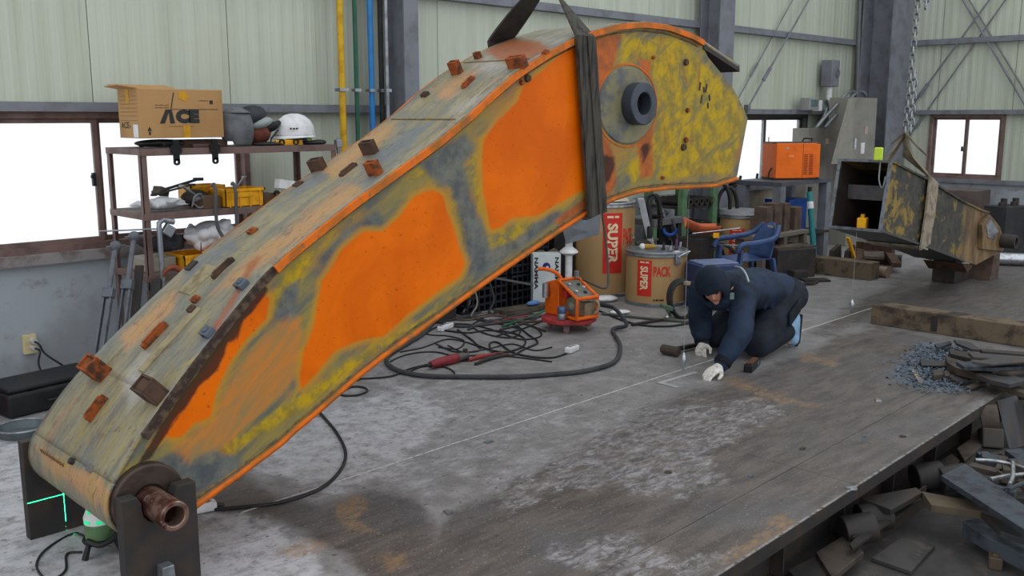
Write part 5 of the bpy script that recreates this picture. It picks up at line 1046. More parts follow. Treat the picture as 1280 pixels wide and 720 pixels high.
for i in range(2): MB().lathe([(0.036, 0.005 + i * 0.055), (0.038, 0.01 + i * 0.055), (0.038, 0.045 + i * 0.055), (0.034, 0.055 + i * 0.055)], c, None, 20).build('tin', M('can_blue', (96, 116, 150), 0.35, 0.4, (60, 66, 80), 12, 0.8) if i else galv, o, smooth=40)
# ================================================================ cables on the floor
def cable(px, r, m, label, name='cable', z=None, extra=(), n=8, group=None):
    pts = [V(*G(x, y, r if z is None else z)) for x, y in px]; pts = list(extra) + pts
    return tag(MB().tube(pts, r, n, smooth=6).build(name, m, smooth=60), label, 'cable', group)
cab_grey = M('cable_grey', (62, 64, 68), 0.55, 0, (46, 46, 48), 9, 0.8)
cable([(766, 412), (775, 432), (768, 452), (735, 463), (690, 468), (640, 471), (585, 471), (535, 470), (500, 464), (484, 454), (486, 444), (505, 432), (528, 418), (541, 404), (546, 396)], 0.017, cab_grey, 'thick dark welding cable sweeping from the orange feeder across floor', 'welding_cable', extra=[fz(0.24, 0.27, 0.20), fz(0.29, 0.30, 0.15), fz(0.32, 0.36, 0.05)], n=10)
cable([(268, 637), (300, 634), (350, 628), (398, 612), (424, 590), (432, 566), (420, 540), (400, 516), (388, 500)], 0.009, black_rubber, 'black cable curving from white power strip by the boom foot')
cable([(556, 413), (585, 416), (610, 413), (640, 416), (656, 424), (652, 434), (628, 440), (600, 433), (590, 425), (572, 412)], 0.008, black_rubber, 'black cable looping beside the longer white power strip')
cable([(708, 442), (690, 447), (665, 446), (640, 440), (622, 428), (612, 430), (618, 442), (640, 444), (656, 436), (672, 428), (660, 418), (640, 404), (612, 400)], 0.008, black_rubber, 'black cable running from the small white power strip')
cable([(440, 473), (460, 473), (490, 470), (512, 461), (537, 455)], 0.007, black_rubber, 'thin cord from the red grinder passing under the boom')
cable([(424, 492), (438, 484), (454, 484), (459, 489), (446, 494), (428, 494), (422, 488), (434, 480), (450, 474)], 0.007, black_rubber, 'small loop of black cord under the boom edge')
cable([(508, 466), (530, 458), (556, 459), (568, 466), (560, 471), (520, 468)], 0.006, black_rubber, 'thin cord looped in front of the red grinder')
cable([(690, 452), (650, 447), (620, 444), (600, 444), (570, 445), (545, 440), (520, 441), (500, 446), (488, 452)], 0.006, black_rubber, 'long thin black cord lying across the cable tangle')
cable([(520, 425), (548, 408), (580, 405), (615, 412), (650, 424), (676, 420), (672, 410)], 0.007, black_rubber, 'black cord running to the dolly casters')
cable([(540, 400), (575, 408), (620, 404), (660, 398), (690, 392)], 0.012, cab_grey, 'grey hose lying behind the longer power strip', 'hose')
cable([(545, 392), (580, 400), (620, 394), (655, 402), (690, 400)], 0.010, M('hose_brown', (96, 76, 66), 0.6), 'brownish hose among the cables behind the feeder', 'hose')
cable([(628, 408), (660, 397), (690, 385), (705, 388)], 0.010, M('hose_green', (44, 110, 76), 0.6), 'green gas hose at the back of the orange feeder', 'hose')
cable([(610, 405), (650, 396), (690, 393)], 0.008, M('hose_red', (150, 60, 56), 0.6), 'red gas hose at the back of the orange feeder', 'hose')
cable([(560, 385), (600, 400), (645, 402), (682, 414)], 0.010, cab_grey, 'dark hose running under the green and red hoses', 'hose')
cable([(752, 392), (800, 397), (860, 402), (905, 402)], 0.012, M('hose_grn2', (86, 92, 84), 0.6), 'grey green hose along the floor before the drums', 'hose')
cable([(748, 388), (790, 404), (830, 408), (862, 404)], 0.009, black_rubber, 'black cable along the floor before the short drum')
LOOPS = [([(600, 398), (625, 405), (650, 412), (640, 422), (610, 418), (590, 408), (600, 400)], 0.007, 'black cord ring lying behind the longer power strip'),
 ([(560, 432), (580, 440), (610, 436), (640, 430), (668, 438), (690, 434)], 0.006, 'thin black cord crossing toward the dolly'),
 ([(500, 440), (530, 434), (560, 424), (590, 430), (600, 438), (570, 440), (545, 430)], 0.006, 'thin black cord looped near the boom edge'),
 ([(575, 398), (610, 388), (650, 384), (680, 380)], 0.011, 'grey hose running back toward the lettered box'),
 ([(550, 402), (600, 395), (640, 388), (668, 376)], 0.009, 'dark hose running back along the wooden board'),
 ([(620, 420), (650, 412), (676, 402), (690, 395)], 0.007, 'black cord tucked behind the red dolly'),
 ([(585, 412), (600, 405), (630, 398), (660, 392), (672, 396), (655, 404), (625, 412)], 0.010, 'loop of grey hose behind the red dolly'),
 ([(520, 410), (535, 418), (560, 420), (580, 426), (572, 436), (548, 434)], 0.006, 'thin cord curling between boom and power strip')]
for px_, r_, lab_ in LOOPS: cable(px_, r_, black_rubber if r_ < 0.0095 else cab_grey, lab_)
tag(MB().bar(V(*G(790, 406, 0.012)), V(*G(832, 399, 0.012)), 0.03, 0.02).build('steel_rod', dark_steel), 'dark flat steel rod on floor before the short drum', 'rod')
# hoses hanging from the boom's shadow to the floor
for i, (x0, y0, x1, y1, r, lab) in enumerate(((557, 378, 556, 398, 0.02, 'dark upright hose behind the boom edge'), (598, 362, 612, 392, 0.011, 'grey hose arching behind the boom'), (582, 368, 590, 396, 0.008, 'pale thin hose arching behind the boom'), (575, 372, 580, 392, 0.011, 'light grey hose end behind the boom'))):
    p0 = V(*WY(x0, y0 - 60, 6.08)); p1 = V(*G(x1, y1, 0.01)); tag(MB().tube([p0, lerp(p0, p1, 0.4) + V(0.05, 0.05, 0.05), lerp(p0, p1, 0.8) + V(0.08, 0, 0), p1, p1 + V(0.25, -0.1, 0)], r, 8, smooth=6).build('hose', cab_grey if i < 2 else M('hose_pale', (134, 132, 128), 0.6), smooth=60), lab, 'hose')
# grey cable hanging from the sling past the tall drum
tag(MB().tube([V(*WY(752, 262, 5.2)), V(*WY(757, 300, 5.2)), V(*WY(760, 335, 5.15)), V(*WY(757, 360, 5.1)), fz(0.1, 0.05, 0.42)], 0.010, 8, smooth=6).build('control_cable', M('ctl', (74, 78, 74), 0.6), smooth=60), 'thin grey control cable hanging from the sling to the feeder', 'cable')
# power strips
def strip_box(px, py, yaw, L_, label):
    c = V(*G(px, py)); o = thing('power_strip', label, 'power strip', c); F = Rz(yaw)
    MB().box(c + V(0, 0, 0.024), (L_, 0.055, 0.044), F).build('body', white_plastic, o, bevel=0.010)
    n = int(L_ / 0.05)
    for i in range(n): MB().cyl(c + F @ V((i - (n - 1) / 2) * 0.05, 0, 0.044), c + F @ V((i - (n - 1) / 2) * 0.05, 0, 0.0475), 0.017, n=12).build('socket', M('socket_grey', (120, 120, 124), 0.6), o)
    MB().caps(c + F @ V(L_ / 2, 0, 0.02), c + F @ V(L_ / 2 + 0.03, 0, 0.014), 0.012, 0.008).build('cord_end', black_rubber, o)
    return o
strip_box(557, 412, 20, 0.20, 'long white power strip lying on the floor near boom'); strip_box(715, 440, 12, 0.14, 'short white power strip on floor before the red dolly'); strip_box(252, 640, -15, 0.13, 'dirty white power strip beside the boom foot')
# angle grinder
a = V(*G(538, 456, 0.035)); b = V(*G(572, 447, 0.035)); o = thing('angle_grinder', 'dark red angle grinder lying on the floor', 'grinder', V(a.x, a.y, 0))
MB().tube([a, lerp(a, b, 0.35), lerp(a, b, 0.8), b], [0.024, 0.034, 0.036, 0.03], 12, smooth=4).build('motor_body', M('grinder_red', (140, 44, 50), 0.5, 0, (90, 34, 38), 12, 0.7), o, smooth=60)
d = (b - a).normalized(); MB().caps(b, b + d * 0.09, 0.03, 0.028).build('gear_head', M('gear_grey', (96, 94, 92), 0.5, 0.3), o, smooth=60); MB().cyl(b + d * 0.08 + V(0, 0, -0.03), b + d * 0.08 + V(0, 0, 0.05), 0.018, n=10).build('spindle', dark_steel, o); MB().cyl(b + d * 0.08 + V(0, 0, -0.034), b + d * 0.08 + V(0, 0, -0.03), 0.05, n=20).build('disc', dark_steel, o); MB().caps(a - d * 0.03, a, 0.012, 0.018).build('cord_boot', black_plastic, o)
tag(MB().tube([V(*G(x, y, 0.015)) for x, y in ((586, 450), (600, 446), (612, 444), (628, 441))], [0.012, 0.02, 0.015, 0.01], 8, smooth=4).build('electrode_holder', M('holder_red', (150, 56, 50), 0.6, 0, (60, 44, 44), 12, 0.9), smooth=60), 'red electrode holder lying beside the grinder', 'holder')
tag(MB().tube([V(*G(x, y, 0.014)) for x, y in ((594, 455), (612, 448), (636, 443))], [0.01, 0.018, 0.012], 8, smooth=4).build('clamp_handle', dark_steel, smooth=60), 'dark cable clamp lying beside the electrode holder', 'clamp')
# ================================================================ clutter along the back wall
def carton_box(c, size, yaw, m, label, cat='box', name='box', bev=0.005):
    return tag(MB().box(Vector(c) + V(0, 0, size[2] / 2), size, Rz(yaw)).build(name, m, bevel=bev), label, cat)
# electrode box with the logo
c = V(*WY(682, 345, 6.08)); c.z = 0; F = Rz(-38); o = thing('electrode_box', 'white lettered box with blue round logo behind the orange feeder', 'box', c)
MB().box(c + V(0, 0, 0.25), (0.26, 0.16, 0.50), F).build('carton', M('box_white', (196, 204, 206), 0.6, 0, (168, 172, 174), 6, 0.7), o, bevel=0.004)
fo = c + F @ V(-0.13, -0.0815, 0)
flat_text('NAMMA', 0.05, fo + V(0, 0, 0.47) + F @ V(0.012, 0, 0), (0, 0, -1), F @ V(1, 0, 0), ink_black, o, 0.002, width=0.30, height=0.036)
flat_text('NAMMA', 0.05, fo + V(0, 0, 0.47) + F @ V(0.205, 0, 0), (0, 0, -1), F @ V(1, 0, 0), ink_black, o, 0.002, width=0.30, height=0.036)
k_ = fo + F @ V(0.125, 0, 0) + V(0, 0, 0.385); fy = F @ V(0, -1, 0); MB().cyl(k_, k_ + fy * 0.002, 0.036, n=24).build('logo_disc', M('logo_blue', (30, 40, 110), 0.6), o); MB().cyl(k_ + fy * 0.002 + F @ V(0.008, 0, 0) + V(0, 0, -0.006), k_ + fy * 0.004 + F @ V(0.008, 0, 0) + V(0, 0, -0.006), 0.012, n=14).build('logo_dot', white_plastic, o)
MB().box(c + F @ V(0.1315, 0.02, 0.33), (0.002, 0.05, 0.26), F).build('side_print', ink_black, o); MB().box(c + F @ V(0.1325, 0.02, 0.36), (0.002, 0.03, 0.12), F).build('side_print', M('print_lilac', (150, 150, 176), 0.6), o)
tag(MB().tube([V(*WY(x, y, 6.2)) for x, y in ((668, 320), (676, 316), (684, 319), (692, 314), (698, 318))], 0.03, 8, smooth=4).build('rope_bundle', M('rope', (92, 78, 58), 0.9, 0, (56, 54, 44), 20, 0.9), smooth=60), 'brown rope bundle on top of the lettered box', 'rope')
# white pipe with flange, grey sheet
x_ = WY(711, 320, 5.95)[0]; o = thing('sheet_stand', 'white upright pipe stand with collar holding a plain grey sheet', 'stand', (x_, 5.95, 0)); MB().cyl((x_, 5.95, 0), (x_, 5.95, 0.95), 0.034, n=18).build('tube', white_plastic, o, smooth=40)
zc = WY(710, 315, 5.95)[2]; MB().lathe([(0.036, zc + 0.05), (0.085, zc + 0.01), (0.088, zc - 0.005), (0.045, zc - 0.03)], (x_, 5.95, 0), None, 24).build('collar', white_plastic, o, smooth=40)
q0 = [V(*WY(x, y, Y)) for x, y, Y in ((702, 282, 5.90), (752, 256, 5.70), (749, 293, 5.70), (708, 305, 5.90))]
(MB().prism(q0, V(0.01, 0.012, 0)).build('sheet', M('sheet_grey', (112, 118, 124), 0.6, 0, (96, 100, 106), 5, 0.7), o))
# black crates and dark shelving under the window side
blackc = M('crate_black', (36, 38, 44), 0.6, 0, (24, 24, 28), 12, 0.7)
def lattice_crate(x0, y0, z0, w, d, h):
    label = '%s black lattice crate of the stack %s' % ({0: 'lowest', 0.31: 'middle', 0.62: 'topmost'}[z0], 'beside the scrap bin' if x0 < 6 else 'beside the tall black cabinet')
    o = thing('lattice_crate', label, 'crate', (x0 + w / 2, y0 + d / 2, z0), 'black lattice crates stacked at the back wall'); t_ = 0.012
    MB().bb((x0, y0, z0), (x0 + w, y0 + d, z0 + t_)).build('bottom', blackc, o)
    for zz in np.linspace(0, h - 0.02, 5): MB().bb((x0, y0, z0 + zz), (x0 + w, y0 + t_, z0 + zz + 0.02)).build('slat', blackc, o); MB().bb((x0, y0 + t_, z0 + zz), (x0 + t_, y0 + d, z0 + zz + 0.02)).build('slat', blackc, o)
    for xx in np.linspace(0, w - 0.015, 8): MB().bb((x0 + xx, y0 - 0.002, z0), (x0 + xx + 0.015, y0 + 0.006, z0 + h)).build('slat', blackc, o)
    MB().bb((x0, y0 + d - t_, z0), (x0 + w, y0 + d, z0 + h)).build('back_panel', blackc, o); MB().bb((x0 + w - t_, y0, z0), (x0 + w, y0 + d, z0 + h)).build('side_panel', blackc, o)
for x0, y0, z0 in ((5.62, 6.24, 0), (5.62, 6.24, 0.31), (6.16, 6.22, 0), (6.16, 6.22, 0.31), (5.62, 6.26, 0.62), (6.16, 6.26, 0.62)): lattice_crate(x0, y0, z0, 0.5, 0.38, 0.3)
carton_box((6.92, 6.40, 0), (0.30, 0.3, 0.95), 0, black_plastic, 'tall black cabinet between crates and the tall drum', 'cabinet', 'cabinet')
carton_box((5.28, 6.36, 0), (0.34, 0.34, 0.42), 8, M('bin_dark', (50, 48, 50), 0.7), 'dark scrap bin beside the lattice crates', 'bin', 'scrap_bin')
tag(MB().bar(V(5.5, 6.12, 0.42), V(6.62, 6.1, 0.14), 0.02, 0.02).build('steel_rod', M('rod_grey', (100, 102, 104), 0.5, 0.4)), 'thin grey rod propped across the lattice crates', 'rod')
tag(MB().box((6.28, 6.0, 0.03), (0.9, 0.16, 0.04), Rz(-6)).build('floor_board', old_wood), 'grey wooden board on floor in front of the lattice crates', 'board')
tag(MB().ball((6.20, 5.98, 0.075), (0.08, 0.04, 0.022)).build('rag', M('rag_sky', (84, 124, 176), 0.9), smooth=180), 'blue rag on the grey floor board', 'rag')
tag(MB().ball(V(*G(775, 390, 0.02)), (0.10, 0.05, 0.02), Rz(-30)).build('cup_lid', white_plastic, smooth=180), 'crushed white cup on floor before the drums', 'cup')
tag(MB().ball(V(*G(757, 373, 0.03)), (0.12, 0.08, 0.03), Rz(-30)).build('plastic_sheet', white_plastic, smooth=180), 'white plastic sheet heap beside the tall drum base', 'sheet')
# green rack with dark stock
def xY(px, Y, py=260): return WY(px, py, Y)[0]
gx0, gx1 = xY(853, 6.0), xY(891, 6.0); gr = thing('stock_rack', 'green painted steel rack with dark stock behind the boom tip', 'rack', ((gx0 + gx1) / 2, 6.2, 0))
for x in (gx0, gx1):
    for y in (6.0, 6.45): MB().bb((x - 0.045, y - 0.03, 0), (x + 0.045, y + 0.03, 1.12)).build('post', green_paint, gr)
for z in (0.52, 0.80, 1.08): MB().bb((gx0, 6.0, z - 0.03), (gx1, 6.45, z)).build('shelf', dark_steel, gr)
for i in range(14):
    x = gx0 + 0.08 + 0.045 * i * (gx1 - gx0 - 0.1) / 0.63; zz = (0.52, 0.80, 0.52)[i % 3]; r = 0.03 + 0.012 * (i % 3)
    tag(MB().pipe((x, 5.97, zz + r), (x, 6.42, zz + r), r, r * 0.6, 12).build('pipe_offcut', dark_steel), '%s dark pipe offcut lying on the %s shelf of the green rack' % (('thin', 'medium', 'thick')[i % 3], ('lower', 'middle', 'lower')[i % 3]), 'pipe', 'pipe offcuts on the green rack')
# vise bench left of green rack
bx = xY(830, 5.9); o = thing('work_bench', 'small grey steel bench with slanted leg left of green rack', 'bench', (bx, 6.05, 0))
MB().bb((bx - 0.22, 5.85, 0.66), (bx + 0.30, 6.3, 0.72)).build('top', M('bench_grey', (104, 104, 108), 0.6, 0.2), o)
for x, y in ((bx - 0.18, 5.9), (bx + 0.24, 5.9), (bx - 0.18, 6.25), (bx + 0.24, 6.25)): MB().bar((x, y, 0), (x, y, 0.66), 0.06, 0.06).build('leg', green_paint if x < bx else dark_steel, o)
MB().bar((bx + 0.30, 5.85, 0.1), (bx + 0.08, 5.87, 0.72), 0.07, 0.03).build('brace', M('brace_grey', (92, 90, 90), 0.6), o); MB().bb((bx - 0.1, 5.88, 0.05), (bx + 0.12, 5.92, 0.64)).build('shadow_fill', black_plastic, o)  # black panel added as the shadow beneath the bench top
tag(MB().ball((bx - 0.08, 5.98, 0.77), (0.13, 0.10, 0.05)).ball((bx + 0.05, 6.0, 0.76), (0.14, 0.08, 0.04)).build('rag_pile', black_rubber, smooth=180), 'black rags piled on the small grey bench', 'rags')
tag(MB().bar((bx + 0.03, 5.92, 0.72), (bx - 0.05, 5.94, 0.88), 0.05, 0.03).build('steel_offcut', galv), 'pale steel offcut standing on the small grey bench', 'offcut')
# orange scoop on a dark box
c = V(*WY(877, 296, 5.50)); carton_box((c.x - 0.02, c.y + 0.05, 0), (0.32, 0.26, c.z - 0.0), 10, dark_steel, 'dark steel box under the orange scoop', 'box', 'steel_box')
o = thing('hand_scoop', 'dirty orange plastic scoop with thin metal rod handle', 'scoop', c); mo = M('scoop_orange', (190, 96, 58), 0.6, 0, (150, 78, 52), 9, 0.8)
F = Matrix((FR, FD, V(0, 0, 1))).transposed()
MB().sheet(lambda u, v: c + F @ V((u - 0.5) * 0.34, (v - 0.5) * 0.24, 0.015 + 0.12 * abs(2 * v - 1) ** 2 * 0.8 + 0.07 * max(0, 1 - u * 2.2) + 0.01), 12, 10).build('pan', mo, o, solid=0.006, smooth=60)
MB().box(c + F @ V(0.12, -0.12, 0.03), (0.06, 0.02, 0.05), F).build('grip', yellow_plastic, o); MB().cyl(c + F @ V(-0.12, -0.14, 0.05), c + F @ V(0.36, -0.10, 0.10), 0.006, n=6).build('rod', bright_steel, o)
# blue stacking chair
c = V(*G(930, 369)); o = thing('plastic_chair', 'blue plastic armchair with rounded back standing by the wall junk', 'chair', c); yaw = -118; F = Rz(yaw)
ch = lambda x, y, z: c + F @ V(x * 0.92, y * 0.92, z * 0.93)
MB().sheet(lambda u, v: ch((u - 0.5) * 0.44, (v - 0.5) * 0.42, 0.40 - 0.03 * math.sin(math.pi * u) + 0.02 * v), 8, 8).build('seat', blue_plastic, o, solid=0.012, smooth=60)
MB().sheet(lambda u, v: ch((u - 0.5) * (0.46 - 0.16 * v * v), 0.21 + 0.10 * v - 0.06 * (2 * u - 1) ** 2, 0.40 + 0.38 * v * (1 - 0.22 * (2 * u - 1) ** 2)), 12, 10).build('backrest', blue_plastic, o, solid=0.012, smooth=60)
MB().box(ch(0, 0.30, 0.73), (0.10, 0.03, 0.022), F).build('hand_hole', M('hole_pale', (170, 160, 150), 0.6), o)
for s in (-1, 1):
    MB().tube([ch(s * 0.15, 0.30, 0.75), ch(s * 0.24, 0.20, 0.64), ch(s * 0.27, 0.0, 0.60), ch(s * 0.26, -0.2, 0.58), ch(s * 0.25, -0.24, 0.50)], [0.022, 0.026, 0.028, 0.028, 0.022], 8, smooth=5).build('armrest', blue_plastic, o, smooth=60)
    for y in (-1, 1): MB().bar(ch(s * 0.26, y * 0.25, 0), ch(s * 0.22, y * 0.19, 0.42 if y > 0 else 0.52), 0.07, 0.025, F @ V(0, 1, 0)).build('leg', blue_plastic, o)
# navy box, hose loops
c = V(*G(890, 384)); o = thing('power_source', 'navy blue welding power source box behind the worker', 'machine', c); F = Rz(-28)
MB().box(c + V(0, 0, 0.22), (0.42, 0.34, 0.40), F).build('case', navy_box, o, bevel=0.012); MB().box(c + V(0, 0, 0.428), (0.36, 0.28, 0.015), F).build('lid', M('lid_blue', (110, 124, 160), 0.4), o, bevel=0.005); MB().box(c + V(0, 0, 0.01), (0.38, 0.30, 0.02), F).build('foot_rail', black_plastic, o)
tag(MB().tube([V(*WY(x, y, 5.45)) for x, y in ((868, 345), (870, 325), (882, 310), (900, 304), (915, 312), (924, 330), (926, 350))], 0.022, 10, smooth=6).build('hose', cab_grey, smooth=60), 'thick grey hose arching over behind the navy box', 'hose')
tag(MB().tube([V(*WY(x, y, 5.60)) for x, y in ((884, 386), (886, 345), (890, 316), (898, 309), (904, 316), (906, 345), (907, 386))], 0.014, 8, smooth=6).build('hose', black_rubber, smooth=60), 'small black hose loop behind the navy box', 'hose')
tag(MB().bar(V(*WY(878, 305, 5.5)), V(*WY(935, 307, 5.3)), 0.012, 0.012).build('steel_rod', bright_steel), 'bright thin rod across the blue chair and hoses', 'rod')
# cable coil leaning on the short drum
c = V(*G(852, 397)); o = thing('cable_coil', 'coil of black cable leaning against the short drum', 'cable coil', c)
for k in range(4):
    pts = [c + FR * (0.095 + 0.008 * k) * math.cos(a) + V(0, 0, 0.16 + (0.145 + 0.006 * k) * math.sin(a)) + FD * (0.03 * k + 0.06 * math.sin(a) - 0.02) for a in np.linspace(0, 2 * math.pi, 25)[:-1]]
    MB().tube(pts, 0.011, 8, closed=True).build('turn', black_rubber, o, smooth=60)
MB().box(c + FR * 0.04 + V(0, 0, 0.31), (0.05, 0.04, 0.03)).build('tie', M('tie_beige', (150, 140, 120), 0.7), o)
tag(MB().box(V(*G(833, 384, 0.14)), (0.10, 0.08, 0.03), Rz(-40) @ Ry(15)).bar(V(*G(833, 386, 0.13)), V(*G(838, 393, 0.0)), 0.02, 0.02).build('ground_clamp', M('clamp_green', (84, 104, 84), 0.6)), 'grey green ground clamp beside the cable coil', 'clamp')
tag(MB().cyl(V(*G(834, 396, 0.0)), V(*G(834, 396, 0.10)), 0.014, 0.008, 10).build('chalk_stick', white_plastic), 'small white stick standing in front of the cable coil', 'stick')
# ---- hose rings hanging from the wall ledge
for k, (x, y0, y1, w_, lab) in enumerate(((900, 232, 285, 10, 'black hose ring hanging by the green rack'), (909, 236, 282, 9, 'second black hose ring hanging beside the first one'))):
    cx = WY(x, (y0 + y1) / 2, 6.12); rz = (y1 - y0) / 2 / 1200 * 12.0
    tag(MB().tube([(cx[0] + 0.13 * math.cos(a), 6.12 - 0.05 * math.cos(a), cx[2] + rz * math.sin(a)) for a in np.linspace(0, 2 * math.pi, 29)[:-1]], 0.022, 8, closed=True).build('hose_ring', black_rubber, smooth=60), lab, 'hose')
tag(MB().tube([V(*WY(x, y, 6.62)) for x, y in ((893, 229), (910, 229), (930, 228), (944, 227), (947, 217))], 0.018, 8, smooth=5).build('hose', black_rubber, smooth=60), 'black hose running along the ledge under the far window', 'hose')
tag(MB().tube([V(*WY(x, y, 6.60)) for x, y in ((888, 230), (905, 236), (922, 230), (926, 220))], 0.018, 8, smooth=5).build('hose', black_rubber, smooth=60), 'black hose end sticking up at the ledge by boom tip', 'hose')
# ---- welding machine table
TY = 5.75
tx0, tx1 = xY(977, TY, 225), xY(1040, TY, 225); tz = WY(1000, 226, TY)[2]
tb = thing('steel_table', 'dark steel table carrying the orange welding machine', 'table', ((tx0 + tx1) / 2, TY + 0.3, 0))
MB().bb((tx0, TY, tz - 0.05), (tx1, TY + 0.6, tz)).build('top', M('table_grey', (84, 88, 96), 0.6, 0.2), tb)
for x in (tx0 + 0.06, tx1 - 0.06):
    for y in (TY + 0.06, TY + 0.54): MB().bar((x, y, 0), (x, y, tz - 0.05), 0.11, 0.11, (1, 0, 0)).build('leg', grey_paint, tb)
MB().bb((tx0, TY, 0.32), (tx1, TY + 0.6, 0.35)).build('shelf', dark_steel, tb)
wc = V((tx0 + tx1) / 2 + 0.02, TY + 0.25, tz); F = Rz(-32); wm = thing('welding_machine', 'bright orange welding machine with louvres standing on the steel table', 'welding machine', wc)
mo = M('machine_orange', (232, 106, 6), 0.5, 0, (208, 88, 4), 5, 0.7); wl, wd, wh = 0.60, 0.36, 0.42
bx_l = lambda x, y, z: wc + F @ V(x, y, z)
MB().box(bx_l(-0.02, 0, wh / 2 + 0.02), (wl - 0.06, wd, wh), F).build('case', mo, wm, bevel=0.01); MB().box(bx_l(0, 0, 0.012), (wl, wd - 0.04, 0.024), F).build('foot', black_plastic, wm)
MB().box(bx_l(0, 0, wh + 0.026), (wl - 0.02, wd - 0.02, 0.012), F).build('lid', M('lid_dkgrey', (74, 74, 78), 0.5), wm)
MB().box(bx_l(wl / 2 - 0.03, 0, wh / 2 + 0.02), (0.05, wd - 0.02, wh - 0.02), F).build('front_frame', mo, wm, bevel=0.006); MB().box(bx_l(wl / 2, 0, wh * 0.68), (0.02, wd - 0.08, wh * 0.5), F).build('control_panel', M('ctrl', (70, 72, 78), 0.5), wm)
for i in range(4): k_ = bx_l(wl / 2 + 0.01, -0.08 + 0.08 * (i % 2), wh * 0.58 + 0.1 * (i // 2)); MB().cyl(k_, k_ + F @ V(0.02, 0, 0), 0.024, n=12).build('dial', bright_steel if i else black_plastic, wm)
for col_ in (0.10, 0.17):
    for i in range(12): MB().box(bx_l(col_, -wd / 2 - 0.001, 0.07 + 0.021 * i), (0.05, 0.006, 0.010), F).build('louvre', M('louvre_dk', (120, 50, 14), 0.6), wm)
MB().box(bx_l(0.06, -wd / 2 - 0.001, wh / 2 + 0.02), (0.004, 0.003, wh - 0.02), F).build('seam', MATS['louvre_dk'], wm)
MB().tube([bx_l(wl / 2 - 0.1, -0.1, wh + 0.03), bx_l(wl / 2 - 0.08, -0.1, wh + 0.07), bx_l(wl / 2 - 0.08, 0.1, wh + 0.07), bx_l(wl / 2 - 0.1, 0.1, wh + 0.03)], 0.01, 6).build('handle', black_plastic, wm)
flat_text('mmm', 0.03, bx_l(-0.13, -wd / 2 - 0.002, wh * 0.66), F @ V(1, 0, 0), (0, 0, 1), M('ink_pale', (240, 150, 90), 0.6), wm, width=0.07, height=0.02)
MB().cyl(bx_l(-0.15, -wd / 2 - 0.006, wh * 0.9), bx_l(-0.15, -wd / 2, wh * 0.9), 0.014, n=12).build('latch', galv, wm); MB().tube([bx_l(-0.28, 0.05, wh + 0.03), bx_l(-0.28, 0.05, wh + 0.09)], 0.006, 6).build('lift_eye', dark_steel, wm)
MB().tube([bx_l(-0.30, -0.1, 0.14), bx_l(-0.34, -0.12, 0.10), bx_l(-0.35, -0.12, 0.02)], 0.01, 6, smooth=4).build('cord', black_plastic, wm)
# things below and before the table
carton_box(((tx0 + tx1) / 2 + 0.15, TY + 0.36, 0.35), (0.44, 0.34, 0.40), 0, blue_paint, 'bright blue metal case on the shelf under the steel table', 'case', 'metal_case')
pp = [V(*WY(1012, 240, TY - 0.12)), V(*WY(1018, 328, TY - 0.3))]; pp[1].z = max(pp[1].z, 0.0); o = thing('teal_pole', 'teal pole with white sticker leaning on the steel table', 'pole', pp[1]); MB().cyl(pp[0], pp[1], 0.034, n=14).build('pole', M('teal', (36, 122, 124), 0.5, 0, (30, 96, 100), 8, 0.7), o, smooth=40); q_ = lerp(pp[0], pp[1], 0.18); MB().cyl(lerp(pp[0], pp[1], 0.14), lerp(pp[0], pp[1], 0.24), 0.036, n=14).build('sticker', white_plastic, o); MB().cyl(pp[0], pp[0] + V(0, 0, 0.06), 0.024, n=10).build('cap', black_plastic, o)
lb = [xY(948, 5.45, 290), xY(1008, 5.45, 290)]; lz = WY(980, 291, 5.45)[2]; o = thing('low_bench', 'low rusty steel bench holding brown blocks', 'bench', ((lb[0] + lb[1]) / 2, 5.6, 0)); MB().bb((lb[0], 5.42, lz - 0.04), (lb[1], 5.78, lz)).build('top', M('bench_tan', (120, 112, 104), 0.7), o)
for x in (lb[0] + 0.1, lb[0] + 0.55, lb[1] - 0.06):
    for y in (5.46, 5.74): MB().bar((x, y, 0), (x, y, lz - 0.04), 0.07, 0.07, (1, 0, 0)).build('leg', M('leg_taupe', (104, 94, 88), 0.7), o)
brown_blk = M('brown_block', (98, 80, 70), 0.75, 0.1, (70, 58, 54), 10, 0.8, 0.3)
for i, (px_, w_, h_, lab) in enumerate(((957, 0.14, 0.30, 'brown steel block on the low bench nearest the faded drum'), (968, 0.16, 0.33, 'taller brown steel block on the low bench'), (979, 0.12, 0.32, 'narrow brown steel block on the low bench'), (993, 0.16, 0.26, 'rusty notched block on the low bench by the teal pole'))):
    x = xY(px_, 5.55, 280); tag(MB().bb((x - w_ / 2, 5.5, lz), (x + w_ / 2, 5.66, lz + h_)).bb((x - w_ / 2, 5.66, lz), (x - w_ / 6, 5.7, lz + h_ * 0.6)).build('steel_block', brown_blk, bevel=0.006), lab, 'block')
c = V(*G(992, 348)); tag(MB().box(c + V(0.1, 0.1, 0.16), (0.50, 0.22, 0.32), Rz(-25)).box(c + V(0.0, -0.05, 0.05), (0.18, 0.12, 0.10), Rz(-25)).build('anvil_block', M('anvil', (58, 56, 58), 0.6, 0.3, (80, 70, 64), 9, 0.8), bevel=0.01), 'dark steel anvil block on floor before the low bench', 'block')
tag(MB().box(c + V(0.14, 0.14, 0.332), (0.52, 0.24, 0.02), Rz(-25)).build('wooden_board', old_wood), 'worn grey wooden board lying on the dark anvil block', 'board')
tag(MB().box(V(*G(1019, 350, 0.012)), (0.28, 0.16, 0.022), Rz(-40)).build('flat_plate', dark_steel), 'small dark plate on floor beside the dark anvil block', 'plate')
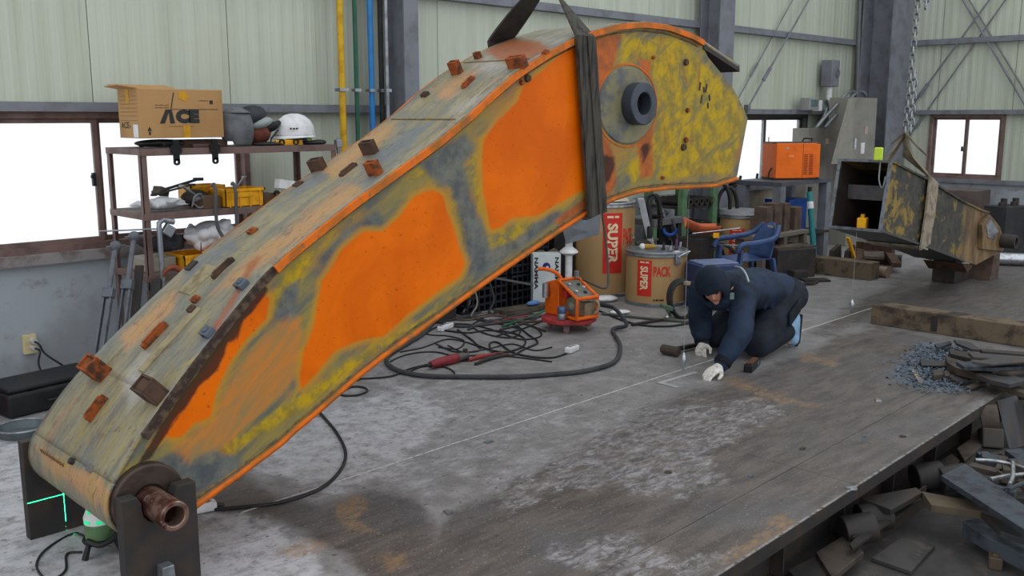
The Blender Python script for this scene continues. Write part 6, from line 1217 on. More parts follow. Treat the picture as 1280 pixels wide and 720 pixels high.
o_ = V(*G(1000, 357, 0.01)); tag(MB().tube([o_, o_ + V(0.05, -0.03, 0.02), o_ + V(0.12, 0, 0.01), o_ + V(0.14, -0.06, 0.01), o_ + V(0.22, -0.08, 0.02)], 0.016, 8, smooth=4).build('shackle', dark_steel, smooth=60), 'small dark shackle on floor behind the worker', 'shackle')
pa, pb_ = V(*G(962, 352, 0.06)), V(*G(978, 350, 0.06)); tag(MB().cyl(pa, pb_, 0.06, 0.05, 18).build('orange_tube', M('tube_orange', (232, 96, 52), 0.5)), 'bright orange tube end lying on floor behind the worker', 'tube')
carton_box(V(*G(965, 338)), (0.5, 0.3, 0.10), -20, dark_steel, 'low dark steel slab on floor beneath the blue chair side', 'slab', 'steel_slab')
carton_box(V(*G(1012, 336)) + V(0, 0.2, 0), (0.2, 0.2, 0.3), -20, brown_blk, 'brown square post stump before the steel table', 'block', 'steel_block')
# timber baulk
tb_ = MB().bb((9.98, 4.55, 0), (10.18, 5.42, 0.19)).build('timber_baulk', timber, bevel=0.006); tag(tb_, 'short squared timber baulk on floor beside the hanging stick', 'timber')
tag(MB().cyl(V(10.30, 4.50, 0.06), V(10.42, 5.2, 0.06), 0.06, n=16).build('steel_pipe', M('pipe_tan', (140, 120, 104), 0.6), smooth=40), 'rusty tan pipe lying under the hanging stick', 'pipe')
o = thing('rusty_skid', 'rusty steel skid lying on floor under the hanging stick', 'skid', (10.7, 5.0, 0))
MB().bar((10.58, 4.95, 0.1), (11.3, 5.32, 0.14), 0.10, 0.05).build('rail', rust_steel, o); MB().bar((10.62, 4.55, 0.1), (11.3, 4.95, 0.14), 0.10, 0.05).build('rail', rust_steel, o); MB().box((11.25, 5.1, 0.12), (0.06, 0.5, 0.24), Rz(-10)).build('end_plate', rust_steel, o); MB().box((10.9, 4.95, 0.15), (0.5, 0.22, 0.03), Rz(25)).build('deck', old_wood, o)
for i, (x, y) in enumerate(((10.25, 5.15), (10.32, 5.0))): tag(MB().prism([(x, y, 0), (x + 0.22, y - 0.02, 0), (x + 0.18, y - 0.02, 0.3), (x + 0.04, y, 0.24)], (0, 0.05, 0)).build('wedge_plate', dark_steel), ('dark upright wedge plate nearest the timber baulk', 'dark upright wedge plate beside the yellow strap')[i], 'plate')
a_ = V(*WY(1060, 297, 5.0)); b_ = V(*WY(1068, 322, 4.95)); tag(MB().bar(a_, b_, 0.05, 0.02).build('yellow_strap', yellow_plastic), 'yellow flat strap hanging under the open stick end', 'strap')
tag(MB().box(V(*G(1120, 325, 0.05)), (0.22, 0.12, 0.10), Rz(20)).build('steel_offcut', dark_steel), 'small dark offcut on floor below the stick', 'offcut')
# ---- electrical gear in the corner
ec = M('cabinet_beige', (134, 132, 124), 0.5, 0, (116, 112, 106), 4, 0.7)
cx0, cx1 = xY(1068, 6.05, 150), xY(1097, 6.05, 150); cz1 = WY(1080, 122, 6.05)[2]; o = thing('electrical_cabinet', 'tall beige electrical cabinet with paper labels in the corner', 'cabinet', ((cx0 + cx1) / 2, 6.2, 0))
MB().bb((cx0, 6.07, 0), (cx1, 6.10, cz1)).build('door', ec, o, bevel=0.004); MB().bb((cx0, 6.10, 0), (cx1, 6.42, cz1)).build('body', ec, o)
MB().bb((cx0 + 0.04, 6.04, 1.32), (cx0 + 0.08, 6.07, 1.46)).build('handle', bright_steel, o); MB().bb((cx0 + 0.28, 6.063, 1.25), (cx0 + 0.38, 6.07, 1.40)).build('paper_label', white_plastic, o); MB().bb((cx0 + 0.36, 6.063, 1.52), (cx0 + 0.44, 6.07, 1.62)).build('sticker', M('sticker_pink', (190, 160, 150), 0.6), o)
q1 = [V(*WY(x, y, 6.02)) for x, y in ((1062, 123), (1068, 122), (1066, 205), (1040, 205))]; tag(MB().prism(q1, V(0, 0.015, 0)).build('leaning_panel', M('lean_panel', (142, 140, 130), 0.55)), 'loose beige panel leaning against the electrical cabinet', 'panel')
jx0, jx1 = xY(1011, 6.4, 168), xY(1046, 6.4, 168); jz = WY(1030, 160, 6.4)[2]; o = thing('junction_cabinet', 'low beige junction cabinet behind the orange welding machine', 'cabinet', ((jx0 + jx1) / 2, 6.5, 0)); MB().bb((jx0, 6.4, 0.0), (jx1, 6.64, jz)).build('body', ec, o, bevel=0.004); MB().bb((jx1 - 0.3, 6.395, jz - 0.22), (jx1 - 0.22, 6.4, jz - 0.14)).build('sticker', MATS['sticker_pink'], o)
P = WY(1038, 92, 6.55); o = thing('switch_box', 'grey wall switch box with round dial above the conduit', 'switch box', P); MB().box(P, (0.22, 0.16, 0.36)).build('case', grey_paint, o, bevel=0.01); MB().cyl(V(*P) + V(0.04, -0.08, 0), V(*P) + V(0.04, -0.1, 0), 0.05, n=16).build('dial', galv, o); MB().cyl(V(*P) + V(0, 0, -0.18), V(*P) + V(0, 0, -0.36), 0.04, n=14).build('spout', white_plastic, o)
P = WY(1012, 130, 6.5); o = thing('meter_box', 'small grey meter box mounted on the wall girt', 'meter box', P); MB().box(P, (0.26, 0.14, 0.16)).build('case', M('meter_grey', (140, 142, 140), 0.5), o, bevel=0.01); MB().box(V(*P) + V(0, -0.07, 0.01), (0.18, 0.01, 0.09)).build('window', M('meter_win', (90, 110, 116), 0.2), o); MB().box(V(*P) + V(0.22, 0, -0.02), (0.08, 0.1, 0.14)).build('cover', white_plastic, o, bevel=0.006)
for k, (dx, lab) in enumerate(((0, 'grey conduit curving from cabinet top down to junction box'), (11, 'second grey conduit curving beside the first one'))):
    tag(MB().tube([V(*WY(x + dx, y, 6.3)) for x, y in ((1020, 160), (1030, 148), (1045, 132), (1058, 117), (1066, 114), (1070, 117), (1071, 120))], 0.024, 8, smooth=6).build('conduit', galv, smooth=60), lab, 'conduit')
tag(MB().tube([V(*WY(x, y, 6.5)) for x, y in ((1032, 125), (1034, 135), (1030, 146), (1022, 160))], 0.026, 8, smooth=6).build('conduit', galv, smooth=60), 'short grey conduit from switch box to junction cabinet', 'conduit')
tag(MB().tube([V(*WY(x, y, 6.3)) for x, y in ((1076, -40), (1074, 20), (1072, 80), (1071, 125))], 0.03, 8, smooth=4).build('conduit', M('conduit_dk', (96, 98, 102), 0.5, 0.3), smooth=60), 'long grey conduit rising along the corner column', 'conduit')
# ================================================================ the worker
wk = thing('person', 'person in dark navy work clothes and hood kneeling to mark the floor', 'person', (6.2, 3.8, 0))
def soft(mb, name, m, voxel, parent, smooth_it=6):
    o = mb.build(name, m, parent, smooth=180)
    r = o.modifiers.new('remesh', 'REMESH'); r.mode = 'VOXEL'; r.voxel_size = voxel; r.use_smooth_shade = True
    if smooth_it: s = o.modifiers.new('smooth', 'SMOOTH'); s.iterations = smooth_it; s.factor = 0.5
    return o
HEADC = V(5.665, 3.725, 0.585); fdir = V(-0.60, -0.50, -0.62).normalized(); hup = (V(-0.55, 0.0, 0.83) - fdir * V(-0.55, 0.0, 0.83).dot(fdir)).normalized(); hrt = fdir.cross(hup)
HF = Matrix((fdir, hrt, hup)).transposed(); hd = lambda f, r, u: HEADC + HF @ V(f, r, u)
# joints
PEL = V(6.62, 3.80, 0.40); NECK = V(5.84, 3.77, 0.53)
SN, SF = V(5.88, 3.60, 0.50), V(5.93, 3.99, 0.48); EN, EF = V(5.68, 3.49, 0.28), V(6.00, 4.04, 0.24); WN, WF = V(5.51, 3.52, 0.085), V(5.96, 3.98, 0.085)
HN, HFp = V(6.60, 3.68, 0.37), V(6.60, 3.92, 0.37); KN, KF = V(6.09, 3.60, 0.115), V(6.13, 4.0, 0.115); AN, AF = V(6.50, 3.60, 0.14), V(6.55, 3.95, 0.14)
mb = MB(); mb.caps(PEL, V(6.3, 3.8, 0.47), 0.13, 0.12); mb.caps(V(6.3, 3.8, 0.47), V(5.98, 3.79, 0.48), 0.12, 0.13); mb.caps(V(5.98, 3.79, 0.48), NECK, 0.12, 0.06); mb.caps(NECK, HEADC, 0.055, 0.06)
mb.ball(HEADC, (0.095, 0.076, 0.115), HF); mb.ball(hd(0.035, 0, -0.05), (0.06, 0.055, 0.062), HF)           # skull and jaw
mb.caps(hd(0.088, 0, 0.02), hd(0.108, 0, -0.022), 0.010, 0.014); mb.caps(hd(0.078, -0.03, 0.03), hd(0.078, 0.03, 0.03), 0.014, 0.014)   # nose, brow
mb.caps(hd(0.085, -0.018, -0.058), hd(0.085, 0.018, -0.058), 0.009, 0.009); mb.ball(hd(0.075, 0, -0.095), 0.022)
for s in (-1, 1): mb.ball(hd(0.0, s * 0.08, -0.01), (0.02, 0.01, 0.032), HF); mb.ball(hd(0.068, s * 0.036, -0.022), 0.022)
for a, b, c_ in ((SN, EN, WN), (SF, EF, WF)): mb.caps(NECK, a, 0.06, 0.06); mb.caps(a, b, 0.05, 0.042); mb.caps(b, c_, 0.042, 0.03); mb.caps(c_, c_ + V(-0.04, 0, -0.015), 0.024, 0.02)
for a, b, c_ in ((HN, KN, AN), (HFp, KF, AF)): mb.caps(PEL, a, 0.11, 0.10); mb.caps(a, b, 0.085, 0.06); mb.caps(b, c_, 0.055, 0.04); mb.caps(c_, c_ + V(0.05, 0, -0.08), 0.035, 0.03)
soft(mb, 'body', skin, 0.009, wk, 4)
for s in (-1, 1): MB().ball(hd(0.083, s * 0.031, 0.006), 0.011).build('eye', M('eye_white', (60, 44, 40), 0.3), wk, smooth=180)
MB().caps(hd(0.0935, -0.02, -0.0585), hd(0.0935, 0.02, -0.0585), 0.004, 0.004).build('mouth', M('lip', (150, 84, 78), 0.5), wk, smooth=180)
# jacket
mb = MB()
for s in (-1, 1):
    mb.caps(V(6.60, 3.80 + s * 0.075, 0.415), V(6.32, 3.80 + s * 0.08, 0.47), 0.155, 0.15); mb.caps(V(6.32, 3.80 + s * 0.08, 0.47), V(5.98, 3.79 + s * 0.09, 0.49), 0.15, 0.135)
mb.caps(SN + V(0.05, 0.03, 0), SF + V(0.03, -0.03, 0.0), 0.115, 0.115); mb.caps(V(5.98, 3.79, 0.51), NECK, 0.13, 0.10)
for a, b, c_ in ((SN, EN, WN), (SF, EF, WF)):
    mb.caps(a, lerp(a, b, 0.5), 0.098, 0.09); mb.caps(lerp(a, b, 0.5), b, 0.09, 0.088); mb.caps(b, lerp(b, c_, 0.5), 0.088, 0.082); mb.caps(lerp(b, c_, 0.45), c_ + (c_ - b) * 0.04, 0.08, 0.054)
    mb.ball(lerp(b, c_, 0.2), (0.092, 0.09, 0.075)); mb.ball(lerp(b, c_, 0.62), (0.078, 0.082, 0.05)); mb.ball(lerp(a, b, 0.75), (0.094, 0.096, 0.06))
mb.ball(NECK + V(-0.03, -0.02, -0.06), (0.11, 0.12, 0.09)); mb.ball(V(6.18, 3.72, 0.58), (0.16, 0.10, 0.045)); mb.ball(V(6.45, 3.85, 0.57), (0.14, 0.12, 0.04))
for i in range(5): mb.caps(V(6.10 + 0.11 * i, 3.615 + 0.01 * i, 0.50 - 0.02 * i), V(6.20 + 0.10 * i, 3.61, 0.36 - 0.01 * i), 0.022, 0.016)
jm = M('jacket_navy', (27, 45, 68), 0.75, 0, (15, 22, 34), 5, 1.0, 0.5)
jacket = soft(mb, 'jacket', jm, 0.014, wk, 5)
for c_, d_, r_ in ((WN, (EN - WN), 0.062), (WF, (EF - WF), 0.062)):
    d_ = d_.normalized(); MB().lathe([(r_ * 0.9, -0.005), (r_, 0.005), (r_, 0.035), (r_ * 0.95, 0.05)], c_, frame(d_), 18, close=True).build('cuff', M('cuff', (14, 18, 28), 0.8), jacket, smooth=60)
# silver shoulder piping and sleeve badge
pts = [V(*WY(x, y, Y)) for x, y, Y in ((915, 336, 3.80), (922, 338, 3.70), (928, 346, 3.62), (931, 355, 3.57))]
MB().tube([p_ + V(0, -0.03, 0.02) for p_ in pts], 0.007, 6, smooth=4).build('piping', M('piping', (170, 178, 186), 0.5), jacket)
MB().box(V(*WY(915, 370, 3.495)), (0.03, 0.006, 0.045), Rz(-30)).build('badge', M('badge_grey', (100, 116, 116), 0.6), jacket)
# trousers
mb = MB()
for a, b, c_ in ((HN, KN, AN), (HFp, KF, AF)):
    mb.caps(a + V(0.03, 0, 0.02), lerp(a, b, 0.5), 0.15, 0.125); mb.caps(lerp(a, b, 0.5), b, 0.125, 0.105); mb.caps(b + V(0.02, 0, -0.01), lerp(b, c_, 0.5), 0.10, 0.095); mb.caps(lerp(b, c_, 0.5), c_ + V(0.0, 0, 0.0), 0.095, 0.075); mb.ball(lerp(a, b, 0.75), (0.10, 0.125, 0.07))
mb.caps(HN + V(0.06, 0, 0.02), HFp + V(0.06, 0, 0.02), 0.15, 0.15)
pm = M('trouser_black', (26, 33, 46), 0.85, 0, (17, 20, 28), 6, 0.9, 0.4)
tr = soft(mb, 'trousers', pm, 0.014, wk, 5)
MB().sheet(lambda u, v: lerp(HN, KN, 0.18 + 0.36 * u) + V(0.05, -0.142 + 0.01 * u, -0.02 + 0.10 * v), 4, 4).build('thigh_pocket', pm, tr, solid=0.014, smooth=60)
# hood
mb = MB(); nu, nv = 40, 26; vs = []; rr = (0.126, 0.117, 0.140); keep = {}
hc = HEADC + V(0.005, 0.0, 0.005)
for j in range(nv + 1):
    tt = math.pi * j / nv
    for i in range(nu):
        a = 2 * math.pi * i / nu; d = V(math.sin(tt) * math.cos(a), math.sin(tt) * math.sin(a), math.cos(tt)); vs.append((hc + HF @ V(d.x * rr[0], d.y * rr[1], d.z * rr[2]), d))
def op(d): return d.x > 0.30 and abs(d.y) < 0.62 and -0.86 < d.z < 0.33
fs = []
for j in range(nv):
    for i in range(nu):
        q4 = (j * nu + i, j * nu + (i + 1) % nu, (j + 1) * nu + (i + 1) % nu, (j + 1) * nu + i)
        if not all(op(vs[k][1]) for k in q4): fs.append(q4)
mb.add([v[0] for v in vs], fs); hood = mb.build('hood', M('hood_navy', (22, 34, 50), 0.85, 0, (14, 20, 30), 8, 0.9, 0.4), wk, smooth=60, solid=0.012, subsurf=1)
mb = MB(); mb.caps(hd(-0.08, 0.0, -0.07), NECK + V(0.06, 0, 0.0), 0.10, 0.12); soft(mb, 'hood_collar', MATS['hood_navy'], 0.012, hood, 3)
# gloves: palm, four bent fingers and a thumb
def glove(wr, d, nrm, label, curl):
    d = Vector(d).normalized(); nrm = Vector(nrm); nrm = (nrm - d * nrm.dot(d)).normalized(); s = d.cross(nrm); F = Matrix((d, s, nrm)).transposed(); P = lambda a, b, c: wr + F @ V(a, b, c)
    mb = MB(); mb.caps(P(-0.03, 0, 0), P(0.02, 0, 0), 0.036, 0.036); mb.ball(P(0.05, 0, 0), (0.055, 0.046, 0.022), F); mb.caps(P(0.03, 0.022, 0), P(0.085, 0.03, 0), 0.018, 0.013); mb.caps(P(0.03, -0.022, 0), P(0.085, -0.03, 0), 0.018, 0.013)
    for k, (b, L) in enumerate(((-0.034, 0.075), (-0.012, 0.086), (0.011, 0.080), (0.033, 0.062))):
        p0 = P(0.075, b, 0); ang = 0.0; rr_ = 0.0115
        for seg in range(3):
            ang += curl * (0.75 + 0.1 * k); l = L * (0.42, 0.32, 0.26)[seg]; p1 = p0 + F @ V(math.cos(ang) * l, 0.02 * b * 0, -math.sin(ang) * l); mb.caps(p0, p1, rr_, rr_ * 0.92); p0 = p1; rr_ *= 0.93
    t0 = P(0.02, -0.036, -0.004); t1 = P(0.055, -0.068, -0.014); t2 = P(0.088, -0.070, -0.024); mb.caps(t0, t1, 0.016, 0.013); mb.caps(t1, t2, 0.0125, 0.0105)
    return soft(mb, 'glove', glove_mat, 0.0045, wk, 2)
glove(WN + V(-0.035, 0.0, -0.018), (-0.93, 0.10, -0.22), (0, -0.15, 1), '', 0.30)
glove(WF + V(-0.012, -0.008, -0.012), (-0.85, -0.35, -0.40), (-0.3, 0.1, 0.9), '', 0.75)
# shoes standing on their toes
for (A, tag_y) in ((AN, 0), (AF, 0)):
    mb = MB(); hl = A + V(0.13, 0, 0.09); to = A + V(0.11, 0, -0.08)
    mb.caps(A + V(0.035, 0, 0.0), hl + V(-0.035, 0, -0.01), 0.066, 0.054); mb.caps(hl + V(-0.025, 0, 0), to, 0.054, 0.050); mb.caps(A, to + V(-0.02, 0, 0.01), 0.066, 0.048)
    sh = soft(mb, 'shoe', M('shoe_blue', (138, 176, 208), 0.6, 0, (88, 120, 150), 14, 0.8, 0.3), 0.009, wk, 3)
    MB().strip([hl + V(0.034, 0, 0.025), lerp(hl, to, 0.3) + V(0.040, 0, 0), lerp(hl, to, 0.6) + V(0.034, 0, 0), to + V(0.03, 0, -0.015), to + V(0.0, 0, -0.045)], [V(0, 0.043, 0), V(0, 0.040, 0), V(0, 0.044, 0), V(0, 0.046, 0), V(0, 0.042, 0)], 0.022).build('sole', black_rubber, sh, bevel=0.004)
# ---- tools round the worker
a = V(*G(838, 438, 0.04)); b = V(*G(872, 431, 0.025)); d = (b - a).normalized(); o = thing('sledge_hammer', 'dark hammer with black handle lying by the far hand', 'hammer', V(a.x, a.y, 0))
MB().tube([a, lerp(a, b, 0.5), b + d * 0.1], [0.018, 0.02, 0.016], 10, smooth=3).build('handle', black_rubber, o, smooth=60); n_ = d.cross(V(0, 0, 1)); MB().cyl(a - n_ * 0.075 + V(0, 0, 0.0), a + n_ * 0.075, 0.036, n=10).build('head', M('hammer_brown', (78, 68, 62), 0.6, 0.3), o, bevel=0.006)
c = V(*G(940, 461)); F = Rz(18); o = thing('level_box', 'small black plastic box level on floor beside the kneeling worker', 'level', c); MB().box(c + V(0, 0, 0.03), (0.25, 0.06, 0.055), F).build('body', black_plastic, o, bevel=0.008); MB().box(c + V(0, 0, 0.06), (0.18, 0.04, 0.006), F).build('top_strip', M('rusty_strip', (110, 70, 54), 0.6), o); MB().cyl(c + F @ V(0.06, -0.031, 0.03), c + F @ V(0.06, -0.029, 0.03), 0.02, n=14).build('vial', M('vial', (90, 96, 100), 0.3), o)
p0, p1, p2 = V(*G(826, 480, 0.002)), V(*G(872, 466, 0.002)), V(*G(848, 484, 0.002)); d = (p1 - p0).normalized(); n_ = V(-d.y, d.x, 0)
o = thing('steel_square', 'flat steel square lying under the near gloved hand', 'square', p0); MB().prism([p0, p1, p1 + n_ * 0.035, p0 + n_ * 0.035], V(0, 0, 0.003)).build('blade', M('square_grey', (168, 168, 168), 0.45), o); MB().prism([p0, p0 - n_ * 0.13, p0 - n_ * 0.13 + d * 0.035, p0 + d * 0.035], V(0, 0, 0.003)).build('tongue', MATS['square_grey'], o)
def plumb(px_, pyb, pyt, ztop, label, anchor):
    g_ = V(*G(px_, pyb + 2)); d_ = proj(np.array([g_.x, g_.y, 0.0])); o = thing('plumb_bob', label, 'plumb bob', g_)
    MB().lathe([(0.001, 0.012), (0.012, 0.05), (0.02, 0.085), (0.02, 0.12), (0.013, 0.13), (0.006, 0.15), (0.001, 0.152)], g_, None, 16).build('bob', bright_steel, o, smooth=50)
    MB().cyl(g_ + V(0, 0, 0.15), V(g_.x, g_.y, ztop), 0.0016, n=5).build('string', M('string', (150, 148, 146), 0.8), o)
plumb(854, 465, 440, 1.345, 'steel plumb bob hanging before the worker\'s gloves', None)
plumb(1064, 393, 376, 0.76, 'steel plumb bob hanging over the chalk line by the timber', None)
# ================================================================ the hanging stick
YN, YF = 3.60, 4.07
sw = lambda x, y: WY(x, y, YN)[[0, 2]]
ST = [sw(*q) for q in ((1114, 202.5), (1160, 226), (1200, 251), (1225, 263), (1235, 266), (1252, 295), (1246, 317), (1220, 331), (1204, 326), (1195, 322), (1157, 307.5), (1101, 288))]
t = NT('stick_paint'); p = t.geo(); n1 = t.noise(p, 5, 6, 0.7, 0.5); n2 = t.noise(p, 14, 5, 0.7); ns = t.noise(t.geo((1, 1, 0.35)), 7, 5, 0.65)
sx = t.n('ShaderNodeSeparateXYZ'); t.t.links.new(p, sx.inputs[0])
c = t.mix(t.ramp(n2, 0.36, 0.66), srgb(46, 47, 48), srgb(78, 74, 66))
c = t.mix(t.math('MULTIPLY', t.ramp(t.math('ADD', n1, t.math('MULTIPLY', t.ramp(sx.outputs[0], 8.9, 8.2), 0.08)), 0.54, 0.64), 0.85), c, srgb(150, 122, 48))
tan = t.mix(t.ramp(ns, 0.36, 0.62), srgb(140, 116, 78), srgb(96, 78, 58))
tan = t.mix(t.math('MULTIPLY', t.ramp(n2, 0.56, 0.68), 0.7), tan, srgb(164, 92, 46))
c = t.mix(t.ramp(t.math('ADD', sx.outputs[0], t.math('MULTIPLY', n1, 0.4)), 10.0, 10.25), c, tan)
m_stick = t.fin(c, t.math('ADD', t.math('MULTIPLY', n2, 0.3), 0.35), 0.15); t.bump(n2, 0.2, 0.005)
stick = thing('excavator_stick', 'dark open ended steel box stick hanging from a chain', 'stick', (10.3, 3.83, 0.2))
for y0 in (YN, YF - 0.014): MB().prism([(a, y0, b) for a, b in ST], (0, 0.014, 0)).build('side_plate', m_stick, stick)
cut_bright = M('cut_bright', (128, 134, 142), 0.4, 0.5, (90, 94, 100), 20, 0.8)
inner_m = M('stick_inner', (48, 42, 40), 0.7, 0.1, (66, 52, 46), 9, 0.8)
def tp(a, b, dz, th, name, m, ov=0.02):
    (x0, z0), (x1, z1) = a, b; return MB().prism([(x0, YN - ov, z0 + dz), (x1, YN - ov, z1 + dz), (x1, YF + ov, z1 + dz), (x0, YF + ov, z0 + dz)], (0, 0, th)).build(name, m, stick)
for i in range(4): tp(ST[i], ST[i + 1], -0.004, 0.018, 'top_plate', m_stick)
for i in (10, 9, 8): tp(ST[i + 1], ST[i], -0.014, 0.018, 'bottom_plate', M('stick_under', (70, 74, 80), 0.5, 0.3, (92, 84, 78), 9, 0.8))
(xa, za), (xb, zb) = ST[0], ST[11]
MB().bar((xa - 0.004, YN + 0.005, za), (xb - 0.004, YN + 0.005, zb), 0.03, 0.008).build('ground_edge', cut_bright, stick); MB().bar((xa - 0.004, YF - 0.005, za), (xb - 0.004, YF - 0.005, zb), 0.03, 0.008).build('ground_edge', cut_bright, stick)
MB().bar((xa - 0.004, YN - 0.02, za + 0.005), (xa - 0.004, YF + 0.02, za + 0.005), 0.008, 0.024).build('ground_edge', cut_bright, stick); MB().bar((xb - 0.004, YN - 0.02, zb - 0.005), (xb - 0.004, YF + 0.02, zb - 0.005), 0.008, 0.024).build('ground_edge', cut_bright, stick)
for (y0, sgn) in ((YF - 0.016, -1),): MB().prism([(ST[0][0] + 0.02, y0, ST[0][1] - 0.01), (ST[2][0], y0, ST[2][1]), (ST[9][0], y0, ST[9][1] + 0.02), (ST[11][0] + 0.02, y0, ST[11][1] + 0.02)], (0, -0.003, 0)).build('inner_face', inner_m, stick)
zm = (za + zb) / 2 + 0.0; MB().prism([(8.30, YN + 0.016, zm - 0.06), (8.30, YF - 0.02, zm - 0.06), (8.30, YF - 0.02, zm + 0.07), (8.30, YN + 0.016, zm + 0.07)], (0.014, 0, 0)).build('diaphragm', M('diaphragm', (96, 94, 96), 0.45, 0.4, (74, 70, 70), 7, 0.8), stick)
MB().prism([(9.4, YN + 0.016, 0.55), (9.4, YF - 0.02, 0.55), (9.4, YF - 0.02, 1.05), (9.4, YN + 0.016, 1.05)], (0.014, 0, 0)).build('bulkhead', inner_m, stick)
# foot: cheek plates, boss, bright patch, pin
fc = sw(1246, 298); B0 = [sw(*q) for q in ((1222, 280), (1232, 268), (1244, 283), (1250, 300), (1248, 314), (1222, 311))]
MB().prism([(a, YN - 0.05, b) for a, b in B0], (0, 0.05, 0)).build('cheek_plate', m_stick, stick, bevel=0.006); MB().prism([(a, YF, b) for a, b in B0], (0, 0.05, 0)).build('cheek_plate', m_stick, stick, bevel=0.006)
pt = [WY(x, y, YN - 0.055)[[0, 2]] for x, y in ((1233, 282), (1238, 273.5), (1248, 289), (1243, 299), (1235, 297))]; MB().prism([(a, YN - 0.056, b) for a, b in pt], (0, 0.006, 0)).build('ground_patch', bright_steel, stick)
MB().pipe((fc[0], YN - 0.20, fc[1] - 0.02), (fc[0], YF + 0.1, fc[1] - 0.02), 0.075, 0.045, 24).build('pin_boss', dark_steel, stick, smooth=40)
MB().prism([(a, YN + 0.02, b) for a, b in [sw(*q) for q in ((1206, 330), (1220, 331), (1212, 341))]], (0, 0.4, 0)).build('rib', rust_steel, stick)
# trestle under its foot
for i, (xx, lab) in enumerate(((10.55, 'dark curved steel cradle under the stick foot, the one with the arc cut'), (10.95, 'brown steel stand under the tip of the stick foot'))):
    z1 = float(np.interp(xx + 0.1, [ST[8][0], ST[7][0], ST[6][0]], [ST[8][1], ST[7][1], ST[6][1]])) - 0.03
    if i == 0:
        L = [(xx - 0.12, 0), (xx + 0.36, 0), (xx + 0.30, 0.06)] + [(xx + 0.08 + 0.17 * math.cos(a) * 1.0, 0.20 + 0.15 * math.sin(a)) for a in np.linspace(-0.4, -1.5, 5)] + [(xx + 0.06, z1), (xx - 0.12, z1)]
    else: L = [(xx - 0.05, 0), (xx + 0.20, 0), (xx + 0.20, z1 + 0.02), (xx + 0.02, z1)]
    tag(MB().prism([(a, 3.64 + 0.2 * (1 - i), b) for a, b in L], (0, 0.24, 0)).build('cradle_stand', dark_steel if i == 0 else brown_blk, bevel=0.006), lab, 'stand')
# sling and chain of the stick
CX, CZ = WY(1131, 168, 3.83)[0], WY(1131, 168, 3.83)[2]
sg = thing('lifting_sling', 'worn tan webbing sling wrapped round the dark stick', 'sling', (CX, 3.83, 0.6))
def stz(x, top): 
    q = [ST[0], ST[1], ST[2], ST[3]] if top else [ST[11], ST[10], ST[9], ST[8]]; return float(np.interp(x, [a[0] for a in q], [a[1] for a in q]))
xs0, xs1 = sw(1163, 226)[0], sw(1152, 306)[0]; apex = V(CX, 3.83, CZ); knee = V(CX + 0.02, 3.79, ST[0][1] + 0.02)
w_ = V(0.10, 0, -0.04)
MB().strip([apex, lerp(apex, knee, 0.5), knee, V(xs0, YN - 0.03, stz(xs0, True) + 0.025), V((xs0 + xs1) / 2, YN - 0.035, (stz(xs0, True) + stz(xs1, False)) / 2), V(xs1, YN - 0.03, stz(xs1, False) - 0.02)], [V(0.03, 0.03, 0), V(0.04, 0.04, 0), V(0.06, 0.075, 0), w_, V(0.105, 0, 0.01), V(0.105, 0, 0.02)], 0.018).build('near_leg', sling_tan, sg, smooth=40)
MB().strip([V(xs1, YN - 0.03, stz(xs1, False) - 0.03), V(xs1, YF + 0.03, stz(xs1, False) - 0.03)], [V(0.085, 0, -0.02)] * 2, 0.018).build('under_loop', sling_tan, sg)
MB().strip([V(xs1, YF + 0.03, stz(xs1, False) - 0.02), V(xs0, YF + 0.03, stz(xs0, True) + 0.025), lerp((xs0, YF + 0.03, stz(xs0, True) + 0.03), apex, 0.5), apex], [V(0.085, 0, 0), V(0.08, 0, 0), V(0.05, 0, 0), V(0.03, 0, 0)], 0.018).build('far_leg', sling_tan, sg, smooth=40)
MB().strip([V(CX + 0.02, 3.62, 1.40), V(CX - 0.02, 3.72, 1.50), V(CX - 0.01, 3.83, CZ + 0.02), V(CX + 0.03, 3.96, 1.5)], [V(0.05, 0.02, 0)] * 4, 0.016).build('upper_fold', M('sling_olive', (112, 100, 84), 0.85, 0, (76, 68, 60), 14, 0.9), sg, smooth=40)
ch = thing('lifting_chain', 'bright steel hoist chain holding the tan sling', 'chain', (CX, 3.83, CZ)); LNK = 0.078; rw = 0.0085
pts = []
for k in range(8): a = math.pi * k / 7; pts.append((0.019 * math.cos(a), 0, LNK / 2 - 0.019 + 0.019 * math.sin(a)))
for k in range(8): a = math.pi + math.pi * k / 7; pts.append((0.019 * math.cos(a), 0, -LNK / 2 + 0.019 + 0.019 * math.sin(a)))
lm = MB(); lm.tube(pts, rw, 6, closed=True); l0 = lm.build('link', galv, ch, smooth=60); off = V(CX, 3.83, CZ)
me = l0.data; me.transform(Matrix.Translation(off)); n_l = 0
for k in range(60):
    if k == 0: q_ = l0
    else: q_ = bpy.data.objects.new('link', me); COL.objects.link(q_); q_.parent = ch
    q_.location = (0.0035 * k * 0.5, -0.001 * k, 0.03 + k * (LNK - 2 * rw - 0.001)); q_.rotation_euler = (0, 0.03, (k % 2) * math.pi / 2 + 0.5)
for k in range(9):          # the slack tail doubled beside the main fall
    q_ = bpy.data.objects.new('link', me); COL.objects.link(q_); q_.parent = ch; q_.location = (0.05 + 0.012 * (k % 2), -0.03, 0.05 + k * (LNK - 2 * rw - 0.001)); q_.rotation_euler = (0.1, 0.1, (k % 2) * math.pi / 2 + 0.2)
for k in range(7):
    q_ = bpy.data.objects.new('link', me); COL.objects.link(q_); q_.parent = ch; q_.location = (0.12, -0.06, 1.16 + k * (LNK - 2 * rw - 0.001)); q_.rotation_euler = (0.1, 0.1, (k % 2) * math.pi / 2 + 0.2)
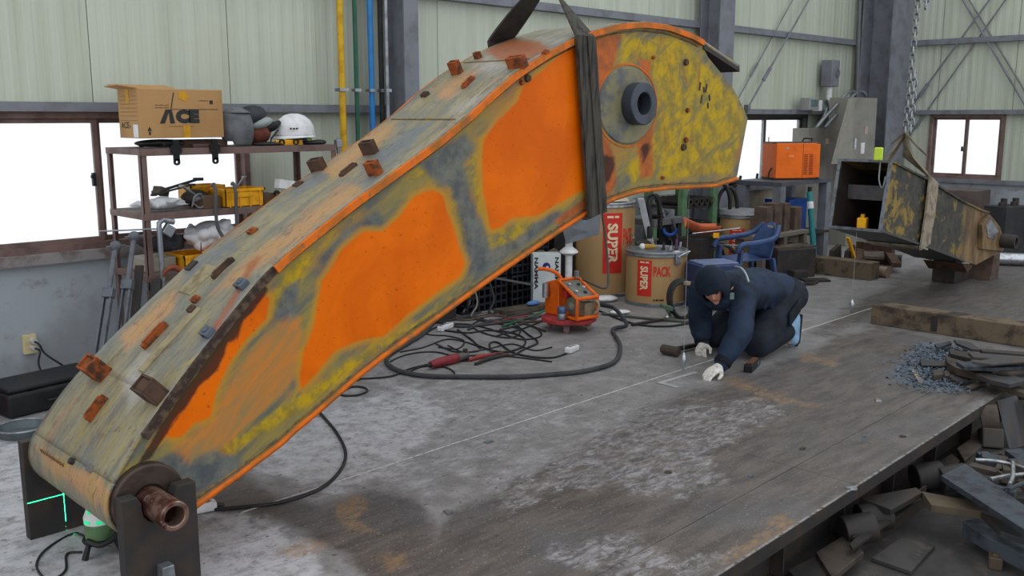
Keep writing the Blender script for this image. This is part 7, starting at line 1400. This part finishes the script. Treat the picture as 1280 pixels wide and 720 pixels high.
# lime block on top, yellow magnet inside
P = V(*WY(1098, 195, 3.66)); o = thing('tag_light', 'lime green clip tag with a hanging cord on the stick end', 'tag', (P.x, P.y, ST[0][1] + 0.014)); MB().box((P.x, P.y, ST[0][1] + 0.07), (0.07, 0.07, 0.11), Rz(20)).build('block', M('lime_green', (190, 214, 60), 0.5), o, bevel=0.01); MB().tube([(P.x - 0.03, P.y - 0.02, ST[0][1] + 0.03), (8.06, P.y, ST[0][1] + 0.0), (8.06, P.y, ST[0][1] - 0.15), (8.07, P.y - 0.03, ST[0][1] - 0.22), (8.07, P.y - 0.05, ST[0][1] - 0.12)], 0.006, 6, smooth=4).build('cord', galv, o)
P = V(*WY(1078, 280, 3.82)); o = thing('magnet_block', 'yellow lifting magnet standing inside the open stick', 'magnet', (P.x, P.y, ST[11][1])); zb_ = stz(P.x, False) + 0.012; MB().box((P.x, P.y, zb_ + 0.05), (0.10, 0.08, 0.10), Rz(15)).build('body', yellow_plastic, o, bevel=0.008); MB().box((P.x, P.y, zb_ + 0.115), (0.04, 0.03, 0.03), Rz(15)).build('lever', M('lever_y', (200, 150, 20), 0.5), o)
# ================================================================ far right machinery
def dark_valve(px_, py_, label, h):
    c = V(*G(px_, py_)); o = thing('machine_block', label, 'machine', c); F = Rz(-20)
    MB().box(c + V(0, 0, h / 2), (0.45, 0.35, h), F).build('body', M('mach_dark', (52, 54, 58), 0.6, 0.2, (70, 66, 64), 9, 0.8), o, bevel=0.012)
    for i in range(4): q_ = c + F @ V(-0.17 + 0.11 * i, -0.05 + 0.06 * (i % 2), h); MB().cyl(q_, q_ + V(0, 0, 0.05 + 0.04 * (i % 2)), 0.04, n=12).build('port', dark_steel, o)
    MB().box(c + F @ V(0.2, -0.15, h * 0.5), (0.12, 0.12, h * 0.5), F).build('flange', dark_steel, o, bevel=0.008); return o
dark_valve(1254, 316, 'dark machined steel assembly on floor behind the stick foot', 0.62)
dark_valve(1318, 314, 'dark steel assembly standing at the far end wall', 0.40)
a = V(*G(1246, 323, 0.08)); b = V(*G(1300, 325, 0.08)); tag(MB().cyl(a, b, 0.075, n=20).build('hydraulic_rod', bright_steel, smooth=40), 'polished hydraulic rod lying on floor behind the stick foot', 'rod')
P = V(*WX(1206, 250, 13.9)); tag(MB().box((P.x, P.y, P.z / 2 + 0.05), (0.5, 0.5, P.z + 0.2)).build('steel_crate', M('crate_br', (96, 84, 80), 0.7, 0, (80, 70, 68), 6, 0.8), bevel=0.01), 'brown steel box standing against the end wall', 'box')
scrap_brown = M('scrap_brown', (76, 67, 60), 0.7, 0.1, (50, 45, 43), 9, 0.9, 0.4)
# ================================================================ long timber and scrap
tm = thing('timber_beam', 'long weathered squared timber beam lying across the platform', 'timber', (7.98, 2.6, 0))
MB().bb((7.86, 2.02, 0.0), (8.06, 3.56, 0.17)).build('beam', timber, tm, bevel=0.008)
for y in (2.2, 3.0): MB().bb((7.855, y, 0.02), (7.86, y + 0.05, 0.15)).build('char_mark', M('char', (52, 46, 44), 0.9), tm)
def slab(px, z, th, m, label, cat='plate', name='scrap_plate', holes=(), bev=0.003):
    L = [V(*G(x, y, z)) for x, y in px]; o = thing(name, label, cat, sum(L, V(0, 0, 0)) / len(L) - V(0, 0, th)) if holes else None
    mb = MB().prism(L, V(0, 0, -th))
    if not holes: return tag(mb.build(name, m, bevel=bev), label, cat)
    mb.build('plate', m, o, bevel=bev)
    for (hx, hy, r) in holes: c_ = V(*G(hx, hy, z)); MB().cyl(c_ + V(0, 0, -0.002), c_ + V(0, 0, 0.0012), r, n=20).build('hole', MATS['bore_black'], o)
    return o
slab([(1186, 470), (1192, 464), (1206, 462), (1221, 466), (1223, 471), (1212, 476), (1195, 476)], 0.035, 0.03, scrap_plate, 'rounded scrap eye plate with a dark hole on the platform', holes=[(1203, 468, 0.055)])
slab([(1220, 467), (1245, 459), (1264, 463), (1290, 465), (1290, 473), (1262, 480), (1236, 474)], 0.11, 0.03, scrap_plate, 'broad scrap plate with two holes overlapping the platform edge', holes=[(1254, 468, 0.05), (1280, 470, 0.05)])
slab([(1195, 452), (1240, 450), (1290, 452), (1290, 458), (1240, 460), (1205, 458)], 0.15, 0.025, scrap_blue, 'long bluish scrap plate lying on top of the heap')
slab([(1182, 445), (1200, 450), (1236, 462), (1231, 469), (1196, 460), (1184, 453)], 0.09, 0.05, scrap_brown, 'thick brown scrap bar angled on the heap')
slab([(1210, 440), (1290, 446), (1290, 452), (1216, 446)], 0.17, 0.02, scrap_plate, 'narrow grey scrap strip near the timber beam')
slab([(1225, 436), (1290, 440), (1290, 444), (1228, 439)], 0.13, 0.03, dark_steel, 'dark scrap strip against the timber beam')
slab([(1168, 430), (1188, 426), (1190, 429), (1171, 434)], 0.05, 0.02, scrap_blue, 'small bluish scrap strip among the metal chips')
slab([(1192, 424), (1214, 428), (1226, 437), (1214, 436), (1196, 429)], 0.08, 0.02, scrap_plate, 'curved grey scrap strip behind the metal chips')
slab([(1139, 462), (1143, 460), (1154, 476), (1150, 479)], 0.02, 0.018, M('wood_pale', (150, 134, 116), 0.8), 'short pale wooden stick on the metal chips', 'stick', 'wood_stick')
slab([(1238, 477), (1242, 474), (1300, 490), (1300, 498)], 0.05, 0.035, old_wood, 'brown wooden strip jutting over the platform edge', 'plank', 'plank')
slab([(1207, 482), (1230, 475), (1234, 477), (1212, 485)], 0.03, 0.02, old_wood, 'thin splinter of wood before the eye plate', 'stick', 'wood_stick')
slab([(1166, 462), (1178, 461), (1179, 468), (1167, 469)], 0.05, 0.05, scrap_brown, 'small brown cube of scrap among the chips', 'block', 'scrap_block')
slab([(1180, 464), (1187, 463), (1188, 469), (1181, 470)], 0.04, 0.04, scrap_brown, 'smaller brown cube of scrap beside the eye plate', 'block', 'scrap_block')
slab([(1150, 448), (1182, 452), (1184, 457), (1152, 456)], 0.04, 0.012, scrap_plate, 'thin grey flake plate half buried in chips')
slab([(1186, 436), (1215, 441), (1214, 448), (1188, 442)], 0.10, 0.06, dark_steel, 'dark scrap block in the middle of the heap', 'block', 'scrap_block')
slab([(1240, 463), (1290, 459), (1290, 464), (1262, 466)], 0.13, 0.02, scrap_brown, 'rusty scrap strip between the two holed plates')
slab([(1215, 452), (1250, 446), (1290, 448), (1290, 451), (1240, 455)], 0.19, 0.015, scrap_plate, 'thin grey offcut on top of the scrap heap')
# metal chips: too many to count
mb = MB(); P0 = F_CHIP[0]; n = 0; tries = 0
bbx = np.array(P0); r_ = np.random.default_rng(3)
while n < 2600 and tries < 40000:
    tries += 1; x = r_.normal(1175, 26); y = r_.normal(458, 15)
    if y < 428 or y > 500 or x > 1255 or x < 1105: continue
    if sd_poly(np.array([[x, y]]), P0)[0] < -14 * r_.random() ** 2: continue
    s = 0.005 + 0.018 * r_.random() ** 2.5; q_ = G(x, y, 0.004 + 0.02 * r_.random()); F = Rz(r_.random() * 360) @ Ry((r_.random() - 0.5) * 70) @ Rx((r_.random() - 0.5) * 50)
    c_ = Vector(q_); mb.add([c_ + F @ V(-s, -s * 0.6, 0), c_ + F @ V(s * 0.9, -s * 0.5, 0), c_ + F @ V(s * 0.5, s * 0.6, 0.004), c_ + F @ V(-s * 0.4, s * 0.5, 0), c_ + F @ V(0, 0, s * 0.35)], [(0, 1, 4), (1, 2, 4), (2, 3, 4), (3, 0, 4), (3, 2, 1, 0)]); n += 1
o = mb.build('metal_chips', chip_mat, fix=False); tag(o, 'scatter of small blue grey metal chips on the platform', 'chips'); o['kind'] = 'stuff'
# ---- scrap on the lower floor (top faces at these heights)
slab([(1176, 594), (1207, 579), (1300, 645), (1284, 664)], -0.06, 0.03, scrap_blue, 'wide dark blue scrap plate sloping over the lower heap')
slab([(1152, 614), (1164, 631), (1228, 639), (1216, 626)], -0.15, 0.04, M('plank_ochre', (90, 80, 64), 0.8, 0, (74, 66, 56), 7, 0.9, 0.4), 'ochre edged flat scrap board at the platform foot', 'board', 'scrap_board')
slab([(1203, 652), (1228, 645), (1300, 684), (1300, 706), (1236, 673)], -0.22, 0.07, M('rough_slab', (76, 84, 94), 0.7, 0.2, (48, 50, 56), 9, 0.9, 0.8), 'rough thick dark slab lying on the lower floor')
slab([(1226, 640), (1262, 652), (1300, 672), (1300, 680), (1250, 664)], -0.15, 0.03, scrap_plate, 'narrow grey strip between the rough slab and blue plate')
slab([(1074, 622), (1145, 609), (1153, 615), (1114, 637)], -0.15, 0.03, dark_steel, 'dark triangular steel plate beside the platform edge')
o = thing('angle_section', 'dark steel angle section lying beside the platform edge', 'angle', V(*G(1110, 655, -0.34)))
L = [V(*G(x, y, -0.22)) for x, y in ((1104, 638), (1152, 616), (1156, 620), (1066, 686), (1062, 680))]; MB().prism(L, V(0, 0, -0.012)).build('top_leg', dark_steel, o); a, b = V(*G(1066, 686, -0.28)), V(*G(1156, 620, -0.28)); MB().bar(a, b, 0.012, 0.12).build('side_leg', dark_steel, o)
slab([(1089, 697), (1127, 671), (1169, 681), (1139, 714)], -0.318, 0.02, m_pit, 'square steel plate lying flat on the lower floor')
for i, (x, y, lab) in enumerate(((1092, 648, 'short dark round bar stub beside the angle section'), (1072, 664, 'dark half round stub next to the round bar'), (1190, 600, 'dark round stub under the blue plate'), (1159, 597, 'small round stub at the platform foot'))):
    c_ = V(*G(x, y, -0.24)); tag(MB().cyl(c_ - V(0.06, -0.05, 0), c_ + V(0.06, -0.05, 0.02), 0.075, n=20).build('round_stub', dark_steel, bevel=0.005, smooth=40), lab, 'stub')
c_ = V(*G(1244, 700, -0.31)); tag(MB().box(c_, (0.10, 0.06, 0.06), Rz(20)).box(c_ + V(0, 0, 0.03), (0.06, 0.03, 0.02), Rz(20)).build('scrap_block', M('brass_block', (84, 72, 60), 0.6, 0.2), bevel=0.006), 'small brownish fitting lying alone on the lower floor', 'fitting')
def upright(q0, lab, m, zs=(0.0, -0.3)):
    L = [V(*G(x, y, z)) for x, y, z in q0]; tag(MB().prism(L, V(0.02, -0.01, 0)).build('scrap_plate', m), lab, 'plate')
upright([(1246, 500, -0.02), (1268, 494, -0.02), (1281, 556, -0.30), (1262, 562, -0.30)], 'upright grey scrap plate leaning at the platform edge', scrap_plate)
upright([(1272, 500, -0.04), (1300, 500, -0.04), (1310, 566, -0.30), (1284, 560, -0.30)], 'second upright scrap plate leaning behind the first', dark_steel)
slab([(1256, 562), (1275, 560), (1310, 580), (1310, 592), (1282, 582)], -0.15, 0.06, scrap_blue, 'thick bluish bar below the upright scrap plates', 'bar', 'scrap_bar')
for i, (pp_, lab) in enumerate((([(1219, 575), (1240, 576), (1262, 580), (1295, 590)], 'bright bent rod on the lower scrap heap'), ([(1238, 599), (1260, 595), (1295, 591)], 'straight bright rod on the lower scrap heap'), ([(1266, 578), (1266, 596), (1262, 606)], 'short bright rod crossing the others'), ([(1260, 612), (1280, 604), (1300, 602)], 'flat bright strip at the edge of blue plate'))):
    tag(MB().tube([V(*G(x, y, -0.07 + 0.01 * i)) for x, y in pp_], 0.011, 6, smooth=5).build('bent_rod', bright_steel if i < 3 else scrap_blue, smooth=60), lab, 'rod')
for i in range(26):
    x = 1225 + 60 * random.random(); y = 566 + 50 * random.random(); c_ = V(*G(x, y, -0.22 + 0.08 * random.random()))
    tag(MB().box(c_, (0.06 + 0.10 * random.random(), 0.03 + 0.05 * random.random(), 0.02 + 0.03 * random.random()), Rz(360 * random.random()) @ Ry(40 * random.random() - 20)).build('scrap_piece', (scrap_blue, dark_steel, scrap_brown)[i % 3], bevel=0.003), ('bluish', 'dark', 'rusty')[i % 3] + ' small scrap offcut in the lower heap under the bright rods', 'offcut', 'small offcuts in the lower scrap heap')
slab([(1215, 560), (1300, 560), (1300, 625), (1240, 620), (1200, 590)], -0.24, 0.08, dark_steel, 'broad dark base plate under the lower scrap heap')
c_ = V(*G(1226, 524, -0.10)); F = frame((0.4, -0.9, 0.2)); tag(MB().pipe(c_, c_ + F @ V(0.10, 0, 0), 0.085, 0.065, 26).build('pipe_ring', scrap_brown, smooth=40), 'rusty pipe ring tucked beneath the platform edge', 'ring')
c_ = V(*G(1238, 548, -0.20)); tag(MB().box(c_, (0.16, 0.12, 0.12), Rz(30) @ Ry(20)).build('scrap_block', M('block_taupe', (66, 61, 56), 0.7), bevel=0.01), 'taupe steel block beneath the platform edge', 'block')
slab([(1196, 560), (1230, 536), (1240, 545), (1206, 576)], -0.22, 0.03, scrap_brown, 'rusty strip plate leaning under the platform edge')
slab([(1155, 590), (1190, 566), (1200, 576), (1172, 600)], -0.24, 0.03, dark_steel, 'dark strip plate under the platform edge by the stubs')
slab([(1020, 690), (1056, 668), (1080, 690), (1040, 722)], -0.26, 0.03, scrap_brown, 'brown flat offcut at the foot of the platform')
slab([(985, 712), (1020, 694), (1040, 712), (1010, 740)], -0.28, 0.03, dark_steel, 'dark flat offcut at the near end of the heap')
for i, (x, y) in enumerate(((1112, 480), (1098, 500), (1128, 545), (1080, 545), (1065, 610), (1003, 560), (1145, 476), (560, 640), (835, 590), (938, 595), (610, 552))):
    c_ = V(*G(x, y, 0.006)); s = 0.010 + 0.008 * ((i * 5) % 3); F = Rz(37 * i)
    tag(MB().prism([c_ + F @ V(-s, -s * .5, -.005), c_ + F @ V(s, -s * .6, -.005), c_ + F @ V(s * .7, s * .6, -.005), c_ + F @ V(-s * .6, s * .7, -.005)], V(0.004, 0, 0.008)).build('debris_flake', (chip_mat, galv, scrap_brown)[i % 3]), ('blue grey', 'pale', 'rusty')[i % 3] + ' debris flake lying loose on the open floor', 'debris', 'loose flakes on the floor')
